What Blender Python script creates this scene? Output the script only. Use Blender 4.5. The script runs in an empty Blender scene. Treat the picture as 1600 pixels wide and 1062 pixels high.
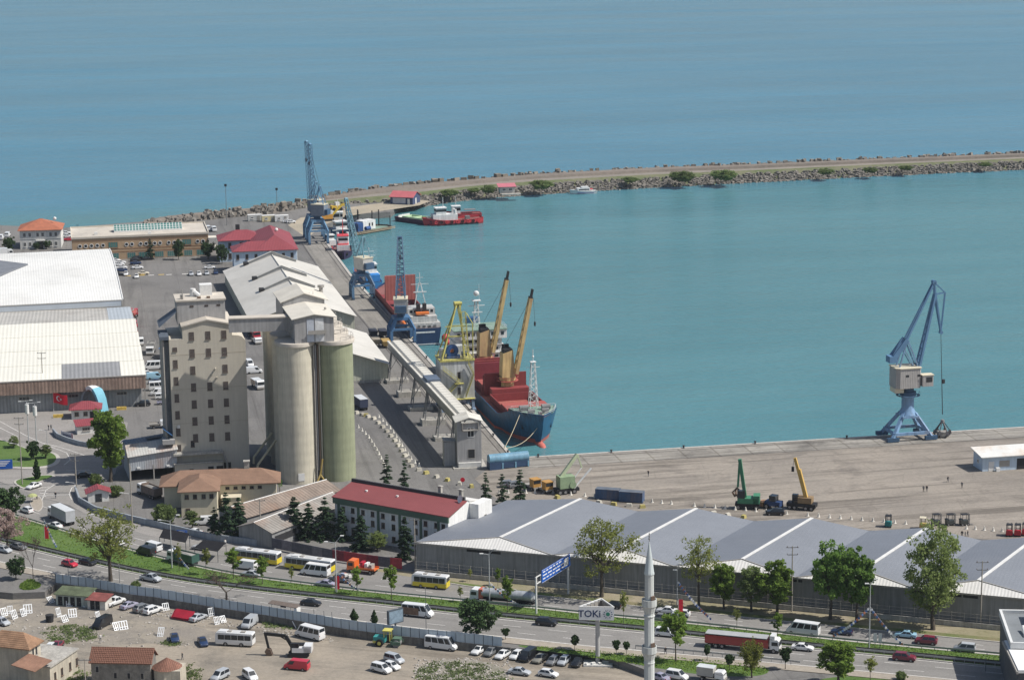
import bpy, bmesh, math, random
import numpy as np
from mathutils import Vector, Matrix
random.seed(7); np.random.seed(7)
R=math.radians
scene=bpy.context.scene
# ------------------------------------------------------------------ camera
F_PX=3678.0; PITCH=R(11.9); ROLL=R(0.7); CAM_H=160.0
cam=bpy.data.cameras.new('camera'); cam.sensor_width=36.0; cam.lens=36.0*F_PX/1600.0
cam.clip_start=1.0; cam.clip_end=60000.0
camo=bpy.data.objects.new('camera',cam); scene.collection.objects.link(camo)
camo.matrix_world=Matrix.Translation((0,0,CAM_H))@Matrix.Rotation(R(90)-PITCH,4,'X')@Matrix.Rotation(-ROLL,4,'Z')
scene.camera=camo
# ------------------------------------------------------------------ light
SUN_AZ=R(-9.0); SUN_EL=R(51.0)          # direction towards the sun, azimuth from +X
sd=Vector((math.cos(SUN_EL)*math.cos(SUN_AZ),math.cos(SUN_EL)*math.sin(SUN_AZ),math.sin(SUN_EL)))
world=bpy.data.worlds.new('World'); scene.world=world; world.use_nodes=True
nt=world.node_tree; nt.nodes.clear()
sky=nt.nodes.new('ShaderNodeTexSky'); sky.sky_type='NISHITA'; sky.sun_disc=False
sky.sun_elevation=SUN_EL; sky.sun_rotation=R(90)-SUN_AZ; sky.air_density=1.0; sky.dust_density=1.6; sky.ozone_density=1.2
bg=nt.nodes.new('ShaderNodeBackground'); bg.inputs['Strength'].default_value=0.078
wo=nt.nodes.new('ShaderNodeOutputWorld')
nt.links.new(sky.outputs[0],bg.inputs[0]); nt.links.new(bg.outputs[0],wo.inputs[0])
sl=bpy.data.lights.new('sun','SUN'); sl.energy=3.9; sl.angle=R(0.53); sl.color=(1.0,0.965,0.91)
so=bpy.data.objects.new('sun',sl); scene.collection.objects.link(so)
so.rotation_euler=sd.to_track_quat('Z','Y').to_euler()
scene.view_settings.view_transform='Standard'; scene.view_settings.look='None'
scene.view_settings.exposure=0.33; scene.view_settings.gamma=1.0; scene.view_settings.use_curve_mapping=False
HAZE=0.000045
scene.render.engine='CYCLES'
scene.cycles.max_bounces=5; scene.cycles.diffuse_bounces=2; scene.cycles.glossy_bounces=2; scene.cycles.transmission_bounces=2
scene.cycles.transparent_max_bounces=4; scene.cycles.volume_bounces=0
scene.cycles.use_denoising=True; scene.cycles.denoiser='OPENIMAGEDENOISE'; scene.cycles.denoising_input_passes='RGB_ALBEDO_NORMAL'; scene.cycles.denoising_prefilter='ACCURATE'
# ------------------------------------------------------------------ helpers
_cp,_sp=math.cos(PITCH),math.sin(PITCH); _cr,_sr=math.cos(ROLL),math.sin(ROLL)
def P(x,y,z=0.0):
 """point of the world at height z that the photograph shows at (x, y)"""
 u=(x-800)/F_PX; v=(y-531)/F_PX
 u,v=u*_cr-v*_sr,u*_sr+v*_cr
 d=Vector((u,_cp-v*_sp,-(_sp+v*_cp)))
 return Vector((0,0,CAM_H))+d*((z-CAM_H)/d.z)
def heading(a,b):
 return math.atan2(b[1]-a[1],b[0]-a[0])
def hp(x0,y0,x1,y1,z=0.0): return heading(P(x0,y0,z),P(x1,y1,z))
def rot(p,a):
 c,s=math.cos(a),math.sin(a); return Vector((p[0]*c-p[1]*s,p[0]*s+p[1]*c,p[2] if len(p)>2 else 0))
col=scene.collection
def lin(c):
 if isinstance(c,str):
  c=tuple(int(c[i:i+2],16)/255 for i in (0,2,4))
 return tuple((x/12.92 if x<=0.04045 else ((x+0.055)/1.055)**2.4) for x in c)
MATS={}
def mat(name,color,rough=0.75,var=0.12,scale=0.6,metal=0.0,streak=0.0,corr=None,bump=0.0,spec=0.35,dirt=None,dirtamt=0.0,rnd=0.0,emit=0,coat=0.0):
 """procedural surface: base colour, two octaves of tone variation, streaks, corrugation, stains"""
 if name in MATS: return MATS[name]
 m=bpy.data.materials.new(name); m.use_nodes=True; MATS[name]=m
 n=m.node_tree; b=n.nodes['Principled BSDF']; L=n.links.new
 c=lin(color) if isinstance(color,str) else color
 b.inputs['Roughness'].default_value=rough; b.inputs['Metallic'].default_value=metal
 b.inputs['Specular IOR Level'].default_value=spec
 if coat: b.inputs['Coat Weight'].default_value=coat; b.inputs['Coat Roughness'].default_value=0.08
 tc=n.nodes.new('ShaderNodeTexCoord')
 src=tc.outputs['Object']
 def mapping(sc):
  q=n.nodes.new('ShaderNodeMapping'); q.inputs['Scale'].default_value=sc; L(src,q.inputs['Vector']); return q.outputs[0]
 def noise(sc,vec=None,det=3.0,r=0.6):
  q=n.nodes.new('ShaderNodeTexNoise'); q.inputs['Scale'].default_value=sc; q.inputs['Detail'].default_value=det; q.inputs['Roughness'].default_value=r
  L(vec if vec is not None else src,q.inputs['Vector']); return q.outputs['Fac']
 def ramp(v,a,bb,lo,hi):
  q=n.nodes.new('ShaderNodeMapRange'); q.inputs['From Min'].default_value=a; q.inputs['From Max'].default_value=bb
  q.inputs['To Min'].default_value=lo; q.inputs['To Max'].default_value=hi; L(v,q.inputs['Value']); return q.outputs[0]
 def mul(a,bb):
  q=n.nodes.new('ShaderNodeMath'); q.operation='MULTIPLY'
  L(a,q.inputs[0]); L(bb,q.inputs[1]); return q.outputs[0]
 f=ramp(noise(scale,det=4),0.3,0.7,1-var,1+var)
 f=mul(f,ramp(noise(scale*7.3,det=2),0.3,0.7,1-var*0.5,1+var*0.5))
 if streak: f=mul(f,ramp(noise(1.0,mapping((1.7,1.7,0.12)),det=3),0.3,0.75,1+streak*0.4,1-streak))
 if rnd:
  oi=n.nodes.new('ShaderNodeObjectInfo'); f=mul(f,ramp(oi.outputs['Random'],0,1,1-rnd,1+rnd))
 mx=n.nodes.new('ShaderNodeMix'); mx.data_type='RGBA'; mx.blend_type='MULTIPLY'; mx.inputs[0].default_value=1.0
 mx.inputs[6].default_value=(*c,1); L(f,mx.inputs[7]); out=mx.outputs[2]
 if dirt:
  dc=lin(dirt) if isinstance(dirt,str) else dirt
  q=n.nodes.new('ShaderNodeMix'); q.data_type='RGBA'
  L(ramp(noise(scale*0.7,mapping((1,1,0.35)),det=5,r=0.65),0.5,0.68,0,dirtamt),q.inputs[0]); L(out,q.inputs[6]); q.inputs[7].default_value=(*dc,1); out=q.outputs[2]
 hgt=None
 if corr:
  ax,per,amt=corr
  q=n.nodes.new('ShaderNodeTexWave'); q.wave_type='BANDS'; q.bands_direction=ax; q.inputs['Scale'].default_value=0.314/per*1.0
  q.inputs['Distortion'].default_value=0.0; L(src,q.inputs['Vector'])
  mm=n.nodes.new('ShaderNodeMix'); mm.data_type='RGBA'; mm.blend_type='MULTIPLY'; mm.inputs[0].default_value=1.0
  L(out,mm.inputs[6]); L(ramp(q.outputs['Fac'],0,1,1-amt,1.0),mm.inputs[7]); out=mm.outputs[2]; hgt=q.outputs['Fac']
 if bump or hgt is not None:
  bp=n.nodes.new('ShaderNodeBump'); bp.inputs['Strength'].default_value=bump if bump else 0.3; bp.inputs['Distance'].default_value=0.1
  L(hgt if hgt is not None else noise(scale*9,det=4),bp.inputs['Height']); L(bp.outputs[0],b.inputs['Normal'])
 L(out,b.inputs['Base Color'])
 if emit: b.inputs['Emission Strength'].default_value=emit; b.inputs['Emission Color'].default_value=(*c,1)
 return m
class MB:
 def __init__(s): s.v=[]; s.f=[]; s.T=None
 def add(s,vs,fs):
  o=len(s.v)
  s.v.extend([(s.T@Vector(q)) for q in vs] if s.T is not None else [tuple(q) for q in vs])
  s.f.extend([tuple(i+o for i in f) for f in fs]); return s
 def box(s,x0,x1,y0,y1,z0,z1):
  return s.add([(x0,y0,z0),(x1,y0,z0),(x1,y1,z0),(x0,y1,z0),(x0,y0,z1),(x1,y0,z1),(x1,y1,z1),(x0,y1,z1)],
   [(0,3,2,1),(4,5,6,7),(0,1,5,4),(1,2,6,5),(2,3,7,6),(3,0,4,7)])
 def bc(s,c,sz,a=0.0):
  hx,hy,hz=sz[0]/2,sz[1]/2,sz[2]/2; vs=[]
  for dz in (-hz,hz):
   for dx,dy in ((-hx,-hy),(hx,-hy),(hx,hy),(-hx,hy)):
    q=rot((dx,dy,dz),a); vs.append((c[0]+q.x,c[1]+q.y,c[2]+dz))
  return s.add(vs,[(0,3,2,1),(4,5,6,7),(0,1,5,4),(1,2,6,5),(2,3,7,6),(3,0,4,7)])
 def poly(s,pts): return s.add(pts,[tuple(range(len(pts)))])
 def prism(s,pts,z0,z1):
  n=len(pts); z0f=z0 if callable(z0) else (lambda p:z0); z1f=z1 if callable(z1) else (lambda p:z1)
  return s.add([(p[0],p[1],z0f(p)) for p in pts]+[(p[0],p[1],z1f(p)) for p in pts],
   [tuple(range(n))[::-1],tuple(range(n,2*n))]+[(i,(i+1)%n,n+(i+1)%n,n+i) for i in range(n)])
 def ext(s,prof,y0,y1):                      # profile in x-z, extruded along y
  n=len(prof)
  return s.add([(p[0],y0,p[1]) for p in prof]+[(p[0],y1,p[1]) for p in prof],
   [tuple(range(n)),tuple(range(n,2*n))[::-1]]+[(i,n+i,n+(i+1)%n,(i+1)%n) for i in range(n)])
 def extx(s,prof,x0,x1):                     # profile in y-z, extruded along x
  n=len(prof)
  return s.add([(x0,p[0],p[1]) for p in prof]+[(x1,p[0],p[1]) for p in prof],
   [tuple(range(n))[::-1],tuple(range(n,2*n))]+[(i,(i+1)%n,n+(i+1)%n,n+i) for i in range(n)])
 def slab(s,pts,t):                          # a tilted polygon with thickness t downward
  n=len(pts)
  return s.add([tuple(p) for p in pts]+[(p[0],p[1],p[2]-t) for p in pts],
   [tuple(range(n)),tuple(range(n,2*n))[::-1]]+[(i,n+i,n+(i+1)%n,(i+1)%n) for i in range(n)])
 def tube(s,p0,p1,r0,r1=None,n=6,cap=True):
  r1=r0 if r1 is None else r1
  p0,p1=Vector(p0),Vector(p1); d=p1-p0
  if d.length<1e-6: return s
  d.normalize(); a=d.orthogonal().normalized(); b=d.cross(a); vs=[]
  for p,r in ((p0,r0),(p1,r1)):
   for i in range(n):
    t=2*math.pi*i/n; vs.append(p+a*(r*math.cos(t))+b*(r*math.sin(t)))
  fs=[(i,(i+1)%n,n+(i+1)%n,n+i) for i in range(n)]
  if cap: fs+=[tuple(range(n))[::-1],tuple(range(n,2*n))]
  return s.add(vs,fs)
 def beam(s,p0,p1,w,h=None):
  h=h or w; p0,p1=Vector(p0),Vector(p1); d=(p1-p0).normalized()
  up=Vector((0,0,1)) if abs(d.z)<0.95 else Vector((0,1,0))
  a=d.cross(up).normalized(); b=a.cross(d).normalized(); vs=[]
  for p in (p0,p1):
   for sx,sy in ((-1,-1),(1,-1),(1,1),(-1,1)): vs.append(p+a*(sx*w/2)+b*(sy*h/2))
  return s.add(vs,[(0,3,2,1),(4,5,6,7),(0,1,5,4),(1,2,6,5),(2,3,7,6),(3,0,4,7)])
 def cyl(s,c,r,h,n=16,r1=None): return s.tube(c,(c[0],c[1],c[2]+h),r,r1,n)
 def lathe(s,prof,n=16,c=(0,0,0)):
  vs=[];m=len(prof)
  for i in range(n):
   t=2*math.pi*i/n
   for r,z in prof: vs.append((c[0]+r*math.cos(t),c[1]+r*math.sin(t),c[2]+z))
  fs=[]
  for i in range(n):
   j=(i+1)%n
   for k in range(m-1): fs.append((i*m+k,j*m+k,j*m+k+1,i*m+k+1))
  return s.add(vs,fs)
 def ball(s,c,r,n=8,sz=1.0):
  return s.lathe([(max(0.001,r*math.sin(math.pi*k/6)),-r*sz*math.cos(math.pi*k/6)) for k in range(7)],n,c)
 def loft(s,rings,cap=True):
  n=len(rings[0]); vs=[q for r in rings for q in r]; fs=[]
  for k in range(len(rings)-1):
   for i in range(n): fs.append((k*n+i,k*n+(i+1)%n,(k+1)*n+(i+1)%n,(k+1)*n+i))
  if cap: fs+=[tuple(range(n))[::-1],tuple(range((len(rings)-1)*n,len(rings)*n))]
  return s.add(vs,fs)
 def lattice(s,p0,p1,w0,w1,n,r,d0=None,d1=None,side=None):
  """four-chord lattice mast from p0 to p1"""
  p0,p1=Vector(p0),Vector(p1); d=(p1-p0).normalized()
  a=(Vector(side) if side is not None else (d.cross(Vector((0,0,1))) if abs(d.z)<0.95 else Vector((1,0,0))))
  a=(a-d*a.dot(d)).normalized(); b=d.cross(a); rings=[]
  for k in range(n+1):
   t=k/n; p=p0.lerp(p1,t); w=w0+(w1-w0)*t; dd=(d0 or w0)+((d1 or w1)-(d0 or w0))*t
   rings.append([p+a*(sx*w/2)+b*(sy*dd/2) for sx,sy in ((-1,-1),(1,-1),(1,1),(-1,1))])
  for i in range(4): s.tube(rings[0][i],rings[-1][i],r,r,4)
  for k in range(n):
   for i in range(4):
    j=(i+1)%4
    s.tube(rings[k][i],rings[k+1][j] if k%2 else rings[k+1][j],r*0.6,None,3,False)
    s.tube(rings[k+1][i],rings[k+1][j],r*0.6,None,3,False)
  return s
 def mesh(s,name,material,smooth=None):
  me=bpy.data.meshes.new(name); me.from_pydata([tuple(q) for q in s.v],[],s.f); me.validate(clean_customdata=False)
  bm=bmesh.new(); bm.from_mesh(me); bmesh.ops.recalc_face_normals(bm,faces=bm.faces); bm.to_mesh(me); bm.free()
  if material is not None: me.materials.append(material)
  if smooth:
   me.shade_smooth(); me.set_sharp_from_angle(angle=R(smooth))
  me.update(); return me
 def build(s,name,material,parent=None,smooth=None,loc=None,rz=0.0):
  return put(name,s.mesh(name,material,smooth),parent,loc,rz)
def put(name,me,parent=None,loc=None,rz=0.0,sc=None):
 o=bpy.data.objects.new(name,me); col.objects.link(o)
 if parent is not None: o.parent=parent
 if loc is not None: o.location=loc
 if rz: o.rotation_euler=(0,0,rz)
 if sc is not None: o.scale=sc if hasattr(sc,'__len__') else (sc,sc,sc)
 return o
def tag(o,label,cat,group=None):
 o['label']=label; o['category']=cat
 if group: o['group']=group
 return o
def thing(name,label,cat,loc=(0,0,0),rz=0.0,group=None):
 o=bpy.data.objects.new(name,None); o.empty_display_size=0.1; col.objects.link(o); o.location=loc; o.rotation_euler=(0,0,rz)
 return tag(o,label,cat,group)
def struct(o,kind='structure'): o['kind']=kind; return o
def copy_tree(o,parent=None,loc=None,rz=None,sc=None):
 c=o.copy(); col.objects.link(c)
 if parent is not None: c.parent=parent
 if loc is not None: c.location=loc
 if rz is not None: c.rotation_euler=(0,0,rz)
 if sc is not None: c.scale=(sc,sc,sc) if not hasattr(sc,'__len__') else sc
 for ch in list(o.children): copy_tree(ch,c)
 return c
def interp(pts,x):
 if x<=pts[0][0]:
  a,b=pts[0],pts[1]
 elif x>=pts[-1][0]:
  a,b=pts[-2],pts[-1]
 else:
  for a,b in zip(pts,pts[1:]):
   if a[0]<=x<=b[0]: break
 return a[1]+(b[1]-a[1])*(x-a[0])/(b[0]-a[0])
def smoothline(pts,x0,x1,step=25,win=60):
 out=[]; x=x0
 while x<=x1+0.01:
  out.append((x,sum(interp(pts,x+win*k/3) for k in range(-3,4))/7)); x+=step
 return out
def ribbon(a,b,z,name,material,zb=None):
 """sheet between two lines given as lists of world points"""
 mb=MB(); n=len(a); vs=[(p.x,p.y,z) for p in a]+[(p.x,p.y,z if zb is None else zb) for p in b]
 mb.add(vs,[(i,i+1,n+i+1,n+i) for i in range(n-1)])
 return struct(mb.build(name,material))
def wline(pts,z=0.0): return [P(x,y,z) for x,y in pts]
def offset(line,d):
 out=[]
 for i,p in enumerate(line):
  q=line[min(i+1,len(line)-1)]-line[max(i-1,0)]; q.z=0; q.normalize(); out.append(p+Vector((-q.y*d,q.x*d,0)))
 return out
def resample(line,step):
 out=[line[0].copy()]; acc=0.0
 for a,b in zip(line,line[1:]):
  L=(b-a).length; t=step-acc
  while t<=L: out.append(a.lerp(b,t/L)); t+=step
  acc=L-(t-step)
 return out
def sweep(line,w,z0,z1,name,material,parent=None,off=0.0):
 """kerb, wall or rail of rectangular section along a line of world points"""
 a=offset(line,off-w/2); b=offset(line,off+w/2); mb=MB(); rings=[]
 mb.loft([[(p.x,p.y,z0),(p.x,p.y,z1),(q.x,q.y,z1),(q.x,q.y,z0)] for p,q in zip(a,b)])
 return mb.build(name,material,parent)
# ------------------------------------------------------------------ ground materials
PA=R(12.0)                                   # the port's own axis
PX=Vector((math.cos(PA),math.sin(PA),0)); PY=Vector((-math.sin(PA),math.cos(PA),0))
def groundmat(name,c1,c2,c3,s1=0.02,s2=0.15,fine=1.5,slabs=None,rough=0.9,cracks=0.0,tracks=0.0,rz=0.0,bump=0.15):
 if name in MATS: return MATS[name]
 m=bpy.data.materials.new(name); m.use_nodes=True; MATS[name]=m
 n=m.node_tree; b=n.nodes['Principled BSDF']; L=n.links.new
 b.inputs['Roughness'].default_value=rough; b.inputs['Specular IOR Level'].default_value=0.2
 tc=n.nodes.new('ShaderNodeTexCoord'); mp=n.nodes.new('ShaderNodeMapping'); mp.inputs['Rotation'].default_value=(0,0,-rz); L(tc.outputs['Object'],mp.inputs[0]); src=mp.outputs[0]
 def noise(sc,det=5,r=0.6,vec=None,dist=0.0):
  q=n.nodes.new('ShaderNodeTexNoise'); q.inputs['Scale'].default_value=sc; q.inputs['Detail'].default_value=det; q.inputs['Roughness'].default_value=r
  q.inputs['Distortion'].default_value=dist; L(vec or src,q.inputs['Vector']); return q.outputs['Fac']
 def ramp(v,a,bb,lo=0.0,hi=1.0):
  q=n.nodes.new('ShaderNodeMapRange'); q.inputs['From Min'].default_value=a; q.inputs['From Max'].default_value=bb
  q.inputs['To Min'].default_value=lo; q.inputs['To Max'].default_value=hi; L(v,q.inputs['Value']); return q.outputs[0]
 def mix(f,a,bb,mode='MIX'):
  q=n.nodes.new('ShaderNodeMix'); q.data_type='RGBA'; q.blend_type=mode
  if isinstance(f,float): q.inputs[0].default_value=f
  else: L(f,q.inputs[0])
  for k,v in ((6,a),(7,bb)):
   if isinstance(v,tuple): q.inputs[k].default_value=(*v,1)
   else: L(v,q.inputs[k])
  return q.outputs[2]
 c1,c2,c3=[lin(c) if isinstance(c,str) else c for c in (c1,c2,c3)]
 o=mix(ramp(noise(s1,4),0.38,0.62),c1,c2)
 o=mix(ramp(noise(s2,6,0.7,dist=0.4),0.52,0.72,0,0.75),o,c3)
 if tracks:
  m2=n.nodes.new('ShaderNodeMapping'); m2.inputs['Scale'].default_value=(0.012,0.22,1); L(src,m2.inputs[0])
  o=mix(ramp(noise(1.0,5,0.7,m2.outputs[0],0.6),0.50,0.66,0,tracks),o,tuple(x*0.45 for x in c1))
  m3=n.nodes.new('ShaderNodeMapping'); m3.inputs['Scale'].default_value=(0.02,0.35,1); m3.inputs['Location'].default_value=(5,9,0); L(src,m3.inputs[0])
  o=mix(ramp(noise(1.0,5,0.7,m3.outputs[0],0.5),0.54,0.70,0,tracks*0.6),o,tuple(min(1,x*1.35) for x in c1))
 if slabs:
  q=n.nodes.new('ShaderNodeTexBrick'); q.offset=0.0; q.inputs['Scale'].default_value=1.0; q.inputs['Brick Width'].default_value=slabs[0]; q.inputs['Row Height'].default_value=slabs[1]
  q.inputs['Mortar Size'].default_value=slabs[2]; q.inputs['Color1'].default_value=(1,1,1,1); q.inputs['Color2'].default_value=(0.86,0.86,0.86,1); q.inputs['Mortar'].default_value=(0.55,0.53,0.5,1)
  L(src,q.inputs['Vector']); o=mix(0.8,o,q.outputs['Color'],'MULTIPLY')
 if cracks:
  v=n.nodes.new('ShaderNodeTexVoronoi'); v.feature='DISTANCE_TO_EDGE'; v.inputs['Scale'].default_value=0.11; L(src,v.inputs['Vector'])
  o=mix(ramp(v.outputs['Distance'],0.0,0.02,cracks,0.0),o,tuple(x*0.4 for x in c1))
 o=mix(1.0,o,mixgrey(n,L,ramp(noise(fine,3,0.7),0.3,0.7,0.86,1.1)),'MULTIPLY')
 L(o,b.inputs['Base Color'])
 bp=n.nodes.new('ShaderNodeBump'); bp.inputs['Strength'].default_value=bump; bp.inputs['Distance'].default_value=0.1; L(noise(fine*2.0,3),bp.inputs['Height']); L(bp.outputs[0],b.inputs['Normal'])
 return m
def mixgrey(n,L,v):
 q=n.nodes.new('ShaderNodeCombineColor'); L(v,q.inputs[0]); L(v,q.inputs[1]); L(v,q.inputs[2]); return q.outputs[0]
G_YARD=groundmat('yard_asphalt',(0.175,0.168,0.16),(0.21,0.20,0.187),(0.125,0.12,0.115),0.012,0.06,1.2,tracks=0.5,rz=R(100),slabs=(14,14,0.05))
G_APRON=groundmat('apron_concrete',(0.31,0.272,0.228),(0.25,0.222,0.19),(0.135,0.12,0.105),0.03,0.07,1.0,tracks=0.95,rz=PA,cracks=0.25)
G_QUAY=groundmat('quay_concrete',(0.35,0.325,0.285),(0.25,0.232,0.205),(0.10,0.093,0.085),0.06,0.12,1.0,slabs=(9,5,0.22),tracks=0.95,rz=PA)
G_ROAD=groundmat('road_asphalt',(0.225,0.215,0.20),(0.25,0.238,0.222),(0.19,0.18,0.17),0.03,0.2,2.0,tracks=0.3,rz=R(-18))
G_TOWN=groundmat('street_asphalt',(0.26,0.245,0.225),(0.30,0.28,0.26),(0.20,0.19,0.175),0.03,0.15,1.5,tracks=0.25)
G_DIRT=groundmat('lot_dirt',(0.325,0.28,0.222),(0.255,0.225,0.185),(0.14,0.128,0.108),0.05,0.10,1.6,tracks=0.7,rz=R(-15),bump=0.4)
G_PAVE=groundmat('pavement',(0.37,0.325,0.265),(0.33,0.29,0.24),(0.25,0.22,0.18),0.06,0.3,1.2)
G_GRASS=groundmat('grass_turf',(0.085,0.15,0.035),(0.115,0.175,0.05),(0.055,0.10,0.025),0.08,0.5,4.0,bump=0.8)
G_WEED=groundmat('weeds',(0.12,0.16,0.05),(0.22,0.19,0.11),(0.07,0.11,0.03),0.15,0.6,4.0,bump=0.8)
M_KERB=mat('kerb_concrete',(0.45,0.42,0.38),0.9,0.15,0.8)
M_WHITEPAINT=mat('road_paint',(0.62,0.60,0.56),0.8,0.3,1.5)
M_YELPAINT=mat('yellow_paint',(0.65,0.45,0.10),0.8,0.25,1.5)
M_CONC=mat('concrete',(0.40,0.38,0.34),0.9,0.2,0.5,streak=0.3)
M_ROCK=mat('rock',(0.17,0.155,0.135),0.95,0.35,0.5,rnd=0.3)
SEA_Z=-2.6
# ------------------------------------------------------------------ sea
def water():
 m=bpy.data.materials.new('sea_water'); m.use_nodes=True; n=m.node_tree; b=n.nodes['Principled BSDF']; L=n.links.new
 tc=n.nodes.new('ShaderNodeTexCoord'); src=tc.outputs['Object']
 def noise(sc,det=4,vec=None,r=0.6):
  q=n.nodes.new('ShaderNodeTexNoise'); q.inputs['Scale'].default_value=sc; q.inputs['Detail'].default_value=det; q.inputs['Roughness'].default_value=r; L(vec or src,q.inputs['Vector']); return q.outputs['Fac']
 def ramp(v,a,bb,lo=0.0,hi=1.0):
  q=n.nodes.new('ShaderNodeMapRange'); q.inputs['From Min'].default_value=a; q.inputs['From Max'].default_value=bb
  q.inputs['To Min'].default_value=lo; q.inputs['To Max'].default_value=hi; L(v,q.inputs['Value']); return q.outputs[0]
 def mix(f,a,bb):
  q=n.nodes.new('ShaderNodeMix'); q.data_type='RGBA'; L(f,q.inputs[0])
  for k,v in ((6,a),(7,bb)):
   if isinstance(v,tuple): q.inputs[k].default_value=(*v,1)
   else: L(v,q.inputs[k])
  return q.outputs[2]
 mp=n.nodes.new('ShaderNodeMapping'); mp.inputs['Rotation'].default_value=(0,0,-PA); L(src,mp.inputs[0])
 sp=n.nodes.new('ShaderNodeSeparateXYZ'); L(mp.outputs[0],sp.inputs[0])
 st=n.nodes.new('ShaderNodeMapping'); st.inputs['Scale'].default_value=(0.25,1.0,1.0); L(mp.outputs[0],st.inputs[0])
 inner=mix(ramp(noise(0.012,6,st.outputs[0],.65),0.35,0.65),(0.062,0.194,0.220),(0.084,0.228,0.254))
 outer=mix(ramp(noise(0.009,7,st.outputs[0],.68),0.36,0.64),(0.052,0.195,0.282),(0.074,0.232,0.325))
 c=mix(ramp(sp.outputs[1],1060,1115),inner,outer)
 s4=n.nodes.new('ShaderNodeMapping'); s4.inputs['Scale'].default_value=(0.12,1.0,1.0); s4.inputs['Rotation'].default_value=(0,0,R(-6)); L(src,s4.inputs[0])
 L(c,b.inputs['Base Color']); L(ramp(noise(0.018,5,s4.outputs[0],.65),0.38,0.66,0.12,0.24),b.inputs['Roughness']); b.inputs['IOR'].default_value=1.33; b.inputs['Specular IOR Level'].default_value=0.5
 w2=n.nodes.new('ShaderNodeMapping'); w2.inputs['Scale'].default_value=(0.5,1.0,1.0); w2.inputs['Rotation'].default_value=(0,0,R(-25)); L(src,w2.inputs[0])
 def bump(h,dist,prev=None):
  bp=n.nodes.new('ShaderNodeBump'); bp.inputs['Strength'].default_value=1.0; bp.inputs['Distance'].default_value=dist; L(h,bp.inputs['Height'])
  if prev is not None: L(prev,bp.inputs['Normal'])
  return bp.outputs[0]
 nn=bump(noise(0.10,3,w2.outputs[0]),0.6)
 nn=bump(noise(0.55,4,w2.outputs[0],0.65),0.42,nn)
 L(nn,b.inputs['Normal'])
 return m
mb=MB(); mb.add([(-9000,200,SEA_Z),(9000,200,SEA_Z),(9000,24000,SEA_Z),(-9000,24000,SEA_Z)],[(0,1,2,3)])
struct(mb.build('sea',water()))
# ------------------------------------------------------------------ land
C0=Vector((0.6,606.9,0)); qdir=Vector((math.cos(R(10.7)),math.sin(R(10.7)),0))
quayL=[C0]+wline([(796,706),(672,562),(607.6,491.5),(553,434.5),(511,378)])
fence_px=[(87,911),(141,918),(208,929.7),(240,933),(335,949),(422,962.6),(510,978),(547,984),(626,994),(750,1007),(798,1012)]
fence_w=wline(fence_px)
south=wline([(-700,860),(-200,905),(20,926),(70,924)])+fence_w+wline([(860,1013),(915,1018),(960,1028),(1010,1046),(1100,1072),(1300,1100),(1700,1160)])
coast=wline([(505,353),(540,336),(610,331),(640,306),(560,311),(440,322),(360,328),(279,336),(225,346),(100,356),(0,352),(-300,356),(-900,340)])
landpts=[C0+qdir*420]+quayL+coast+south
mb=MB(); mb.prism([(p.x,p.y) for p in landpts],-3.4,0.0)
struct(mb.build('ground',G_YARD))
mb=MB(); mb.add([(-900,-300,-1.5),(900,-300,-1.5),(900,470,-1.5),(-900,545,-1.5)],[(0,1,2,3)])
struct(mb.build('lot_ground',G_DIRT))
# right-hand apron and quay strips
def sheet(name,pts,z,m,kind='structure'):
 mb=MB(); mb.poly([(p.x,p.y,z) for p in pts]); return struct(mb.build(name,m),kind)
ap=[C0+qdir*2-PY*9,C0+qdir*400-PY*9]+wline([(1900,900),(1590,846),(1420,833),(1240,818),(1066,803),(900,790),(815,800),(770,775),(742,748),(760,733)])
sheet('quay_apron',ap,0.006,G_APRON)
qs=[C0+qdir*1.3,C0+qdir*400,C0+qdir*400-PY*11,C0+qdir*1.3-PY*11]
sheet('quay_strip',qs,0.012,G_QUAY)
def lineoff(line,d): return offset(line,d)
qL=[p for p in quayL]
inner=offset(qL,10.0); edge=offset(qL,1.0)
G_PIER=groundmat('pier_concrete',(0.285,0.265,0.235),(0.25,0.235,0.21),(0.175,0.165,0.15),0.05,0.15,1.0,slabs=(8,8,0.07),tracks=0.5,rz=R(102))
mb=MB(); n=len(qL); mb.add([(p.x,p.y,0.008) for p in edge]+[(p.x,p.y,0.008) for p in inner],[(i,i+1,n+i+1,n+i) for i in range(n-1)]); struct(mb.build('pier_strip',G_PIER))
struct(sweep(qL,1.0,-1.0,0.22,'quay_coping',M_KERB,off=0.45))
struct(sweep([C0+qdir*0.6,C0+qdir*400],0.9,-1.0,0.22,'quay_coping',M_KERB,off=-0.45))
M_RAIL=mat('rail_steel',(0.07,0.06,0.055),0.6,0.2,1,metal=0.3)
for d in (2.6,10.6): struct(sweep(qL,0.22,0.004,0.03,'crane_rail',M_RAIL,off=d))
for d in (2.6,10.6): struct(sweep([C0+qdir*4,C0+qdir*400],0.22,0.014,0.04,'crane_rail',M_RAIL,off=-d))
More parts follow.
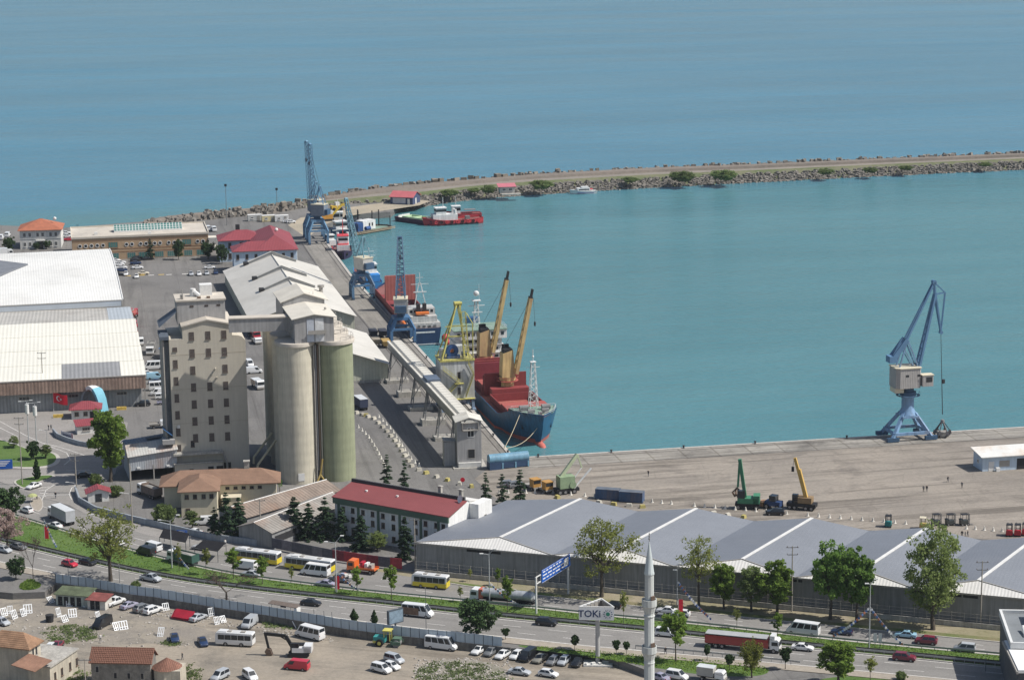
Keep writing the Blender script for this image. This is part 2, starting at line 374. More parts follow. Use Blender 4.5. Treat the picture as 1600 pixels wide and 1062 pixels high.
# bollards along both quays
M_BOLL=mat('bollard_iron',(0.05,0.05,0.055),0.5,0.2,2)
mb=MB(); mb.lathe([(0.001,0.75),(0.33,0.72),(0.36,0.55),(0.22,0.45),(0.2,0.1),(0.34,0.02),(0.34,0)],10); bme=mb.mesh('mooring_bollard',M_BOLL,40)
for i,d in enumerate((6,26,46,66,92,118)):
 tag(put('mooring_bollard',bme,None,C0+qdir*d+Vector((0.1,-0.7,0.2))),'black mooring bollard on the right-hand quay edge, %s from the pier corner'%['first','second','third','fourth','fifth','sixth'][i],'bollard','bollards on the right-hand quay')
for i,d in enumerate((5,24,48,74,100,128,160,200,250)):
 p=qL[0]; acc=d
 for a,b in zip(qL,qL[1:]):
  l=(b-a).length
  if acc<=l: p=a.lerp(b,acc/l); break
  acc-=l
 tag(put('mooring_bollard',bme,None,p+Vector((-0.8,0,0.2))),'black mooring bollard on the cargo pier edge, %s from the near corner'%['first','second','third','fourth','fifth','sixth','seventh','eighth','ninth'][i],'bollard','bollards on the cargo pier')
# ------------------------------------------------------------------ highway
NEAR_FAR=[(-300,780),(0,846),(44,857),(151,882.5),(240,901),(302,911.7),(377,921),(480,933),(583,943),(720,959),(840,971),(979,983.7),(1053,991),(1096,996.6),(1290,1015),(1436,1029),(1563,1042),(1800,1062)]
NEAR_NEAR=[(-300,815),(0,878),(87,897),(150,907),(240,922),(335,937),(422,950),(510,964),(626,979),(710,988),(797,996),(916,1010),(993,1016),(1220,1037),(1330,1047),(1450,1058),(1800,1092)]
MED_FAR=[(-300,720),(0,798),(41,812),(140,842),(238,869),(358,898),(420,905.5),(480,913.4),(583,926),(720,939),(844,951),(904,958.5),(980,965.7),(1070,973.5),(1190,986.5),(1274,997),(1420,1011),(1501,1018),(1565,1024),(1800,1046)]
FAR_FAR=[(-300,660),(0,752),(60,775),(109,789),(141,806),(209,832),(331,858),(443,873),(540,885),(619,896),(701,912),(837,930),(976,945),(1220,970),(1436,991),(1565,1003),(1800,1026)]
XS=(-300,1800)
nf=wline(smoothline(NEAR_FAR,*XS)); nn_=wline(smoothline(NEAR_NEAR,*XS)); mf=wline(smoothline(MED_FAR,*XS)); ff=wline(smoothline(FAR_FAR,*XS))
ribbon(nn_,nf,0.010,'highway',G_ROAD); ribbon(mf,ff,0.010,'highway',G_ROAD)
ribbon(nf,mf,0.10,'median_grass',G_GRASS)
struct(sweep(nf,0.3,0.0,0.16,'kerb',M_KERB)); struct(sweep(mf,0.3,0.0,0.16,'kerb',M_KERB)); struct(sweep(nn_,0.3,0.0,0.14,'kerb',M_KERB))
side=offset(nn_,-3.2);
ribbon(side,nn_,0.11,'pavement',G_PAVE)
# lane marks
def lerpl(a,b,t): return [p.lerp(q,t) for p,q in zip(a,b)]
def dashes(line,name,w=0.16,on=4.0,off=6.0,z=0.018,mt=None):
 pts=resample(line,1.0); mb=MB(); k=0; per=int(on+off)
 while k+int(on)<len(pts):
  a,b=pts[k],pts[k+int(on)]; d=(b-a).normalized(); nrm=Vector((-d.y,d.x,0))*w/2
  mb.poly([(p.x,p.y,z) for p in (a-nrm,b-nrm,b+nrm,a+nrm)]); k+=per
 struct(mb.build(name,mt or M_WHITEPAINT))
def solid(line,name,w=0.16,z=0.018,mt=None):
 a=offset(line,-w/2); b=offset(line,w/2); n=len(a); mb=MB()
 mb.add([(p.x,p.y,z) for p in a]+[(p.x,p.y,z) for p in b],[(i,i+1,n+i+1,n+i) for i in range(n-1)]); struct(mb.build(name,mt or M_WHITEPAINT))
for t in (0.36,0.68): dashes(lerpl(nf,nn_,t),'lane_line')
for t in (0.06,0.95): solid(lerpl(nf,nn_,t),'edge_line',0.2)
for t in (0.35,0.66): dashes(lerpl(mf,ff,t),'lane_line')
solid(lerpl(mf,ff,0.07),'edge_line',0.2)
# far-side verge between the carriageway and the warehouse wall
WALLBASE=[(560,886),(652,893),(1561,981),(1800,1004)]
x0=[(x,y) for x,y in smoothline(FAR_FAR,560,1800)]; wb=[(x,interp(WALLBASE,x)) for x,_ in x0]
a=wline(x0); b=wline(wb)
ribbon(a,b,0.014,'verge',groundmat('verge_dirt',(0.31,0.265,0.19),(0.24,0.22,0.13),(0.15,0.15,0.07),0.06,0.3,1.5))
va=[p.lerp(q,0.0) for p,q in zip(a,b)]; vb=[p.lerp(q,0.28) for p,q in zip(a,b)]
ribbon(va[5:],vb[5:],0.05,'verge_grass',G_WEED)
struct(sweep(a[5:],0.3,0,0.16,'kerb',M_KERB))
# bus bay left of the verge
sheet('bus_bay',wline([(331,860),(443,874),(540,886),(640,900),(640,893),(560,884),(470,868),(400,853),(300,838),(215,818),(160,802),(141,806),(209,832)]),0.008,G_TOWN)
# streets in front of the port gate
sheet('gate_street',wline([(-300,690),(0,640),(120,640),(200,660),(180,740),(140,770),(141,806),(109,789),(60,775),(0,752),(-300,665)]),0.005,G_TOWN)
def island(name,px,grass=True,z=0.14):
 pts=wline(px); mb=MB(); mb.prism([(p.x,p.y) for p in pts],0.0,z); struct(mb.build('traffic_island',M_KERB))
 c=sum(pts,Vector())/len(pts); q=[c+(p-c)*0.9 for p in pts]
 sheet('island_grass' if grass else 'island_paving',q,z+0.006,G_GRASS if grass else G_PAVE)
def smoothpoly(px,n=3):
 for _ in range(n):
  out=[]
  for i in range(len(px)):
   a,b=px[i],px[(i+1)%len(px)]
   out+=[(a[0]*.75+b[0]*.25,a[1]*.75+b[1]*.25),(a[0]*.25+b[0]*.75,a[1]*.25+b[1]*.75)]
  px=out
 return px
island('i',smoothpoly([(-60,700),(-60,672),(10,688),(50,704),(85,706),(97,716),(88,728),(60,733),(0,732)]))
island('i',smoothpoly([(17,752),(40,746),(68,742),(88,742),(80,747),(62,752),(40,762),(34,764)]))
island('i',smoothpoly([(45,782),(60,772),(68,784),(66,796),(58,800),(50,795)],2),False)
for pl in ([(0,658),(40,680),(80,698),(104,707),(110,718),(100,726)],[(0,668),(30,683)],[(68,692),(100,700),(135,712)],[(104,735),(140,734)],[(112,780),(108,772),(112,762),(122,755)],[(85,757),(72,765),(64,785)]):
 solid(wline(smoothline([(x,y) for x,y in pl],min(p[0] for p in pl),max(p[0] for p in pl),4,3)) if pl[0][0]<pl[-1][0] and all(p[0]<q[0] for p,q in zip(pl,pl[1:])) else wline(pl),'road_marking',0.2)
for k in range(4): solid(wline([(60+k*1,762+k*4),(78-k*2,760+k*5)]),'road_marking',0.3)
# yard markings: a dashed bay line in the far car park
for k,(x,y,c) in enumerate([(200,431,'y'),(222,430,'y'),(236,430,'w'),(252,429,'y'),(264,429,'w'),(289,428,'w'),(190,431,'w')]):
 p=P(x,y); mb=MB(); mb.bc((p.x,p.y,0.02),(2.2,1.0,0.02),PA); struct(mb.build('bay_marking',M_YELPAINT if c=='y' else M_WHITEPAINT))
# ------------------------------------------------------------------ breakwater
BW_OUT=[(225,346),(279,336),(360,328),(440,321.5),(500,308),(600,292),(770,277),(847,271),(1022,261.7),(1160,257),(1380,247.5),(1600,239),(2300,213)]
BW_IN=[(225,352),(279,347),(360,342),(440,337),(500,331),(560,329),(610,331),(706,315.5),(770,308.6),(928,298),(1160,286),(1380,275),(1600,265),(2300,236)]
bx=list(range(225,2300,40))
o_=[P(x,interp(BW_OUT,x),3.0) for x in bx]; i_=[P(x,interp(BW_IN,x),SEA_Z) for x in bx]
secs=[(-0.26,-4.0),(-0.06,2.6),(0.0,3.0),(0.22,2.8),(0.24,1.6),(0.46,1.5),(0.50,0.9),(0.66,0.6),(1.08,-4.0)]
rows=[]
for t,z in secs: rows.append([Vector((p.x+(q.x-p.x)*t,p.y+(q.y-p.y)*t,z)) for p,q in zip(o_,i_)])
def strip(k0,k1,name,m):
 mb=MB(); n=len(bx); vs=[]; fs=[]
 for k in range(k0,k1+1): vs+=rows[k]
 for k in range(k1-k0): fs+=[(k*n+i,k*n+i+1,(k+1)*n+i+1,(k+1)*n+i) for i in range(n-1)]
 mb.add(vs,fs); return struct(mb.build(name,m))
bwm=groundmat('breakwater_crown',(0.225,0.19,0.16),(0.195,0.17,0.145),(0.15,0.13,0.11),0.03,0.2,0.8)
bw=strip(0,4,'breakwater',bwm)
strip(4,5,'breakwater_path',groundmat('path_pale',(0.27,0.24,0.205),(0.23,0.205,0.175),(0.21,0.19,0.16),0.05,0.3,1))
strip(5,8,'breakwater_bank',groundmat('bank',(0.17,0.17,0.10),(0.11,0.135,0.06),(0.20,0.18,0.14),0.06,0.2,0.8))
def rock_geo(mb,c,s,rng):
 vs=[]
 for dz in (-1,1):
  for dx,dy in ((-1,-1),(1,-1),(1,1),(-1,1)):
   vs.append((dx*s*rng.uniform(.55,1),dy*s*rng.uniform(.55,1),dz*s*rng.uniform(.45,.8)))
 a=rng.uniform(0,6.3); tl=rng.uniform(-.5,.5); M=Matrix.Rotation(a,3,'Z')@Matrix.Rotation(tl,3,'X')
 mb.add([tuple(M@Vector(q)+c) for q in vs],[(0,3,2,1),(4,5,6,7),(0,1,5,4),(1,2,6,5),(2,3,7,6),(3,0,4,7)])
rng=random.Random(3); mb=MB()
for k in range(7000):
 i=rng.uniform(0,len(bx)-1.01); j=int(i); f=i-j
 p=o_[j].lerp(o_[j+1],f); q=i_[j].lerp(i_[j+1],f)
 x=bx[j]+40*f
 if x<600 and rng.random()<0.6: continue
 t=rng.uniform(0.68,1.06); z=0.7+(t-0.66)/(0.42)*(-4.4)
 rock_geo(mb,Vector((p.x+(q.x-p.x)*t,p.y+(q.y-p.y)*t,max(z,-3.2)+rng.uniform(0,.4))),rng.uniform(0.4,1.0),rng)
struct(mb.build('rocks',M_ROCK),'stuff');
mb=MB()
for k in range(1500):
 i=rng.uniform(0,len(bx)-1.01); j=int(i); f=i-j
 p=o_[j].lerp(o_[j+1],f); q=i_[j].lerp(i_[j+1],f); t=rng.uniform(-0.2,0.0)
 rock_geo(mb,Vector((p.x+(q.x-p.x)*t,p.y+(q.y-p.y)*t,3.0+t*18+rng.uniform(-.1,.8))),rng.uniform(0.6,1.2),rng)
struct(mb.build('rocks',M_ROCK),'stuff')
# large concrete armour blocks standing on the crown, one by one
blocks=[MB() for _ in range(4)]; bms=[]
M_BLOCK=mat('armour_block',(0.235,0.205,0.165),0.95,0.3,0.4,streak=0.4,rnd=0.3)
for k,b_ in enumerate(blocks):
 rr=random.Random(k); vs=[]
 for dz in (-1,1):
  for dx,dy in ((-1,-1),(1,-1),(1,1),(-1,1)): vs.append((dx*(1.5+rr.uniform(-.3,.3)),dy*(1.1+rr.uniform(-.2,.2)),dz*(1.1+rr.uniform(-.25,.25))))
 b_.add(vs,[(0,3,2,1),(4,5,6,7),(0,1,5,4),(1,2,6,5),(2,3,7,6),(3,0,4,7)]); bms.append(b_.mesh('armour_block',M_BLOCK))
x=400.0
while x<1600:
 y=interp(BW_OUT,x); p=P(x,y,3.0); near=x<800
 if rng.random()<(0.92 if near else 0.5):
  o=put('armour_block',rng.choice(bms),bw,(p.x,p.y+rng.uniform(-1.5,1.5)+1.2,3.0+rng.uniform(-.2,.7)),PA+rng.uniform(-.5,.5),rng.uniform(.55,1.0)*(1.0 if near else .8))
  o.rotation_euler.x=rng.uniform(-.25,.25)
 x+=rng.uniform(9,13) if near else rng.uniform(8,22)
# pale sand apron by the hut
sheet('landing_ground',wline([(505,352),(540,338),(600,329),(655,321),(672,314),(640,311),(590,318),(545,324),(510,335),(470,340),(450,352),(480,372)]),0.012,groundmat('sandy',(0.42,0.36,0.27),(0.34,0.30,0.23),(0.25,0.22,0.17),0.06,0.2,1))
# ------------------------------------------------------------------ building helpers
M_GLASS=mat('dark_glass',(0.025,0.03,0.035),0.15,0.2,0.5,spec=0.6)
M_FRAMEW=mat('frame_white',(0.70,0.69,0.66),0.6,0.1,2)
M_FRAMEG=mat('frame_grey',(0.33,0.31,0.28),0.7,0.1,2)
M_FRAMEB=mat('frame_brown',(0.16,0.11,0.08),0.7,0.15,2)
M_DARK=mat('dark_void',(0.03,0.03,0.032),0.9,0.2,1)
_wc={}
def window(parent,x,y,z,w,h,rz=0.0,fm=None,gm=None,sill=True,name='window',bars=1):
 """window at the local point (x,y,z) = bottom centre, facing local -y turned by rz"""
 fm=fm or M_FRAMEW; gm=gm or M_GLASS; k=(round(w,2),round(h,2),fm.name,gm.name,sill,bars)
 if k not in _wc:
  t=min(0.14,w*0.1); f=MB(); f.box(-w/2,w/2,-0.07,0.02,h-t,h); f.box(-w/2,w/2,-0.07,0.02,0,t)
  f.box(-w/2,-w/2+t,-0.07,0.02,t,h-t); f.box(w/2-t,w/2,-0.07,0.02,t,h-t)
  for b_ in range(bars):
   xx=-w/2+w*(b_+1)/(bars+1); f.box(xx-t*0.35,xx+t*0.35,-0.06,0.02,t,h-t)
  if sill: f.box(-w/2-0.08,w/2+0.08,-0.2,0.02,-0.1,0.0)
  g=MB(); g.box(-w/2+t*0.5,w/2-t*0.5,-0.03,0.015,t*0.5,h-t*0.5)
  _wc[k]=(f.mesh('window',fm),g.mesh('pane',gm))
 f,g=_wc[k]; o=put(name,f,parent,(x,y,z),rz); put('pane',g,o); return o
def door(parent,x,y,z,w,h,rz=0.0,m=None,name='door'):
 mb=MB(); mb.box(-w/2,w/2,-0.05,0.05,0,h); mb.box(-w/2-0.1,-w/2,-0.08,0.05,0,h+0.1); mb.box(w/2,w/2+0.1,-0.08,0.05,0,h+0.1); mb.box(-w/2,w/2,-0.08,0.05,h,h+0.1)
 o=mb.build(name,m or M_DARK,parent,None,(x,y,z),rz)
 hd=MB(); hd.box(w/2-0.25,w/2-0.15,-0.12,-0.05,h*0.45,h*0.52); hd.build('handle',M_FRAMEG,o); return o
def frame(a,b,z):
 """ground origin, heading and length of a wall whose top (at height z) runs between two picture points"""
 p,q=P(a[0],a[1],z),P(b[0],b[1],z); return Vector((p.x,p.y,0)),heading(p,q),(q-p).length
def hip(mb,x0,x1,y0,y1,z,h,ov=0.5,rx=None):
 x0-=ov;x1+=ov;y0-=ov;y1+=ov; w,d=x1-x0,y1-y0
 if w>=d: r=d/2 if rx is None else rx; a,b=(x0+r,(y0+y1)/2,z+h),(x1-r,(y0+y1)/2,z+h)
 else: r=w/2 if rx is None else rx; a,b=((x0+x1)/2,y0+r,z+h),((x0+x1)/2,y1-r,z+h)
 vs=[(x0,y0,z),(x1,y0,z),(x1,y1,z),(x0,y1,z),a,b,(x0,y0,z-.2),(x1,y0,z-.2),(x1,y1,z-.2),(x0,y1,z-.2)]
 if w>=d: fs=[(0,1,5,4),(1,2,5),(2,3,4,5),(3,0,4)]
 else: fs=[(0,1,4),(1,2,5,4),(2,3,5),(3,0,4,5)]
 mb.add(vs,fs+[(0,6,7,1),(1,7,8,2),(2,8,9,3),(3,9,6,0),(6,9,8,7)]); return a,b
def ridgecaps(parent,pts,m,r=0.14):
 mb=MB()
 for a,b in zip(pts,pts[1:]): mb.tube(a,b,r,r,6)
 return mb.build('ridge_cap',m,parent)
def gable_shell(mb,prof,y0,y1): mb.ext(prof,y0,y1)
# ------------------------------------------------------------------ materials of the buildings
M_WROOF=mat('white_sheet_roof',(0.74,0.73,0.69),0.6,0.06,0.05,corr=('X',0.9,0.10),dirt=(0.42,0.40,0.36),dirtamt=0.35)
M_CROOF=mat('cream_sheet_roof',(0.76,0.735,0.645),0.6,0.05,0.06,corr=('X',1.2,0.14))
M_GROOF=mat('grey_patch_roof',(0.30,0.30,0.30),0.6,0.08,0.2,corr=('X',1.2,0.25))
M_OLDROOF=mat('weathered_roof',(0.48,0.46,0.42),0.7,0.12,0.1,corr=('X',1.2,0.2),dirt=(0.3,0.27,0.23),dirtamt=0.5)
M_RUSTFASC=mat('rusty_fascia',(0.34,0.24,0.19),0.8,0.2,0.3,corr=('X',1.0,0.3),streak=0.4)
M_GREYWALL=mat('grey_sheet_wall',(0.33,0.34,0.34),0.75,0.12,0.3,corr=('X',1.0,0.2),streak=0.25)
M_TILE=mat('red_tile',(0.42,0.15,0.085),0.85,0.18,0.5,corr=('Y',0.5,0.2))
M_WHITEWALL=mat('white_wall',(0.66,0.65,0.61),0.85,0.08,0.3,streak=0.2)
M_TAN=mat('tan_wall',(0.43,0.30,0.185),0.85,0.08,0.2,streak=0.12)
M_BROWNBAND=mat('brown_band',(0.28,0.155,0.085),0.8,0.1,0.3)
M_FLATROOF=mat('gravel_roof',(0.52,0.47,0.40),0.9,0.12,0.15,dirt=(0.33,0.3,0.26),dirtamt=0.5)
M_SKYL=mat('skylight_glass',(0.08,0.20,0.18),0.2,0.15,0.6,spec=0.6)
M_REDROOF=mat('crimson_sheet_roof',(0.27,0.06,0.07),0.55,0.1,0.15,corr=('X',0.6,0.12))
M_BLUEWALL=mat('pale_blue_wall',(0.50,0.60,0.70),0.85,0.06,0.3,streak=0.15)
M_SAGE=mat('sage_wall',(0.55,0.55,0.44),0.85,0.07,0.2,corr=('X',1.0,0.08),streak=0.15)
M_SHEETROOF=mat('pale_sheet_roof',(0.60,0.575,0.52),0.65,0.08,0.06,corr=('Y',1.1,0.12),dirt=(0.40,0.38,0.33),dirtamt=0.4)
# ---- long white-roofed warehouse by the town gate
def big_white():
 FR=P(190,467.5,10.0); W=80.0; o=Vector((FR.x,FR.y,0))-PX*W
 t=thing('white_warehouse','huge warehouse with a gently folded bright white roof at the left edge','warehouse',o,PA)
 prof=[(0,10.0),(26,11.8),(48,12.6),(66,12.9),(84,12.5),(97,11.4)]
 mb=MB(); pts=prof+[(97,0),(0,0)]; mb.extx([(p[0]+.3 if i>len(prof)-2 else p[0]+.3,p[1]-.25) if i<len(prof) else (p[0]+.3 if p[0]==0 else p[0],p[1]) for i,p in enumerate(pts)],0.2,W-0.2); mb.build('wall',M_GREYWALL,t)
 # each fold of the roof is a sheet of its own, notched on the left where the courtyard opens
 for k,(a,b) in enumerate(zip(prof,prof[1:])):
  mb=MB(); xa=0;
  if k==0: p=[(0,a[0]-.4,a[1]),(W+.4,a[0]-.4,a[1]),(W+.4,b[0]+.2,b[1]+.02*k),(0,b[0]+.2,b[1]+.02*k)]
  else: p=[(0,a[0],a[1]+.03),(W+.4,a[0],a[1]+.03),(W+.4,b[0]+.2,b[1]+.02),(0,b[0]+.2,b[1]+.02)]
  mb.slab(p,0.18); mb.build('roof_sheet',M_WROOF,t)
 mb=MB(); mb.box(0,W+0.3,-0.75,-0.45,7.6,9.9); mb.build('fascia',mat('blue_grey_fascia',(0.46,0.50,0.54),0.7,0.06,0.2),t)
 f=MB(); f.box(0,W+.35,-.82,-.74,9.65,9.95); f.box(0,W+.35,-.82,-.74,7.55,7.85); f.box(W-.2,W+.36,-.83,-.73,7.85,9.65); f.build('fascia_trim',M_FRAMEG,t)
 for k in range(12): window(t,W-3-k*6.4,0.25,6.1,2.0,0.8,0,M_FRAMEG,bars=1,sill=False)
 # gutters along the gable and roof ventilators
 mb=MB()
 for a,b in zip(prof,prof[1:]): mb.beam((W+.45,a[0],a[1]+.1),(W+.45,b[0],b[1]+.1),0.35,0.3)
 mb.build('verge_trim',M_FRAMEW,t)
 # courtyard roof cut into the left side
 a=P(-30,409,12.2);b=P(44,417,12.2);c=P(-30,446,11.9)
 mb=MB(); inv=Matrix.Rotation(-PA,4,'Z')@Matrix.Translation(-o)
 q=[inv@v for v in (a,b,c)]
 mb.slab([(q[0].x,q[0].y,13.6),(q[1].x,q[1].y,13.35),(q[2].x,q[2].y,13.3)],1.0); mb.build('courtyard_roof',mat('dark_bitumen',(0.17,0.18,0.20),0.8,0.1,0.2),t)
big_white()
# ---- cream stepped warehouse in front of it
def cream():
 FR=P(227,585,9.6); o=Vector((FR.x,FR.y,0)); ang=R(10.5); W=60.0; o=o-Vector((math.cos(ang),math.sin(ang),0))*W
 t=thing('cream_warehouse','stepped cream sheet-roofed warehouse with a rusty brown fascia facing the gate','warehouse',o,ang)
 RD=P(201,499,12.2); D=(RD-FR).length*0.985; n=4
 zs=[9.6+(12.2-9.6)*k/n for k in range(n+1)]; ys=[D*k/n for k in range(n+1)]
 for k in range(n):
  mb=MB(); w=W+0.2-k*0.25
  mb.slab([(0,ys[k]-.6,zs[k]+.12*k),(w,ys[k]-.6,zs[k]+.12*k),(w,ys[k+1],zs[k+1]+.12*k),(0,ys[k+1],zs[k+1]+.12*k)],0.14); o2=mb.build('roof_sheet',M_CROOF,t)
 g=MB(); g.slab([(W-24,ys[0]-.3,zs[0]+.06),(W-7,ys[0]-.3,zs[0]+.06),(W-7,ys[1]-.5,zs[1]+.03),(W-24,ys[1]-.5,zs[1]+.03)],0.03); g.build('roof_patch',M_GROOF,t)
 yb=(Matrix.Rotation(-ang,4,'Z')@(P(190,467.5,10.0)-o)).y-1.6
 mb=MB(); mb.slab([(0,D,12.55),(W-1,D,12.55),(W-1,yb,7.5),(0,yb+2.5,7.5)],0.14); mb.build('roof_sheet',M_OLDROOF,t)
 g=MB(); g.slab([(W-9,D+.8,12.5),(W-1.2,D+.8,12.5),(W-1.2,yb-.5,7.7),(W-9,yb-.5,7.7)],0.05); g.build('roof_patch',mat('blue_patch',(0.42,0.46,0.49),0.7,0.1,0.3,corr=('X',1.2,0.15)),t)
 mb=MB(); mb.box(0,W,-.75,-.55,5.7,9.5); mb.build('fascia',M_RUSTFASC,t)
 g=MB(); g.box(0,W+.1,-.85,-.5,9.45,9.75); g.build('gutter',M_FRAMEG,t)
 mb=MB(); mb.extx([(1.2,0),(1.2,9.4),(D,12.3),(yb-.5,7.2),(yb-.5,0)],0.2,W-1.3); mb.build('wall',M_GREYWALL,t)
 mb=MB(); mb.box(0,W-.1,-.5,1.1,5.65,5.75); mb.build('soffit',M_DARK,t)
 mb=MB(); mb.box(W-.5,W-.2,-.6,-.3,0,5.65); mb.build('column',M_FRAMEG,t)
 for k in range(3): window(t,W-7-k*14,1.2,3.6,3.0,1.0,0,M_FRAMEG,sill=False,bars=2)
 # printed banner on the wall
 bp=P(10,623,3.6);
 return t
cream_t=cream()
# ---- two-storey house with a red tile roof
def red_house():
 o=P(32,389.5); ang=R(7); W,D,H=16.5,15.0,7.8
 t=thing('office_house','two-storey white office house under a bright red-tiled hip roof by the sea','house',o,ang)
 mb=MB(); mb.box(0,W,0,D,0,H); mb.build('wall',M_WHITEWALL,t)
 mb=MB(); a,b=hip(mb,0,W,0,D,H,3.4,0.8); r=mb.build('roof',M_TILE,t); ridgecaps(r,[a,b],M_TILE)
 mb=MB(); mb.ball((W-2.5,D*.4,H+3.6),0.7); mb.build('satellite_dish',M_FRAMEW,r)
 for z in (1.0,4.9):
  for x in (1.9,4.0,7.2,9.2,12.4,14.5):
   if z<2 and 6<x<10: continue
   window(t,x,0,z,1.1,1.8)
  for y in (3,7,11): window(t,0,y,z,1.1,1.8,-math.pi/2)
 door(t,8.2,0,0,1.8,2.6,0,M_GLASS); mb=MB(); mb.box(6.4,10,-1.6,0,3.4,3.7); mb.cyl((6.7,-1.3,0),.15,3.4,8); mb.cyl((9.7,-1.3,0),.15,3.4,8); mb.build('porch',M_WHITEWALL,t)
 mb=MB(); mb.box(-.1,W+.1,-.12,D+.1,4.1,4.35); mb.build('string_course',M_FRAMEW,t)
red_house()
# ---- terminal with round windows
def terminal():
 o,ang,W=frame((112,371),(325,362),9.6); D=27.0; H=9.6
 t=thing('terminal_building','long tan terminal with paired round windows and a green rooftop skylight','building',o,ang)
 mb=MB(); mb.box(0,W,0,D,0,H-0.8); mb.build('wall',M_TAN,t)
 mb=MB(); mb.box(-.3,W+.3,-.3,D+.3,H-.8,H-.5); mb.build('roof',M_FLATROOF,t)
 mb=MB(); mb.box(-.3,W+.3,-.3,0,H-.5,H); mb.box(-.3,W+.3,D,D+.3,H-.5,H); mb.box(-.3,0,0,D,H-.5,H); mb.box(W,W+.3,0,D,H-.5,H); mb.build('parapet',mat('pale_parapet',(0.58,0.52,0.43),0.85,0.08,0.3),t)
 for z in (2.9,4.1,7.6):
  mb=MB(); mb.box(-.02,W+.02,-.06,0,z,z+.28); mb.build('band',M_BROWNBAND,t)
 cm=MB(); cm.T=Matrix.Rotation(R(90),4,'X'); cm.cyl((0,0,0),.62,.08,14); cme=cm.mesh('round_window',M_GLASS,40)
 fm_=MB(); fm_.T=Matrix.Rotation(R(90),4,'X'); fm_.lathe([(.6,0),(.6,.14),(.8,.14),(.8,0)],14); fme=fm_.mesh('frame',M_FRAMEW,40)
 s=W/213.0
 for px in (124,133,142,151,160,196.5,205,218.6,227,240.6,249,262.7,271.5, 240.6+40.6,0, 262.2,271,308,316.5):
  if px<=0 or abs(px-262.2)<.1 or abs(px-271)<.1: continue
  x=(px-112)*s; w=put('round_window',cme,t,(x,-.02,5.9)); put('frame',fme,w)
 for px0,px1 in ((168,183),(283.5,298)):
  window(t,(px0+px1)/2*s-112*s,0,4.7,(px1-px0)*s,2.4,0,M_BROWNBAND,M_SKYL,bars=3)
 for px0,px1 in ((167,184),(197,210),(215,233),(240,254),(260,272),(286,299),(306,322),(140,158),(118,134)):
  window(t,(px0+px1)/2*s-112*s,0,.3,(px1-px0)*s,2.3,0,M_FRAMEG,M_SKYL,sill=False,bars=3)
 # skylight: rows of green panes in a white frame
 sk=MB(); x0,x1=(163-112)*s+4,(271-112)*s+4; y0=10.5
 prof=[(y0,H-.5),(y0,H+.1),(y0+3.2,H+2.2),(y0+6.4,H+.1),(y0+6.4,H-.5)]
 sk.extx(prof,x0,x1); so_=sk.build('skylight',M_FRAMEW,t)
 pm=MB(); n=22; dx=(x1-x0)/n; L_=math.hypot(3.2,2.1)
 for r_ in range(3):
  for sgn in (0,): pass
 pane=MB(); pane.box(-dx*.4,dx*.4,-.02,.02,0,L_*.27); pme=pane.mesh('pane',M_SKYL)
 for k in range(n):
  for r_ in range(3):
   f=(r_+.1)/3; o_=put('pane',pme,so_,(x0+dx*(k+.5),y0+3.2*f-.02,H+.1+2.1*f+.03)); o_.rotation_euler=(-math.atan2(3.2,2.1),0,0)
 mb=MB(); mb.box(W,W+3.4,-1.0,4,3.2,3.6); mb.box(W,W+3.4,-1.0,4,7.0,7.3)
 for x in (W+.3,W+3.1): mb.box(x-.2,x+.2,-.9,-.5,0,7.0)
 mb.build('porch',mat('porch_white',(0.6,0.57,0.5),0.85,0.08,0.3),t)
 for x,y in ((30,-1.2),(9,4),(40,20)):
  mb=MB(); mb.box(x,x+1.2,y+3,y+4,H-.5,H+.5); mb.build('roof_vent',M_FRAMEW,t)
terminal()
# ---- blue-walled office with crimson roofs
def blue_office():
 o,ang,W=frame((365,393),(463.5,389),8.6)
 t=thing('port_office','pale blue port office with intersecting crimson hip roofs behind the sheet warehouse','building',o,ang)
 H=8.6
 mb=MB(); mb.box(0,W,0,11,0,H); mb.box(9,W-.02,11,40,0,H+.01); mb.box(-4,9,27,39.5,0,H+.01); mb.build('wall',M_BLUEWALL,t)
 mb=MB(); a,b=hip(mb,0,W,0,11.5,H,2.8,.7); mb.build('roof',M_REDROOF,t)
 mb=MB(); hip(mb,8.5,W-.05,0.06,40,H+.02,4.6,.68); mb.build('roof',M_REDROOF,t)
 mb=MB(); hip(mb,-4,14,26.5,39.9,H+.04,3.0,.66); mb.build('roof',M_REDROOF,t)
 for x in (1.5,5,8.5,12,15.5,19,22.3):
  for z in (1,5.4): window(t,x,0,z,1.1,1.9,0,M_FRAMEB)
 for y in (13,17,21,25): window(t,9,y,5.4,1.0,1.9,-math.pi/2)
 for x in (0,4.5): window(t,x,27,5.4,1.2,2.2,0,M_FRAMEB)
 for x in (0,4.5): window(t,x,27,1.2,1.2,2.2,0,M_FRAMEB)
 mb=MB(); mb.box(7.6,8.4,26.8,27.0,2,7.6); mb.build('stair_glazing',M_GLASS,t)
 mb=MB(); mb.ball((18,20,H+4.6),.7); mb.build('satellite_dish',M_FRAMEW,t)
 mb=MB(); mb.box(3,4.6,36,37.6,H+2,H+4.6); mb.build('chimney',M_DARK,t)
 mb=MB(); mb.box(W-.05,W+.25,1,2,0,H); mb.build('downpipe',M_FRAMEW,t)
blue_office()
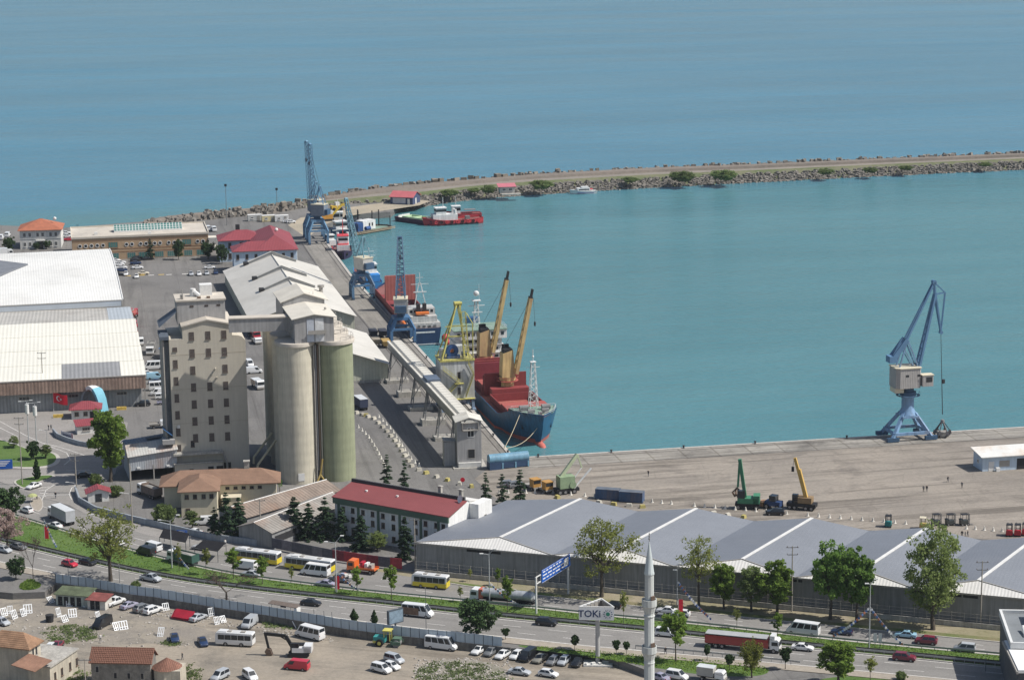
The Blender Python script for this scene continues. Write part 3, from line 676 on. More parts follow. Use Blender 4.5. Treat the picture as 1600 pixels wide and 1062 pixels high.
# ---- pale sheet warehouses on the pier
def pier_warehouse(name,label,far_left,far_right_w,length,he,hr,mons):
 p=P(*far_left,he); W=far_right_w; o=Vector((p.x,p.y,0))-PY*length
 t=thing(name,label,'warehouse',o,PA)
 mb=MB(); mb.ext([(0,0),(W,0),(W,he-.1),(W/2,hr-.15),(0,he-.1)],0,length); mb.build('wall',M_SAGE,t)
 for sx in (0,1):
  mb=MB(); x0=-.7 if sx==0 else W+.7; ze=he-(hr-he)/(W/2)*.7
  q=[(x0,-.9,ze),(W/2,-.9,hr),(W/2,length+.6,hr),(x0,length+.6,ze)]
  mb.slab(q,0.16); mb.build('roof_slope',M_SHEETROOF,t)
 mb=MB(); mb.tube((W/2,-.9,hr+.05),(W/2,length+.6,hr+.05),.25,None,6); mb.build('ridge_cap',M_SHEETROOF,t)
 for y in mons:
  sl=(hr-he)/(W/2); b=9.0; mb=MB()
  for s_ in (-1,1):
   c=[(W/2,y-1.3,hr+1.5),(W/2,y+2.2,hr+.9),(W/2+s_*b,y+2.2,hr-sl*b+.5),(W/2+s_*b,y-1.3,hr-sl*b+1.0)]
   mb.slab(c,0.12)
   mb.add([(W/2,y-1.0,hr),(W/2,y-1.0,hr+1.4),(W/2+s_*b,y-1.0,hr-sl*b+.9),(W/2+s_*b,y-1.0,hr-sl*b)],[(0,1,2,3)])
  mo=mb.build('roof_monitor',M_SHEETROOF,t)
  d=MB()
  for s_ in (-1,): d.box(W/2-b-1.0,W/2-b+.3,y-1.4,y+2.0,hr-sl*b,hr-sl*b+.95)
  d.build('foot_shade',M_DARK,mo)
 return t,W,length
PWL=98.0
t,W,L_=pier_warehouse('pier_warehouse','large pale sheet-roofed warehouse with three raised chevron ridge vents on the pier',(351,422.5),34.5,PWL,5.2,11.2,[])
def mon_y(px,py,t=t):
 p=P(px,py,12.2); return (Matrix.Rotation(-PA,4,'Z')@(p-t.location)).y
for (px,py) in ((428,393.5),(444,415.5),(456.5,433)):
 y=mon_y(px,py); hr,he,W=11.2,5.2,34.5; sl=(hr-he)/(W/2); b=9.0; mb=MB()
 for s_ in (-1,1):
  mb.slab([(W/2,y-1.3,hr+1.5),(W/2,y+2.6,hr+.9),(W/2+s_*b,y+2.6,hr-sl*b+.5),(W/2+s_*b,y-1.3,hr-sl*b+1.0)],0.12)
 mo=mb.build('roof_monitor',M_SHEETROOF,t)
 d=MB()
 for s_ in (-1,1): d.add([(W/2,y-1.0,hr),(W/2,y-1.0,hr+1.4),(W/2+s_*b,y-1.0,hr-sl*b+.9),(W/2+s_*b,y-1.0,hr-sl*b)],[(0,1,2,3)])
 d.build('monitor_face',mat('monitor_shade_grey',(0.34,0.34,0.33),0.8,0.1,1),mo)  # shade of the face put into a darker grey than the roof
 d=MB(); d.box(W/2-b-1.6,W/2-b+.2,y-1.2,y+1.6,hr-sl*b-1.2,hr-sl*b+.75); d.build('foot_shade',M_DARK,mo)  # dark box stands in for shade at the left foot
mb=MB(); mb.box(34.5,34.8,3,6.5,0,3.8); mb.build('sliding_door',M_FRAMEG,t)
# second, nearer shed
fr=P(606.6,567,5.8); W2=25.0; L2=47.0; o=Vector((fr.x,fr.y,0))-PX*W2
t=thing('pier_shed','plain sage-walled shed whose lit gable end stands behind the silos','warehouse',o,PA)
mb=MB(); mb.ext([(0,0),(W2,0),(W2,5.7),(W2/2,10.1),(0,5.7)],0,L2); mb.build('wall',M_SAGE,t)
for sx in (-1,1):
 mb=MB(); xe=W2/2+sx*(W2/2+.6); ze=5.8-.2
 mb.slab([(xe,-1.6,ze),(W2/2,-1.6,10.25),(W2/2,L2+.4,10.25),(xe,L2+.4,ze)],.16); mb.build('roof_slope',M_SHEETROOF,t)
mb=MB(); mb.box(-.05,W2+.05,-.1,0,0,.9); mb.build('plinth',M_CONC,t)
# ---- white gatehouse range between car park and pier: containers
for k,(x,y,c,lab,w) in enumerate([(420,346,(0.72,0.62,0.36),'yellow-ended site cabin beside the tall jib cranes',6.0),(440,346,(0.74,0.73,0.70),'white site cabin beside the tall jib cranes',6.0),(398,345,(0.55,0.55,0.52),'grey site cabin left of the yellow-ended one',6.0)]):
 t=thing('site_cabin',lab,'cabin',P(x,y),PA,'site cabins at the head of the pier')
 mb=MB(); mb.box(-3,3,-1.25,1.25,.15,2.7); mb.build('body',mat('cabin%d'%k,c,0.6,0.06,0.5,corr=('X',.3,.1)),t); mb=MB(); mb.box(-3.05,3.05,-1.3,1.3,2.7,2.8); mb.build('roof',M_FRAMEW,t)
 door(t,1.5,-1.25,.2,.9,2.0,0,M_FRAMEG); window(t,-1.2,-1.25,1.1,1.2,.9)
# ------------------------------------------------------------------ flour mill
M_MILL=mat('mill_render',(0.56,0.51,0.42),0.9,0.04,0.12,streak=0.10,dirt=(0.42,0.37,0.29),dirtamt=0.2)
M_GREYREN=mat('grey_render',(0.36,0.35,0.34),0.9,0.08,0.2,streak=0.25)
M_WINBR=mat('window_brown',(0.13,0.10,0.085),0.6,0.15,1)
M_WPANE=mat('dusty_pane',(0.115,0.095,0.085),.5,.35,1.2)
def mill():
 o=P(273,744); ang=R(11.5); W,D,H=19.6,16.0,36.3
 t=thing('flour_mill','tall cream concrete flour mill with rows of small windows beside the silos','building',o,ang)
 mb=MB(); xl,xr=3.5,16.2
 prof=[(0,0),(W,0),(W,H-1.2),(W-.9,H-.1),(W-1.8,H+.2),(xr,H+.4),(xr,H+3.2),((xl+xr)/2,H+4.6),(xl,H+3.2),(xl,H),(0,H)]
 mb.ext(prof,0,D); mb.build('wall',M_MILL,t)
 mb=MB()
 for a,b in (((xl-.3,H+3.2),((xl+xr)/2,H+4.7)),(((xl+xr)/2,H+4.7),(xr+.3,H+3.2))):
  mb.slab([(a[0],-.35,a[1]+.25),(b[0],-.35,b[1]+.25),(b[0],D+.3,b[1]+.25),(a[0],D+.3,a[1]+.25)],.35)
 mb.build('roof',M_FLATROOF,t)
 mb=MB(); mb.box(2.6,15.0,4,13,H+3.0,H+9.0); ph=mb.build('penthouse',M_GREYREN,t)
 mb=MB(); mb.box(2.3,15.3,3.7,13.3,H+9.0,H+9.4); mb.build('penthouse_roof',M_FLATROOF,ph)
 for x in (6.4,10.2,13.3): window(ph,x,4,H+7.4,1.0,.5,0,M_WINBR,M_DARK,False)
 mb=MB(); mb.box(9,12.2,9,12,H+9.4,H+12.2); mb.build('roof_cabinet',M_FRAMEW,ph)
 mb=MB(); mb.tube((7.2,9,H+9.4),(7.2,9,H+11.4),.9,.7,10); mb.tube((7.2,9,H+10.8),(8.8,7.5,H+9.6),.6,.6,8); mb.build('fan_duct',M_FRAMEW,ph,40)
 mb=MB(); mb.tube((4.2,5,H+9.4),(4.2,5,H+12),.12,None,6); mb.box(3.6,4.4,5,5.8,H+9.4,H+10.6); mb.build('flue',M_FRAMEG,ph)
 for x in (8.0,10.4): mb=MB(); mb.box(x,x+.9,4.8,5.5,H+9.4,H+9.9); mb.build('roof_hatch',M_FRAMEB,ph)
 # windows: three columns on seven storeys, a staggered stair column at the left
 zt=H+4.6-5.0; step=4.5
 for r_ in range(7):
  z=zt-step*r_
  for x in (5.8,10.0,14.1):
   if r_==2 and abs(x-10)<.1: continue
   if z>6: window(t,x,0,z,1.3,2.1,0,M_WINBR,M_WPANE,True,bars=1)
  z2=z-2.6
  if z2>4 : window(t,1.4,0,z2 if r_ else z2-.1,1.15,2.1 if r_ else 1.0,0,M_WINBR,M_WPANE,True,bars=1)
 for z,x in ((7.6,5.0),): window(t,x,0,z,1.0,1.7,0,M_WINBR,M_DARK,True)
 for px_,pz_ in ((11.6,H-8.2),(10.5,H-9.8),(11.8,H-10.7)):
  mb=MB(); mb.tube((px_,0,pz_),(px_,-.75,pz_),.24,None,8); mb.build('spout_pipe',M_MILL,t)
 # facade seams, ledges
 mb=MB()
 for z in (H-4.2,H-13.3,H-22.4): mb.box(0,W,-.03,0,z,z+.12)
 mb.build('seam',mat('seam',(0.45,0.395,0.305),0.9,0.1,0.5),t)
 # loading ledge and annex at the foot
 mb=MB(); mb.box(-.2,12.5,-2.4,0,6.0,6.5); mb.build('canopy',M_CONC,t)
 mb=MB(); mb.box(0,12.3,-2.2,-.002,0,3.7); mb.build('annex',M_MILL,t)
 mb=MB(); mb.box(-.2,12.4,-2.6,-2.0,3.7,4.0); mb.build('ledge',M_CONC,t)
 for x,w,h in ((2.8,.6,1.6),(4.3,.8,2.2),(9.3,1.2,2.6),(11.6,1.5,2.6)): door(t,x,-2.2,.0,w,h,0,M_DARK)
 door(t,13.8,0,0,1.6,2.8,0,M_DARK)
 mb=MB(); mb.tube((12.6,-1,6.2),(13.6,-1,3.0),.3,None,8); mb.tube((13.6,-1,3.0),(13.6,-1,0),.3,None,8); mb.build('chute',M_FRAMEG,t)
 # external shafts and pipes on the left flank
 mb=MB(); mb.box(-1.2,-.02,2,8,10,H-1); mb.build('shaft',mat('shaft_grey',(0.20,0.21,0.22),0.8,0.15,0.3,streak=0.4),t)
 for k in range(4):
  mb=MB(); mb.tube((-1.6-.1*k,.6+k*1.7,9.5),(-1.6-.1*k,.6+k*1.7,H+.4),.3,None,8); mb.build('pipe',mat('pipe_pale',(0.45,0.44,0.41),0.7,0.15,0.5,streak=.3) if k%2 else M_FRAMEG,t,40)
 mb=MB(); mb.box(-2.4,0,-.4,9,H+.0,H+.9); mb.slab([(-2.4,-.4,H+3.4),(2.4,3,H+6.6),(2.4,9,H+6.6),(-2.4,9,H+3.4)],.1); mb.build('duct_hood',mat('hood_dark',(0.10,0.12,0.15),0.7,0.15,0.4),t)
 mb=MB(); mb.box(-2.8,0.4,-1.6,2.5,9.0,10.2); mb.build('balcony',M_GREYREN,t)
 mb=MB(); mb.slab([(-2.6,-1.2,13.2),(-.2,-1.2,11.2),(-.2,1.8,11.2),(-2.6,1.8,13.2)],.1); mb.build('tarp',mat('blue_tarp',(0.05,0.13,0.28),0.6,0.2,1),t)
 mb=MB(); mb.box(1.2,1.9,-.5,0,12.9,13.6); mb.build('air_conditioner',M_FRAMEW,t)
 return t,o,ang,W,H
mill_t,mill_o,mill_a,mill_W,mill_H=mill()
# ------------------------------------------------------------------ silos
M_SILOC=mat('silo_cream',(0.585,0.54,0.43),0.9,0.05,0.1,streak=0.2,corr=('Z',2.6,0.05),bump=.12,dirt=(0.42,0.38,0.29),dirtamt=0.2)
M_SILOG=mat('silo_green',(0.30,0.32,0.205),0.9,0.06,0.1,streak=0.22,corr=('Z',2.6,0.05),bump=.12,dirt=(0.27,0.28,0.18),dirtamt=0.3)
def silos():
 ang=R(13.0); ux=Vector((math.cos(ang),math.sin(ang),0)); uy=Vector((-math.sin(ang),math.cos(ang),0))
 rad=4.72; base=P(471.5,757.0)+uy*rad; H=35.9
 t=thing('grain_silo_block','block of tall round concrete grain silos, cream and olive green, under a roof house','silo',base,ang)
 n=36; sp=10.1; dy=9.5
 for c in range(2):
  for r_ in range(4):
   g=(c==1 and r_==0) or (c==1)
   mb=MB(); mb.cyl((0,0,0),rad,H,n); s=put('silo_cylinder',mb.mesh('silo_cylinder',M_SILOG if g else M_SILOC,35),t,(c*sp,r_*dy,0))
   rg=MB(); rg.lathe([(rad-.05,H),(rad+.45,H),(rad+.5,H+.9),(rad+.45,H+1.0),(0,H+1.0)],n); rg.build('roof_slab',M_FLATROOF,s,35)
 for k in range(4):
  mb=MB(); x=sp/2-.75+k*.5; mb.tube((x,-3.0+.2*(k%2),3 if k%3 else 0),(x,-3.0+.2*(k%2),H),.17,None,8); mb.build('downpipe',[M_FRAMEG,M_GREYREN,M_FRAMEB,M_SILOC][k],t,40)
 mb=MB(); mb.box(2.5,sp-2.5,0,dy*3,0,H+.5); mb.build('core_wall',M_GREYREN,t)
 mb=MB(); mb.box(-rad+1,sp+rad-1,0,dy*3,H+.4,H+.96); mb.build('roof_deck',M_FLATROOF,t)
 # roof house: near part lower and wider
 hb=H+1.0
 hx0,hx1=-.5,9.5
 mb=MB(); mb.ext([(hx0,hb),(hx1,hb),(hx1,hb+6.3),((hx0+hx1)/2,hb+7.1),(hx0,hb+6.3)],-4.3,12.5); rh=mb.build('roof_house',M_GREYREN,t)
 for sx in (-1,1):
  mb=MB(); xe=(hx0+hx1)/2+sx*5.8; mb.slab([(xe,-4.8,hb+6.35),((hx0+hx1)/2,-4.8,hb+7.4),((hx0+hx1)/2,12.9,hb+7.4),(xe,12.9,hb+6.35)],.2); mb.build('roof_slope',mat('pale_slab_roof',(0.62,0.58,0.50),0.85,0.08,0.15,dirt=(.4,.37,.32),dirtamt=.4),rh)
 mb=MB(); mb.ext([(hx0-.6,hb),(hx1+.3,hb),(hx1+.3,hb+7.6),((hx0+hx1)/2,hb+9.4),(hx0-.6,hb+7.6)],12.8,27); rh2=mb.build('roof_house',M_GREYREN,t)
 for sx in (-1,1):
  mb=MB(); xe=(hx0+hx1)/2+sx*6.3; mb.slab([(xe,12.5,hb+7.5),((hx0+hx1)/2,12.5,hb+9.65),((hx0+hx1)/2,27.4,hb+9.65),(xe,27.4,hb+7.5)],.2); mb.build('roof_slope',MATS['pale_slab_roof'],rh2)
 mb=MB(); mb.box(2.6,4.4,-4.38,-4.3,hb+.2,hb+6.0); mb.build('panel',mat('panel_blue',(0.50,0.53,0.58),0.8,0.15,0.6),rh)
 mb=MB(); mb.box(4.7,6.9,-4.40,-4.3,hb+.2,hb+6.2); mb.build('panel',mat('panel_white',(0.66,0.66,0.65),0.8,0.2,0.8,dirt=(.45,.45,.45),dirtamt=.6),rh)
 mb=MB(); mb.box(2.8,7.4,-5.0,-4.3,hb+2.2,hb+2.35); mb.box(2.8,7.4,-5.0,-4.95,hb+2.35,hb+3.2); mb.build('balcony',M_FRAMEG,rh)
 for y in (0,5,10): window(rh,hx0,y,hb+2.5,1.2,1.4,-math.pi/2,M_FRAMEG)
 mb=MB(); mb.lathe([(.5,hb+.1),(.5,hb+1.6),(.9,hb+1.6),(.9,hb+2.2),(.001,hb+2.3)],10,(sp+.5,24,7.2)); mb.build('roof_fan',M_FRAMEG,t,40)
 mb=MB(); mb.ball((hx1-1,3,hb+7.2),.35); mb.tube((hx1-2.4,14.5,hb+7.8),(hx1-2.4,14.5,hb+9.6),.05,None,5); mb.tube((hx1-3.4,14.5,hb+7.8),(hx1-3.4,14.5,hb+9.4),.05,None,5); mb.build('aerial',M_FRAMEG,rh)
 # handrail rings on the right-hand silo tops
 for r_ in range(4):
  mb=MB(); pts=[]
  for k in range(9):
   a=R(-80+k*20); pts.append(Vector((sp+(rad+.2)*math.cos(a),r_*dy+(rad+.2)*math.sin(a),hb)))
  for p,q in zip(pts,pts[1:]): mb.tube(p+Vector((0,0,1)),q+Vector((0,0,1)),.06,None,4); mb.tube(p,p+Vector((0,0,1)),.05,None,4)
  mb.build('handrail',M_FRAMEG,t)
 # tilted spouts at the left flank
 for y,z0 in ((8,9.5),(16,9.5)):
  mb=MB(); mb.tube((-rad-.2,y-2,z0),(-rad-5.5,y-5,z0-5.5),.3,None,8); mb.tube((-rad-5.5,y-5,z0-5.5),(-rad-5.6,y-5,z0-7.2),.32,None,8); mb.build('spout',mat('spout_cream',(0.5,0.44,0.3),0.8,0.1,0.5),t,40)
 mb=MB(); mb.tube((sp/2+.6,-4.0,6.2),(sp/2-.1,-4.2,2.2),.22,None,6); mb.tube((sp/2-.1,-4.2,2.2),(sp/2-1.0,-4.6,.4),.24,None,6); mb.tube((sp/2-.1,-4.2,2.2),(sp/2+1.0,-4.6,.4),.24,None,6); mb.build('spout',mat('spout_ochre',(0.36,0.26,0.08),0.7,0.2,1),t)
 mb=MB(); mb.box(-.8,.8,-rad-.06,-rad+.2,1.0,3.0); mb.build('notice_panel',M_FRAMEW,t)
 return base,ang,hb
silo_b,silo_a,silo_hb=silos()
# gallery between the mill and the silos
a=P(363,496,mill_H+6.2); b=P(452,493,mill_H+6.2); dirv=(b-a); dirv.z=0
t=thing('bridge_gallery','grey enclosed bridge high between the flour mill and the silo roof','bridge',(a.x,a.y,mill_H+2.6),heading(a,b))
Lb=dirv.length+1.0; mb=MB(); mb.box(-1,Lb,-1.6,1.6,0,3.4); mb.build('body',M_GREYREN,t); mb=MB(); mb.box(-1,Lb,-1.8,1.8,3.4,3.7); mb.build('roof',M_FLATROOF,t)
# ------------------------------------------------------------------ conveyor and transfer tower
M_CONVW=mat('conveyor_cover',(0.60,0.575,0.51),0.75,0.12,0.4,dirt=(.4,.36,.3),dirtamt=.5)
M_CONVS=mat('conveyor_side',(0.36,0.335,0.30),0.85,0.12,0.3,streak=.3)
M_STEEL=mat('steel_grey',(0.20,0.20,0.20),0.7,0.2,0.5,streak=.2)
def conveyor():
 a=P(735,658,12.6); b=P(617,537,11.5); a=Vector((a.x,a.y,0)); b=Vector((b.x,b.y,0)); ang=heading(a,b); L_=(b-a).length
 t=thing('grain_conveyor','long raised conveyor gallery with pale hooped covers running along the pier','conveyor',a,ang)
 z=10.0
 mb=MB(); mb.box(0,L_,-2.2,2.2,z,z+.3); mb.box(0,L_,-2.2,-2.05,z,z+2.2); mb.box(0,L_,2.05,2.2,z,z+2.2); mb.build('gallery',M_CONVS,t)
 seg=3.1; n=int(L_/seg); c=MB(); c.extx([(-2.25,2.2),(-1.6,2.85),(1.0,2.85),(1.6,2.2)],.12,seg-.12); cme=c.mesh('cover',M_CONVW)
 for k in range(n):
  if abs(k*seg-L_*.47)<2.5:
   continue
  put('cover',cme,t,(k*seg,0,z))
 g=MB(); g.box(0,L_,-2.1,2.1,z+2.1,z+2.2); g.build('deck',M_CONVS,t)
 mb=MB(); mb.box(L_*.47-3,L_*.47+3.5,-1.9,1.9,z+2.2,z+3.4); mb.build('drive_house',mat('drive_blue',(0.10,0.13,0.18),0.6,0.2,.6),t)
 mb=MB(); mb.box(0,L_,1.75,2.4,z+2.2,z+2.6); mb.build('cable_tray',M_CONVW,t)
 # pipe along the left
 for k,x in enumerate((14,32,50,68,86,L_-2)):
  mb=MB()
  for sy in (-1,1):
   for dx in (-1.6,1.6): mb.beam((x+dx*.3,sy*1.4,z),(x+dx,sy*2.7,0),.28)
   mb.beam((x-1.2,sy*2.3,3.6),(x+1.2,sy*2.3,3.6),.18)
  mb.beam((x,-2.5,3),(x,1.6,z-.5),.15); mb.beam((x,2.5,3),(x,-1.6,z-.5),.15)
  mb.build('trestle',M_STEEL,t)
  pb=MB(); pb.box(x-2.0,x+2.0,-3.4,3.4,0,1.0 if k%2 else 1.6); pb.build('plinth',M_CONC,t)
 # transfer tower
 to=P(715,731); tp=thing('transfer_tower','grey concrete transfer tower with two dark openings at the near end of the conveyor','tower',to,R(8))
 H=12.6; mb=MB(); mb.ext([(0,0),(6.4,0),(6.4,H),(3.2,H+.9),(0,H)],0,6.0); mb.build('wall',M_GREYREN,tp)
 mb=MB();
 for s_ in (-1,1): mb.slab([(3.2+s_*3.7,-.5,H-.1),(3.2,-.5,H+1.05),(3.2,6.5,H+1.05),(3.2+s_*3.7,6.5,H-.1)],.18)
 mb.build('roof',M_CONVW,tp)
 window(tp,3.6,0,8.2,1.9,2.6,0,M_FRAMEW,M_DARK,False,bars=1); window(tp,3.7,0,2.4,2.0,2.6,0,M_FRAMEG,M_DARK,False,bars=0)
 mb=MB(); mb.box(.2,6.2,-.8,0,.3,1.5); mb.build('loading_dock',mat('dock_white',(0.55,0.54,0.51),0.85,0.15,.5),tp)
 mb=MB(); mb.box(-3.2,-.2,2.5,6,.0,6.5); mb.slab([(-3.4,2.3,7.0),(-.1,2.3,6.6),(-.1,6.2,6.6),(-3.4,6.2,7.0)],.2); mb.build('annex',M_GREYREN,tp)
 mb=MB(); mb.box(-1.2,7.6,-1.6,7,0,.25); mb.build('base_slab',M_CONC,tp)
conveyor()
# ------------------------------------------------------------------ ship unloader tower
M_UNWH=mat('unloader_white',(0.52,0.53,0.52),0.75,0.12,.3,streak=.4,dirt=(.33,.31,.22),dirtamt=.4)
M_UNYE=mat('unloader_yellow',(0.47,0.43,0.13),0.7,0.15,.4,streak=.3)
M_MACHB=mat('machine_blue',(0.03,0.08,0.22),0.5,0.2,.5)
def unloader():
 c=P(712,637); ang=PA; t=thing('ship_unloader','white tower ship unloader with yellow gantry frames and stairs beside the blue ship','ship unloader',c,ang)
 zb=3.2
 for sx in (-1,1):
  for sy in (-1,1):
   mb=MB(); mb.beam((sx*4.6,sy*3.8,0),(sx*4.3,sy*3.8,zb+.5),.8); mb.bc((sx*4.6,sy*3.8,.35),(1.0,2.2,.7)); mb.build('leg',mat('leg_blue',(0.22,0.29,0.38),0.7,.15,.5),t)
 mb=MB(); mb.box(-5.2,5.2,-4.4,4.4,zb,zb+.5); mb.build('platform',M_STEEL,t)
 mb=MB(); mb.box(-4.9,4.9,-4.0,4.2,zb+.5,zb+11.5); mb.build('tower_body',M_UNWH,t)
 mb=MB(); mb.box(-5.1,5.1,-4.3,4.5,zb+11.5,zb+11.9); mb.build('top_deck',M_UNYE,t)
 for x,z in ((.4,6.2),(.4,1.6)): window(t,x,-4.0,zb+z,1.0,2.2,0,M_FRAMEG,M_DARK,False,bars=0)
 # zig-zag stairs
 for k,(x0,z0,x1,z1) in enumerate([(-4.6,.4,.2,5.2),(.4,5.2,-4.4,9.4),(2.2,1.0,4.6,7.5),(4.6,7.5,3.0,10.8)]):
  mb=MB(); mb.beam((x0,-4.6-.2*(k>1),zb+z0),(x1,-4.6-.2*(k>1),zb+z1),.7,.18); mb.beam((x0,-4.9,zb+z0+1),(x1,-4.9,zb+z1+1),.08); mb.beam((x0,-4.3,zb+z0+1),(x1,-4.3,zb+z1+1),.08)
  for f in (0,.25,.5,.75,1): mb.beam((x0+(x1-x0)*f,-4.9,zb+z0+(z1-z0)*f),(x0+(x1-x0)*f,-4.9,zb+z0+(z1-z0)*f+1),.06)
  mb.build('stair',M_UNYE,t)
 mb=MB(); mb.box(-1.0,1.6,-5.2,-4.0,zb+5.0,zb+5.15); mb.box(-4.8,4.8,-5.2,-4.0,zb+.4,zb+.55); mb.build('landing',M_UNYE,t)
 zt=zb+11.9
 # railings
 mb=MB()
 for h in (.5,1.0):
  for a_,b_ in (((-5,-4.2),(5,-4.2)),((5,-4.2),(5,4.4)),((5,4.4),(-5,4.4)),((-5,4.4),(-5,-4.2))): mb.beam((*a_,zt+h),(*b_,zt+h),.06)
 for k in range(9): mb.beam((-5+k*1.25,-4.2,zt),(-5+k*1.25,-4.2,zt+1),.06)
 mb.build('railing',M_FRAMEG,t)
 # A-frame and mast
 mb=MB(); ap=(1.2,1.0,zt+15.2)
 for q in ((-4.6,-3.8,zt),(2.2,-3.8,zt)): mb.beam(q,(ap[0]+(.5 if q[0]>0 else -.6),ap[1]-1,ap[2]),.5)
 for q in ((-4.4,4,zt),(4.4,4,zt)): mb.beam(q,(ap[0],ap[1]+.6,ap[2]),.4)
 mb.beam((-2.6,-2.4,zt+6.6),(2.0,-2.4,zt+6.6),.35); mb.beam((-3.2,-2.8,zt+9.6),(2.6,-2.6,zt+9.6),.25)
 mb.build('gantry_frame',M_UNYE,t)
 mb=MB(); mb.lattice((2.8,-3.2,zt),(2.4,-1.6,zt+13.5),1.6,1.2,8,.09); mb.build('mast',M_UNYE,t)
 mb=MB(); mb.box(.2,2.2,.2,1.8,zt+14.6,zt+16.0); mb.tube((.2,.4,zt+15.6),(2.4,.4,zt+15.6),.5,None,8); mb.build('sheave_head',M_UNYE,t)
 mb=MB(); mb.tube((4.6,-3.9,zt),(4.6,-3.9,zt+10.5),.16,None,6); mb.tube((4.6,-3.9,zt+10.5),(3.2,-2,zt+13.2),.14,None,6); mb.build('pipe',M_UNYE,t)
 # blower: blue volute with motor
 mb=MB(); mb.T=Matrix.Translation((-1.0,-1.4,zt+2.2))@Matrix.Rotation(R(90),4,'X'); mb.lathe([(.7,-.6),(1.7,-.6),(1.9,0),(1.7,.6),(.7,.6)],16); mb.T=None; mb.box(-2.6,1.2,-2.2,-.4,zt+.05,zt+.9); mb.tube((1.8,-1.4,zt+1.1),(3.2,-1.4,zt+1.1),.8,None,10); mb.build('blower',M_MACHB,t,40)
 mb=MB(); mb.box(-4.2,-2.8,-.5,2.2,zt,zt+2.4); mb.build('control_cabinet',M_UNWH,t)
 mb=MB(); mb.box(.8,3.6,1.0,3.6,zt,zt+3.0); mb.build('filter_house',M_UNWH,t)
unloader()
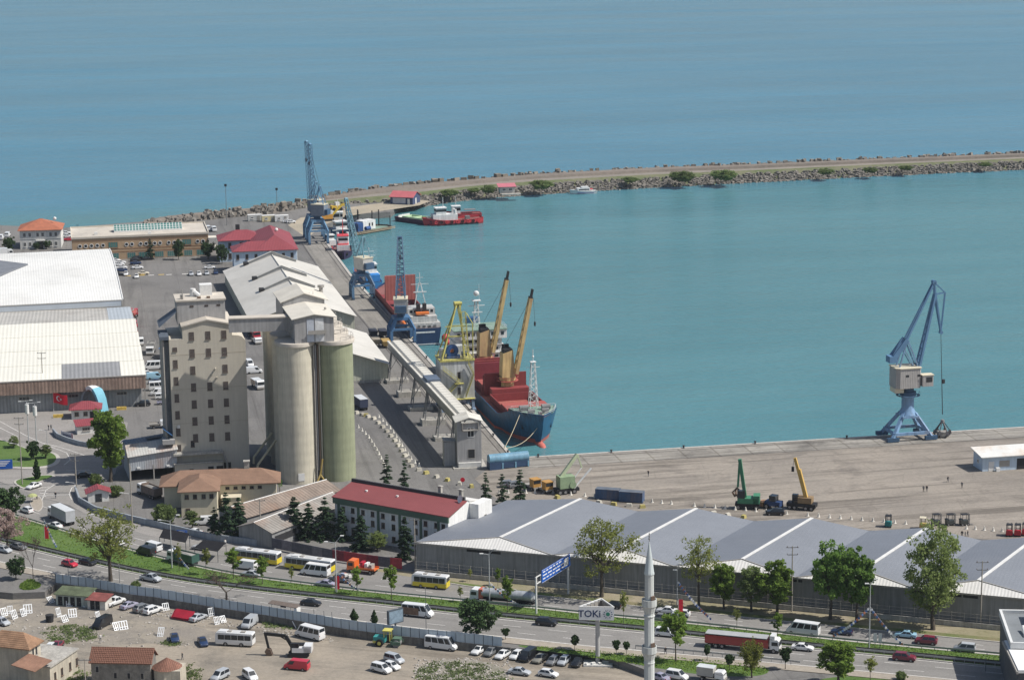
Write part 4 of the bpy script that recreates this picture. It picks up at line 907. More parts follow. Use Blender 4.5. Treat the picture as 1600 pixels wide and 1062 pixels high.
# ------------------------------------------------------------------ long grey warehouse by the highway
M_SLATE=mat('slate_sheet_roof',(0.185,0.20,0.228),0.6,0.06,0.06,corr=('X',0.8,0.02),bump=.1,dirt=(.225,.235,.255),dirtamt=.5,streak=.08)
M_SLATE2=mat('slate_sheet_roof_lit',(0.215,0.228,0.252),0.6,0.06,0.06,corr=('X',0.8,0.02),bump=.1,dirt=(.18,.193,.215),dirtamt=.5,streak=.08)  # lighter copy for the right-hand slopes, sunlight put into the colour
M_HIPW=mat('pale_hip_sheet',(0.70,0.68,0.64),0.7,0.06,0.2,corr=('X',0.7,0.14))
M_DKWALL=mat('dark_grey_wall',(0.265,0.265,0.26),0.9,0.10,0.1,streak=0.3,dirt=(.2,.2,.195),dirtamt=.4)
def long_wh():
 a=P(652,893); b=P(1597,984); ang=heading(a,b); H=7.0; HR=8.9
 pk=[P(x,y,HR) for x,y in ((778,838),(968,854),(1156,872),(1345,888),(1525,904))]
 inv=Matrix.Rotation(-ang,4,'Z')@Matrix.Translation(-a)
 L_=(b-a).length
 ridges=[(inv@p).x for p in pk]; wid=L_/5.0
 vall=[-.3]+[(ridges[i]+ridges[i+1])/2 for i in range(4)]+[L_+6]
 back=(inv@P(899.5,780,HR)); D=back.y+1.0; skew=(back.x-ridges[0])/(back.y-(inv@pk[0]).y)   # ridges run slightly askew to the road front
 t=thing('long_warehouse','long grey roadside warehouse with five low slate-grey gables and white hip ends','warehouse',a,ang)
 mb=MB(); mb.add([(0,0,0),(L_,0,0),(L_+skew*D,D,0),(skew*D,D,0),(0,0,H),(L_,0,H),(L_+skew*D,D,H),(skew*D,D,H)],[(0,1,5,4),(1,2,6,5),(2,3,7,6),(3,0,4,7),(4,5,6,7)]); mb.build('wall',M_DKWALL,t)
 mb=MB(); mb.box(-.3,L_+.3,-.5,0.02,H-.35,H+.02); mb.build('eave_gutter',M_FRAMEG,t)
 f=1.7
 for i,r in enumerate(ridges):
  x0,x1=vall[i],vall[i+1]; ys=3.0
  fl=lambda x,y,z:(x+skew*y,y,z)
  A,B=fl(x0,-.5,H+.02),fl(x1,-.5,H+.02); C,Dd=fl(x1,D,H+.02),fl(x0,D,H+.02); pk0=fl(r-skew*0,ys,HR); pk1=fl(r,D,HR)
  # front triangular hip, two long slopes
  mb=MB(); mb.slab([A,B,pk0],.12); mb.build('hip_end',M_HIPW,t)
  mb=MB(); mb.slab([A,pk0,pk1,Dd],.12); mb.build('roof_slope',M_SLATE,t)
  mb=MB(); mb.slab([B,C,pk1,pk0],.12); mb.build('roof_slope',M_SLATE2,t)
  mb=MB(); mb.add([fl(x0,D-.02,H),fl(x1,D-.02,H),fl(r,D-.02,HR-.1)],[(0,1,2)]); mb.build('back_gable',M_HIPW,t)
  mb=MB(); mb.beam((pk0[0],pk0[1],HR+.06),(pk1[0],pk1[1],HR+.06),.75,.14); mb.build('ridge_cap',mat('ridge_white',(0.66,0.65,0.62),.7,.08,.5),t)
  for e0,e1 in ((A,pk0),(B,pk0)):
   mb=MB(); mb.beam((e0[0],e0[1],e0[2]+.05),(e1[0],e1[1],e1[2]+.05),.25,.1); mb.build('hip_cap',M_FRAMEG,t)
 for x0,x1 in ((12,20),(77,88),(111,125)):
  mb=MB(); mb.box(x0,x1,-.06,0,H-1.1,H-.45); mb.build('clerestory',M_DARK,t)
 n=int(L_/2.9)
 for k in range(n+1):
  if k%2: continue
  mb=MB(); mb.box(k*2.9-.16,k*2.9+.16,-.07,0,0,H-.4); mb.build('pilaster',M_DKWALL,t)
 # low wire fence on a plinth in front
 w=thing('wall_fence','low mesh fence on a concrete plinth along the foot of the grey warehouse wall','fence',a,ang)
 mb=MB(); mb.box(0,L_-3,-1.6,-1.35,0,1.1); mb.build('plinth',M_CONC,w)
 pm=MB(); pm.box(-.05,.05,-1.5,-1.4,1.1,3.1); pme=pm.mesh('post',M_FRAMEG)
 for k in range(int(L_/2.6)): put('post',pme,w,(k*2.6+.3,0,0))
 mb=MB()
 for z in (1.5,2.2,2.95): mb.box(0,L_-3,-1.47,-1.43,z,z+.04)
 mb.build('wires',M_FRAMEG,w)
 return t
long_wh()
# ------------------------------------------------------------------ white block with a crimson roof (hotel-like)
M_GREENBAND=mat('green_band',(0.10,0.15,0.11),.7,.1,.4); M_WHITEBR=mat('white_render',(0.74,0.73,0.70),.85,.06,.2,streak=.15)
M_CRIM=mat('crimson_roof',(0.26,0.075,0.075),.6,.08,.15,corr=('X',.5,.12))
def hotel():
 o,ang,W=frame((522.8,775),(700,806),9.6); t=thing('white_block','three-storey white block with a crimson sheet roof and dark green bands among pines','building',o,ang)
 H=9.6; mb=MB(); mb.extx([(0,0),(0,H-.9),(7.3,11.0),(7.9,11.1),(7.9,11.2),(14,9.8),(14,0)],0,W); mb.build('wall',M_WHITEBR,t)
 mb=MB(); mb.slab([(-.5,-.6,H),(W+.5,-.6,H),(W+.2,7.4,11.4),(-.5,7.4,11.4)],.2); r=mb.build('roof',M_CRIM,t)
 mb=MB(); mb.box(-.6,W-.6,7.45,8.1,10.8,12.1); mb.build('parapet',mat('black_parapet',(0.05,0.05,0.055),.8,.15,.4),t)
 mb=MB(); mb.slab([(-.4,8.15,11.4),(W+.2,8.15,11.4),(W+.2,14.3,10.0),(-.4,14.3,10.0)],.2); mb.build('rear_roof',M_HIPW,t)
 mb=MB(); mb.box(-.3,W+.3,-.45,-.02,H-1.6,H-.25); mb.build('eave_band',M_GREENBAND,t)
 mb=MB(); mb.box(W+.02,W+2.6,8.6,14.2,0,10.6); mb.build('end_wall',M_WHITEBR,t)
 for k,x in enumerate([2.4,5.2,8.2,11.0,14.0,17.0,20.2,23.4,26.2,29.2,31.2]):
  if k%2==0:
   mb=MB(); mb.box(x-1.6,x-.9,-.12,0,0,H-1.6); mb.build('pilaster',M_GREENBAND,t)
  for z in (.9,3.9,6.3): window(t,x+.1,0,z,1.0,1.4 if z<6 else 1.2,0,M_FRAMEB,bars=1)
  if k%3==0:
   mb=MB(); mb.box(x-.9,x-.45,-.45,-.05,3.3,3.7); mb.build('air_conditioner',M_FRAMEW,t)
 window(t,W+2.62,11.4,6,.9,1.6,math.pi/2,M_FRAMEG)
 for x,y in ((24.5,7.8),(30.4,7.8)):
  mb=MB(); mb.box(x-.4,x+.4,y+.5,y+1.2,10.9,13.4); mb.box(x-.55,x+.55,y+.35,y+1.35,13.4,13.6); mb.build('chimney',M_CONC,t)
 mb=MB(); mb.lathe([(.001,0),(.5,.06),(.95,.3)],12); d=mb.build('satellite_dish',M_FRAMEW,t,60,(W-.9,6.6,11.9)); d.rotation_euler=(R(70),0,R(-20))
 for x in (6,15):
  mb=MB(); mb.box(x,x+.5,4,4.5,10.3,11.0); mb.build('roof_vent',M_FRAMEW,r)
hotel()
# ------------------------------------------------------------------ beige house with brown tiled roofs
M_BTILE=mat('brown_tile',(0.255,0.155,0.105),.85,.12,.4,corr=('Y',.45,.2)); M_BEIGE=mat('beige_render',(0.60,0.54,0.40),.9,.05,.2,streak=.08)
def beige_house():
 o=P(284,808); ang=R(5); t=thing('beige_house','beige two-part house with brown tiled hip roofs in front of the flour mill','house',o,ang)
 mb=MB(); mb.box(0,8.7,0,13,0,6.6); mb.build('wall',M_BEIGE,t)
 mb=MB(); mb.box(-4.6,23,9.0,17.5,0,5.6); mb.build('wall',M_BEIGE,t)
 mb=MB(); hip(mb,0,8.7,0,13,6.6,2.1,.8); mb.build('roof',M_BTILE,t)
 mb=MB(); hip(mb,-5,23.4,8.9,17.6,5.7,2.7,.8); r=mb.build('roof',M_BTILE,t)
 for x in (1.4,3.4,5.5,7.4): window(t,x,0,4.6,1.0,1.1,0,M_FRAMEB)
 window(t,1.6,0,1.0,1.1,1.2,0,M_FRAMEB)
 for x in (11,13,15,17,19): window(t,x,9.0,4.2,1.0,.7,0,M_FRAMEB)
 mb=MB(); mb.box(15.2,16.4,13,14,7,10.0); mb.box(15,16.6,12.8,14.2,10,10.25); mb.build('chimney',M_CONC,r)
 mb=MB(); mb.cyl((0,0,0),1.7,3.6,16); mb.lathe([(1.72,3.6),(.9,4.1),(.001,4.2)],16); tk=P(412,806)
 mb=MB(); mb.box(9.6,14.2,5.6,8.9,0,2.9); mb.box(9.4,14.4,5.4,8.95,2.9,3.1); mb.build('lean_to',M_BEIGE,t)
beige_house()
mb=MB(); mb.cyl((0,0,0),1.75,3.9,18); mb.lathe([(1.8,3.9),(1.0,4.4),(.001,4.5)],18)
t=thing('water_tank','white cylindrical water tank beside the beige house','tank',P(393,785)); mb.build('shell',M_WHITEWALL,t,40); mb=MB()
for z in (.8,2.0,3.2): mb.lathe([(1.76,z),(1.84,z),(1.84,z+.1),(1.76,z+.1)],18)
mb.build('hoops',M_FRAMEG,t);
# ------------------------------------------------------------------ corrugated open shed left of the mill
M_BLUESHEET=mat('blue_grey_sheet',(0.13,0.17,0.23),.7,.15,.3,corr=('X',.8,.2),dirt=(.25,.2,.16),dirtamt=.5); M_PALESHEET=mat('pale_blue_sheet',(0.42,0.44,0.46),.75,.1,.3,corr=('X',.6,.12),dirt=(.36,.22,.16),dirtamt=.5)
def open_shed():
 o=P(204,752); ang=R(15); t=thing('open_shed','old corrugated open-fronted shed with a patched dark blue roof beside the mill','shed',o,ang)
 W,D=12.2,15.0
 mb=MB(); mb.slab([(-.4,5.5,8.3),(W+.3,5.5,9.6),(W+.3,D,8.6),(-.4,D,7.3)],.12); mb.build('roof_slope',M_BLUESHEET,t)
 mb=MB(); mb.slab([(-.5,-.6,6.6),(W+.3,-.6,7.8),(W+.3,5.5,9.6),(-.5,5.5,8.35)],.12); mb.build('roof_slope',mat('pale_rusty_sheet',(0.50,0.49,0.46),.75,.12,.3,corr=('X',.7,.12),dirt=(.36,.2,.14),dirtamt=.6),t)
 mb=MB(); mb.slab([(W*.45,7,9.15),(W*.95,7,9.65),(W*.95,11,9.2),(W*.45,11,8.65)],.02); mb.build('roof_patch',mat('black_patch',(.05,.06,.08),.8,.2,.5),t)
 mb=MB(); mb.extx([(0,2.9),(0,6.5),(.15,6.6),(.15,2.9)],0,W); mb.add([(0,-.02,2.8),(W,-.02,3.2),(W,-.02,7.7),(0,-.02,6.5)],[(0,1,2,3)]); mb.build('front_sheeting',M_PALESHEET,t)
 mb=MB(); mb.box(-.1,0,0,D,0,7); mb.box(0,W,D-.2,D,0,7.5); mb.build('side_wall',M_PALESHEET,t)
 for x in (.1,W/2,W-.1):
  mb=MB(); mb.box(x-.15,x+.15,-.1,.2,0,4); mb.build('post',M_FRAMEG,t)
 for x in (2.2,9.8):
  mb=MB(); mb.box(x-.4,x+.4,-.4,-.05,3.3,3.7); mb.build('floodlight',M_FRAMEW,t)
open_shed()
# ------------------------------------------------------------------ rusty sheds
M_RUST=mat('rusty_sheet',(0.34,0.27,0.215),.85,.2,.25,corr=('Y',1.0,.25),dirt=(.24,.13,.08),dirtamt=.6)
for k,(a_,b_,lab,off) in enumerate([((386,806),(531,764),'long low shed with a rust-streaked corrugated roof left of the white block',0),((425,830),(545,783),'low shed with a grey corrugated roof hidden by pines left of the white block',1)]):
 p,q=P(*a_,4.2),P(*b_,4.2); ang=heading(p,q); L_=(q-p).length; t=thing('corrugated_shed',lab,'shed',(p.x,p.y,0),ang)
 Wd=10.0
 mb=MB(); mb.extx([(0,0),(Wd,0),(Wd,4.0),(Wd*.5,5.6),(0,4.0)],0,L_); mb.build('wall',M_DKWALL,t)
 for s_ in (0,1):
  mb=MB(); y0=-.4 if s_==0 else Wd+.4
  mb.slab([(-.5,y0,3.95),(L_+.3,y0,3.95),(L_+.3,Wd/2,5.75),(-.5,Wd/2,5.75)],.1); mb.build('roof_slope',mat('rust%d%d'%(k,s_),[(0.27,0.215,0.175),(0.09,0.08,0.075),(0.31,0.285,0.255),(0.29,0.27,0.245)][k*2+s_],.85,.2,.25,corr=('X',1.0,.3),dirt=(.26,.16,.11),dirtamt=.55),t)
 mb=MB(); mb.tube((-.5,Wd/2,5.8),(L_+.3,Wd/2,5.8),.12,None,6); mb.build('ridge_cap',M_FRAMEW,t)
 mb=MB(); mb.box(1,9,-.08,0,1.2,2.8); mb.build('window_strip',M_DARK,t)
# ------------------------------------------------------------------ blue-walled shed on the right quay
def quay_shed():
 fl,fl2=P(1535,736.4),P(1520.7,728); ang=R(11); t=thing('quay_shed','white-roofed pale blue shed standing on the quay apron at the right edge','shed',fl,ang)
 W,D,H=17.0,6.2,3.9
 mb=MB(); mb.extx([(0,0),(D,0),(D,H),(D/2,H+.2),(0,H)],0,W); mb.build('wall',M_BLUEWALL,t)
 mb=MB(); mb.slab([(-.7,-.9,H+.1),(W,-.9,H+.1),(W,D+.6,H+1.0),(-.7,D+.6,H+1.0)],.2); mb.build('roof',mat('white_rust_roof',(0.68,0.67,0.63),.7,.06,.2,dirt=(.5,.3,.14),dirtamt=.4),t)
 door(t,2.4,0,0,1.3,2.4,0,M_FRAMEW); mb=MB(); mb.box(4.6,7.4,-.06,0,1.0,2.6); mb.build('shutter',M_FRAMEG,t); mb=MB(); mb.box(9.4,13.6,-.08,0,0,2.9); mb.build('open_bay',M_DARK,t)
 window(t,0,3,1.6,1,1,-math.pi/2); mb=MB(); mb.box(3.4,4.4,-1.1,-.3,0,1.0); mb.build('meter_box',M_FRAMEW,t)
quay_shed()
# ------------------------------------------------------------------ gate buildings
def hiphut(name,label,cat,px,W,D,H,rise,ang,wm,rm,ov=.5,wins=((1.2,.9,1.0,1.0),)):
 t=thing(name,label,cat,P(*px),ang); mb=MB(); mb.box(0,W,0,D,0,H); mb.build('wall',wm,t); mb=MB(); hip(mb,0,W,0,D,H,rise,ov); mb.build('roof',rm,t)
 for x,z,w,h in wins: window(t,x,0,z,w,h,0,M_FRAMEB)
 door(t,W*.72,0,0,.9,2.0,0,M_DARK); return t
hiphut('gatehouse','beige gatehouse with a dark brown hip roof behind the flag','hut',(89,638),7.6,5.6,3.0,1.5,R(8),M_BEIGE,mat('dark_brown_roof',(0.15,0.115,0.095),.8,.12,.4,corr=('Y',.5,.15)),.6,((1.3,.9,.9,1.1),(4.2,.9,1.0,1.1)))
hiphut('security_kiosk','white security kiosk under a crimson hip roof in front of the blue arch','kiosk',(112,655),8.0,6.0,2.9,1.7,R(8),M_WHITEWALL,M_REDROOF,.7,((1.5,.9,1.2,1.2),(4,.9,1.2,1.2)))
t=thing('ticket_kiosk','small white kiosk with a crimson lean-to roof below the security kiosk','kiosk',P(121,679),R(20)); mb=MB(); mb.box(0,5.0,0,3.4,0,2.5); mb.build('wall',M_WHITEWALL,t); mb=MB(); mb.slab([(-.4,-.5,2.5),(5.4,-.5,2.5),(5.4,3.8,3.5),(-.4,3.8,3.5)],.15); mb.build('roof',M_REDROOF,t); window(t,2.5,0,.9,2.2,1.0,0,M_FRAMEG,bars=2)
t=thing('watch_hut','white hut with a crimson gable roof inside the curved road wall','hut',P(138,785),R(14)); mb=MB(); mb.ext([(0,0),(5.2,0),(5.2,2.5),(2.6,3.4),(0,2.5)],0,4.0); mb.build('wall',M_WHITEWALL,t)
for s_ in (-1,1):
 mb=MB(); mb.slab([(2.6+s_*3.2,-.5,2.35),(2.6,-.5,3.55),(2.6,4.5,3.55),(2.6+s_*3.2,4.5,2.35)],.12); mb.build('roof_slope',M_REDROOF,t)
door(t,2.6,0,0,1.4,2.0,0,M_GLASS)
# arch over the gate
def gate_arch():
 t=thing('gate_arch','tall light blue arch with a white crown standing at the port gate','arch',P(147,640),R(-35)); n=12; Wd=3.4
 pts=[(-4.2+8.4*k/n, 7.4*math.sin(math.pi*min(1,max(0,k/n)))**.55) for k in range(n+1)]
 pts[0]=(-4.2,0); pts[-1]=(4.2,0)
 def seg(k0,k1,m,nm):
  mb=MB(); rings=[]
  for k in range(k0,k1+1):
   x,z=pts[k]; xi,zi=x*.8,z*.86
   rings.append([(x,-Wd/2,z),(x,Wd/2,z),(xi,Wd/2,zi),(xi,-Wd/2,zi)])
  mb.loft(rings); mb.build(nm,m,t,30)
 seg(0,4,mat('arch_grey',(0.30,0.33,0.36),.6,.1,.5),'left_leg'); seg(4,8,mat('arch_white',(0.70,0.72,0.73),.6,.05,.5),'crown'); seg(8,12,mat('arch_blue',(0.17,0.42,0.52),.5,.06,.5),'right_leg')
gate_arch()
# hut and kiosk on the breakwater
t=thing('boat_hut','dark blue boat hut with a red gable roof at the root of the breakwater','hut',P(610,318.5),R(-20)); W,D,H=11.0,9.0,3.4
mb=MB(); mb.extx([(0,0),(D,0),(D,H),(D/2,H+1.9),(0,H)],0,W); mb.build('wall',mat('navy_wall',(0.06,0.08,0.15),.8,.1,.4),t)
for s_ in (-1,1):
 mb=MB(); mb.slab([(-.5,D/2+s_*(D/2+.6),H-.1),(W+.5,D/2+s_*(D/2+.6),H-.1),(W+.5,D/2,H+2.1),(-.5,D/2,H+2.1)],.12); mb.build('roof_slope',mat('faded_red_roof',(0.48,0.13,0.14),.7,.1,.3),t)
mb=MB(); mb.box(1.2,7.5,-.06,0,.3,2.9); mb.build('shutter',mat('shutter_grey',(0.45,0.46,0.5),.7,.1,.5),t); mb=MB(); mb.box(8.4,9.6,-.08,0,.1,2.6); mb.build('door',M_FRAMEW,t); mb=MB(); mb.box(W,W+.06,3.2,4.4,0,2.6); mb.build('door',M_FRAMEW,t)
t=thing('breakwater_kiosk','small kiosk with a pink flat roof and white deck on the breakwater','kiosk',P(781,302,0.7),R(8)); mb=MB(); mb.box(0,7,0,5,0,2.8); mb.build('wall',mat('kiosk_wall',(0.5,0.47,0.42),.8,.1,.5),t); mb=MB(); mb.slab([(-.8,-.8,3.0),(7.8,-.8,3.0),(7.8,5.6,3.9),(-.8,5.6,3.9)],.15); mb.build('roof',mat('pink_roof',(0.50,0.16,0.19),.7,.08,.4),t)
mb=MB(); mb.box(.5,9.5,-3.6,-.5,-.5,0); mb.build('deck',M_CONC,t); window(t,2,0,1,1.6,1.2); window(t,5,0,1,1.6,1.2)
# ------------------------------------------------------------------ foreground old houses
M_OLDTILE=mat('old_clay_tile',(0.235,0.115,0.08),.9,.3,.6,corr=('X',.35,.35),dirt=(.2,.11,.08),dirtamt=.6); M_OLDTILE2=mat('orange_clay_tile',(0.32,0.19,0.115),.9,.28,.6,corr=('X',.35,.3),dirt=(.3,.17,.1),dirtamt=.5)
M_OLDWALL=mat('aged_plaster',(0.50,0.45,0.36),.9,.14,.4,streak=.3,dirt=(.3,.28,.24),dirtamt=.5); M_STONE=mat('rubble_stone',(0.23,0.215,0.19),.95,.3,1.2,dirt=(.14,.13,.12),dirtamt=.5)
LOT=-1.5
def tiles(parent,p0,p1,p2,p3,rows,cols,m,name='roof_tile'):
 """courses of half-round clay tiles between the ridge p3-p2 and the eave p0-p1, every tile a piece of its own"""
 p0,p1,p2,p3=map(Vector,(p0,p1,p2,p3)); n=(p1-p0).cross(p3-p0).normalized()
 if n.z<0: n=-n
 w=(p1-p0).length/cols; l=(p3-p0).length/rows
 if ('t',round(w,2),round(l,2)) not in _wc:
  mb=MB(); prof=[(w*.52*math.cos(R(a)),w*.3*math.sin(R(a))) for a in (0,36,72,108,144,180)]
  vs=[(x,0,z+.05) for x,z in prof]+[(x*.85,l*1.12,z) for x,z in prof]; mb.add(vs,[(i,i+1,7+i,6+i) for i in range(5)]+[(5,4,3,2,1,0)]); _wc[('t',round(w,2),round(l,2))]=mb.mesh(name,m)
 me=_wc[('t',round(w,2),round(l,2))]
 for r_ in range(rows):
  for c in range(cols):
   u,v=(c+.5)/cols,r_/rows; a=p0.lerp(p1,u); b=p3.lerp(p2,u); q=a.lerp(b,v)+n*(.04+random.uniform(-.015,.03)); d=(b-a).normalized(); x=(p1-p0).normalized(); x=(x-d*x.dot(d)).normalized(); zz=x.cross(d)
   o=put(name,me,parent); o.matrix_local=Matrix(((x.x,d.x,zz.x,q.x),(x.y,d.y,zz.y,q.y),(x.z,d.z,zz.z,q.z),(0,0,0,1)))
def tower_house():
 o=P(-62,1062,LOT); ang=R(32)
 c=P(35,992,8.6)       # apex of the pyramid roof
 er=P(67,1000,6.3); ef=P(45.4,1013.7,6.3)
 ang=heading(ef,er); W=(er-ef).length
 t=thing('tower_house','derelict cream house with an orange-tiled pyramid roof in the bottom left corner','house',(ef.x,ef.y,LOT),ang)
 z=6.3-LOT; D=W*1.9
 mb=MB(); mb.box(.4,W-.4,.4,D-.4,0,z); mb.build('upper_wall',M_OLDWALL,t)
 mb=MB(); hip(mb,.3,W-.3,.3,D-.3,z,2.4,.5); r=mb.build('roof',M_OLDTILE2,t)
 for x in (W*.38,W*.62):
  mb=MB(); mb.box(-.4,.4,-.06,.02,0,1.5); mb.cyl((0,-.06,1.5),.001,.001,3);
  w=window(t,x,.4,z-2.3,.7,1.7,0,M_FRAMEG,M_DARK,True,bars=0)
 # lower terrace block
 mb=MB(); mb.box(-.4,W+5.2,-4.6,.35,0,z-3.2); mb.build('lower_wall',M_OLDWALL,t)
 mb=MB(); mb.box(-.7,W+5.5,-4.9,.38,z-3.2,z-2.9); mb.build('terrace',M_CONC,t)
 mb=MB(); mb.box(W-.35,W+5.2,.4,9,0,z-3.2); mb.build('lower_wall',M_OLDWALL,t)
 mb=MB(); mb.box(W-.3,W+5.5,.4,9.3,z-3.2,z-2.9); mb.build('terrace',M_CONC,t)
 for x in (1.5,4.2,7.5,10.2):
  window(t,x,-4.6,z-6.4,.8,1.6,0,M_FRAMEB,M_DARK)
 mb=MB(); mb.slab([(-6.5,-4.8,z-1.9),(.4,-4.8,z-1.9),(.4,.3,z-1.0),(-6.5,.3,z-1.0)],.12); mb.build('tin_roof',mat('rust_tin',(0.27,0.15,0.10),.85,.2,.4,corr=('X',.5,.25)),t)
tower_house()
def stone_house():
 el,er=P(138,1035,3.4),P(237,1037,3.4); rl,rr=P(143,1011,5.6),P(246,1013,5.6); ang=heading(el,er); W=(er-el).length
 t=thing('stone_house','long stone house with weathered red clay roof tiles at the bottom left','house',(el.x,el.y,LOT),ang)
 h=3.4-LOT; d=((Matrix.Rotation(-ang,4,'Z')@(rl-el)).y); hr=5.6-LOT; ov=.4
 mb=MB(); mb.extx([(ov,0),(ov,h-.05),(d,hr-.15),(2*d-ov,h-.05),(2*d-ov,0)],ov,W-ov); mb.build('wall',M_STONE,t)
 for s_ in (0,1):
  mb=MB(); y=0 if s_==0 else 2*d
  mb.slab([(0,y,h),(W,y,h),(W,d,hr),(0,d,hr)],.12); r=mb.build('roof_slope',M_OLDTILE,t)
  if s_==0: tiles(r,(0,-.1,h),(W,-.1,h),(W,d,hr),(0,d,hr),8,36,M_OLDTILE)
 mb=MB(); mb.tube((0,d,hr+.08),(W,d,hr+.08),.16,None,6); mb.build('ridge_tile',M_OLDTILE,t)
 for x in (1.6,5.2,7.9,10.6): window(t,x,ov,1.6 if x>2 else 2.8,.7,1.3,0,M_FRAMEG,M_DARK,False,bars=0)
 # round-cornered annex
 ax,ay=W+.3,-.6
 mb=MB(); mb.lathe([(2.7,0),(2.7,h-1.2)],12,(ax+2.2,ay+2.8,0)); mb.box(ax+2.2,ax+5.4,ay+.2,ay+5.2,0,h-1.2); an=mb.build('annex_wall',M_OLDWALL,t)
 mb=MB(); mb.lathe([(3.1,h-1.25),(.001,h+.7)],14,(ax+2.2,ay+2.8,0)); mb.build('annex_roof',M_OLDTILE,t)
 window(an,ax+4.0,ay+.2,1.0,.7,1.0,0,M_FRAMEG,M_DARK,False)
stone_house()
# ------------------------------------------------------------------ flat-roofed block at the bottom right corner
def corner_block():
 A=P(1561,951,11.0); B=P(1579,1003,11.0); ang=heading(B,A)
 t=thing('flat_roofed_block','dark flat-roofed block with white parapet copings cut by the right edge','building',(B.x,B.y,LOT),ang-math.pi/2)
 L_=(A-B).length; z=11.0-LOT
 mb=MB(); mb.box(0.3,16,.3,L_-.3,0,z-.8); mb.build('wall',mat('slate_wall',(0.11,0.115,0.125),.8,.1,.3),t)
 mb=MB(); mb.box(.3,16,.3,L_-.3,z-.8,z-.7); mb.build('roof',mat('grey_felt',(0.20,0.215,0.225),.85,.1,.3),t)
 cp=mat('white_coping',(0.66,0.66,0.64),.7,.06,.5)
 mb=MB(); mb.box(0,.5,0,L_,z-1.2,z); mb.box(.5,16,L_-.5,L_,z-1.2,z-.02); mb.box(.5,3.6,0,.4,z-1.2,z-.02); mb.build('coping',cp,t)
 mb=MB(); mb.box(6,16,4,L_-3,z-.7,z+1.6); mb.build('roof_lift_house',M_BEIGE,t); mb=MB(); mb.box(5.6,16,3.6,L_-2.6,z+1.6,z+1.9); mb.build('lift_house_roof',M_FLATROOF,t)
 mb=MB(); mb.tube((3.4,5,z-.5),(3.4,9,z+.2),.3,None,8); mb.build('solar_tube',M_FRAMEW,t)
 C=P(1566,1000,9.5); Dd=P(1588,1047,9.5); a2=heading(Dd,C)
 t=thing('white_roofed_block','lower block with a broad bright white roof edge at the right edge','building',(Dd.x,Dd.y,LOT),a2-math.pi/2)
 L2=(C-Dd).length; z=9.5-LOT
 mb=MB(); mb.box(.6,16,.5,L2-.3,0,z-.5); mb.build('wall',mat('slate_wall2',(0.09,0.095,0.105),.8,.1,.3),t)
 mb=MB(); mb.box(0,.35,-.3,L2,z-.6,z-.1); mb.build('gutter',M_FRAMEG,t)
 mb=MB(); mb.box(.4,4.2,0,L2-.1,z-.5,z+.1); mb.box(4.2,16,0,3.2,z-.5,z+.09); mb.build('roof_border',mat('bright_white_sheet',(0.78,0.78,0.77),.6,.04,.4),t)
 mb=MB(); mb.box(4.2,16,3.2,L2-.1,z-.5,z-.3); mb.build('roof',mat('dirty_felt',(0.24,0.21,0.18),.9,.25,.3),t)
corner_block()
# ------------------------------------------------------------------ minaret
def minaret():
 z_t=30.0; p=P(1014.5,897,z_t)
 # scale: the shaft is a little over two metres across
 t=thing('minaret','slender pale stone minaret with two balconies and a lead cone in the foreground','minaret',(p.x,p.y,LOT),R(15))
 def zz(y): # height where the shaft's axis shows at picture row y
  lo,hi=-40.0,80.0
  for _ in range(50):
   m=(lo+hi)/2; v=Vector((p.x,p.y,m-CAM_H)); fw=v.y*_cp-v.z*_sp; up=v.y*_sp+v.z*_cp; yy=531-(up/fw)*F_PX
   if yy>y: lo=m
   else: hi=m
  return lo-LOT
 m=mat('minaret_stone',(0.52,0.54,0.52),.85,.07,.3,streak=.2); lead=mat('lead_cone',(0.50,0.545,0.545),.6,.06,.5)
 s=(Vector((p.x,p.y,z_t))-Vector((0,0,CAM_H))).length/F_PX; r0=7.4*s
 n=12
 zc=zz(897); ztip=zz(848); zb1,zb2=zz(948),zz(1021)
 mb=MB(); mb.lathe([(r0*1.12,0),(r0*1.12,zb2-1.2),(r0*1.06,zb2-1.0),(r0*1.06,zb1-1.2),(r0,zb1-1),(r0*.96,zc)],n); mb.build('shaft',m,t,25)
 mb=MB(); mb.lathe([(r0*1.08,zc-.25),(r0*1.1,zc),(r0*1.02,zc+.2),(r0*.62,(zc+ztip)/2),(.06,ztip),(.001,ztip)],n); cn=mb.build('cone',lead,t,25)
 mb=MB(); mb.lathe([(.06,ztip-.2),(.07,ztip+.3),(.2,ztip+.5),(.07,ztip+.75),(.17,ztip+1.0),(.06,ztip+1.2),(.12,ztip+1.45),(.03,ztip+1.6),(.03,ztip+1.9)],8); mb.build('finial',M_STEEL,cn)
 for zb in (zb1,zb2):
  R_=r0*1.62
  mb=MB(); mb.lathe([(r0*1.0,zb-1.3),(r0*1.16,zb-1.2),(r0*1.2,zb-.9),(r0*1.36,zb-.6),(r0*1.4,zb-.3),(R_,zb),(R_,zb+.05),(R_,zb+1.25),(R_*.92,zb+1.25),(R_*.92,zb+.1),(r0*.9,zb+.1)],n); b=mb.build('balcony',m,t,25)
  mb=MB(); mb.bc((.45*r0,-r0*.93,zb+1.05),(.75,.45,1.9)); mb.build('doorway',M_FRAMEB,b)
  mb=MB(); mb.lathe([(r0*1.06,zb-2.1),(r0*1.2,zb-2.0),(r0*1.2,zb-1.85),(r0*1.06,zb-1.75)],n); mb.build('ring_moulding',m,t)
minaret()
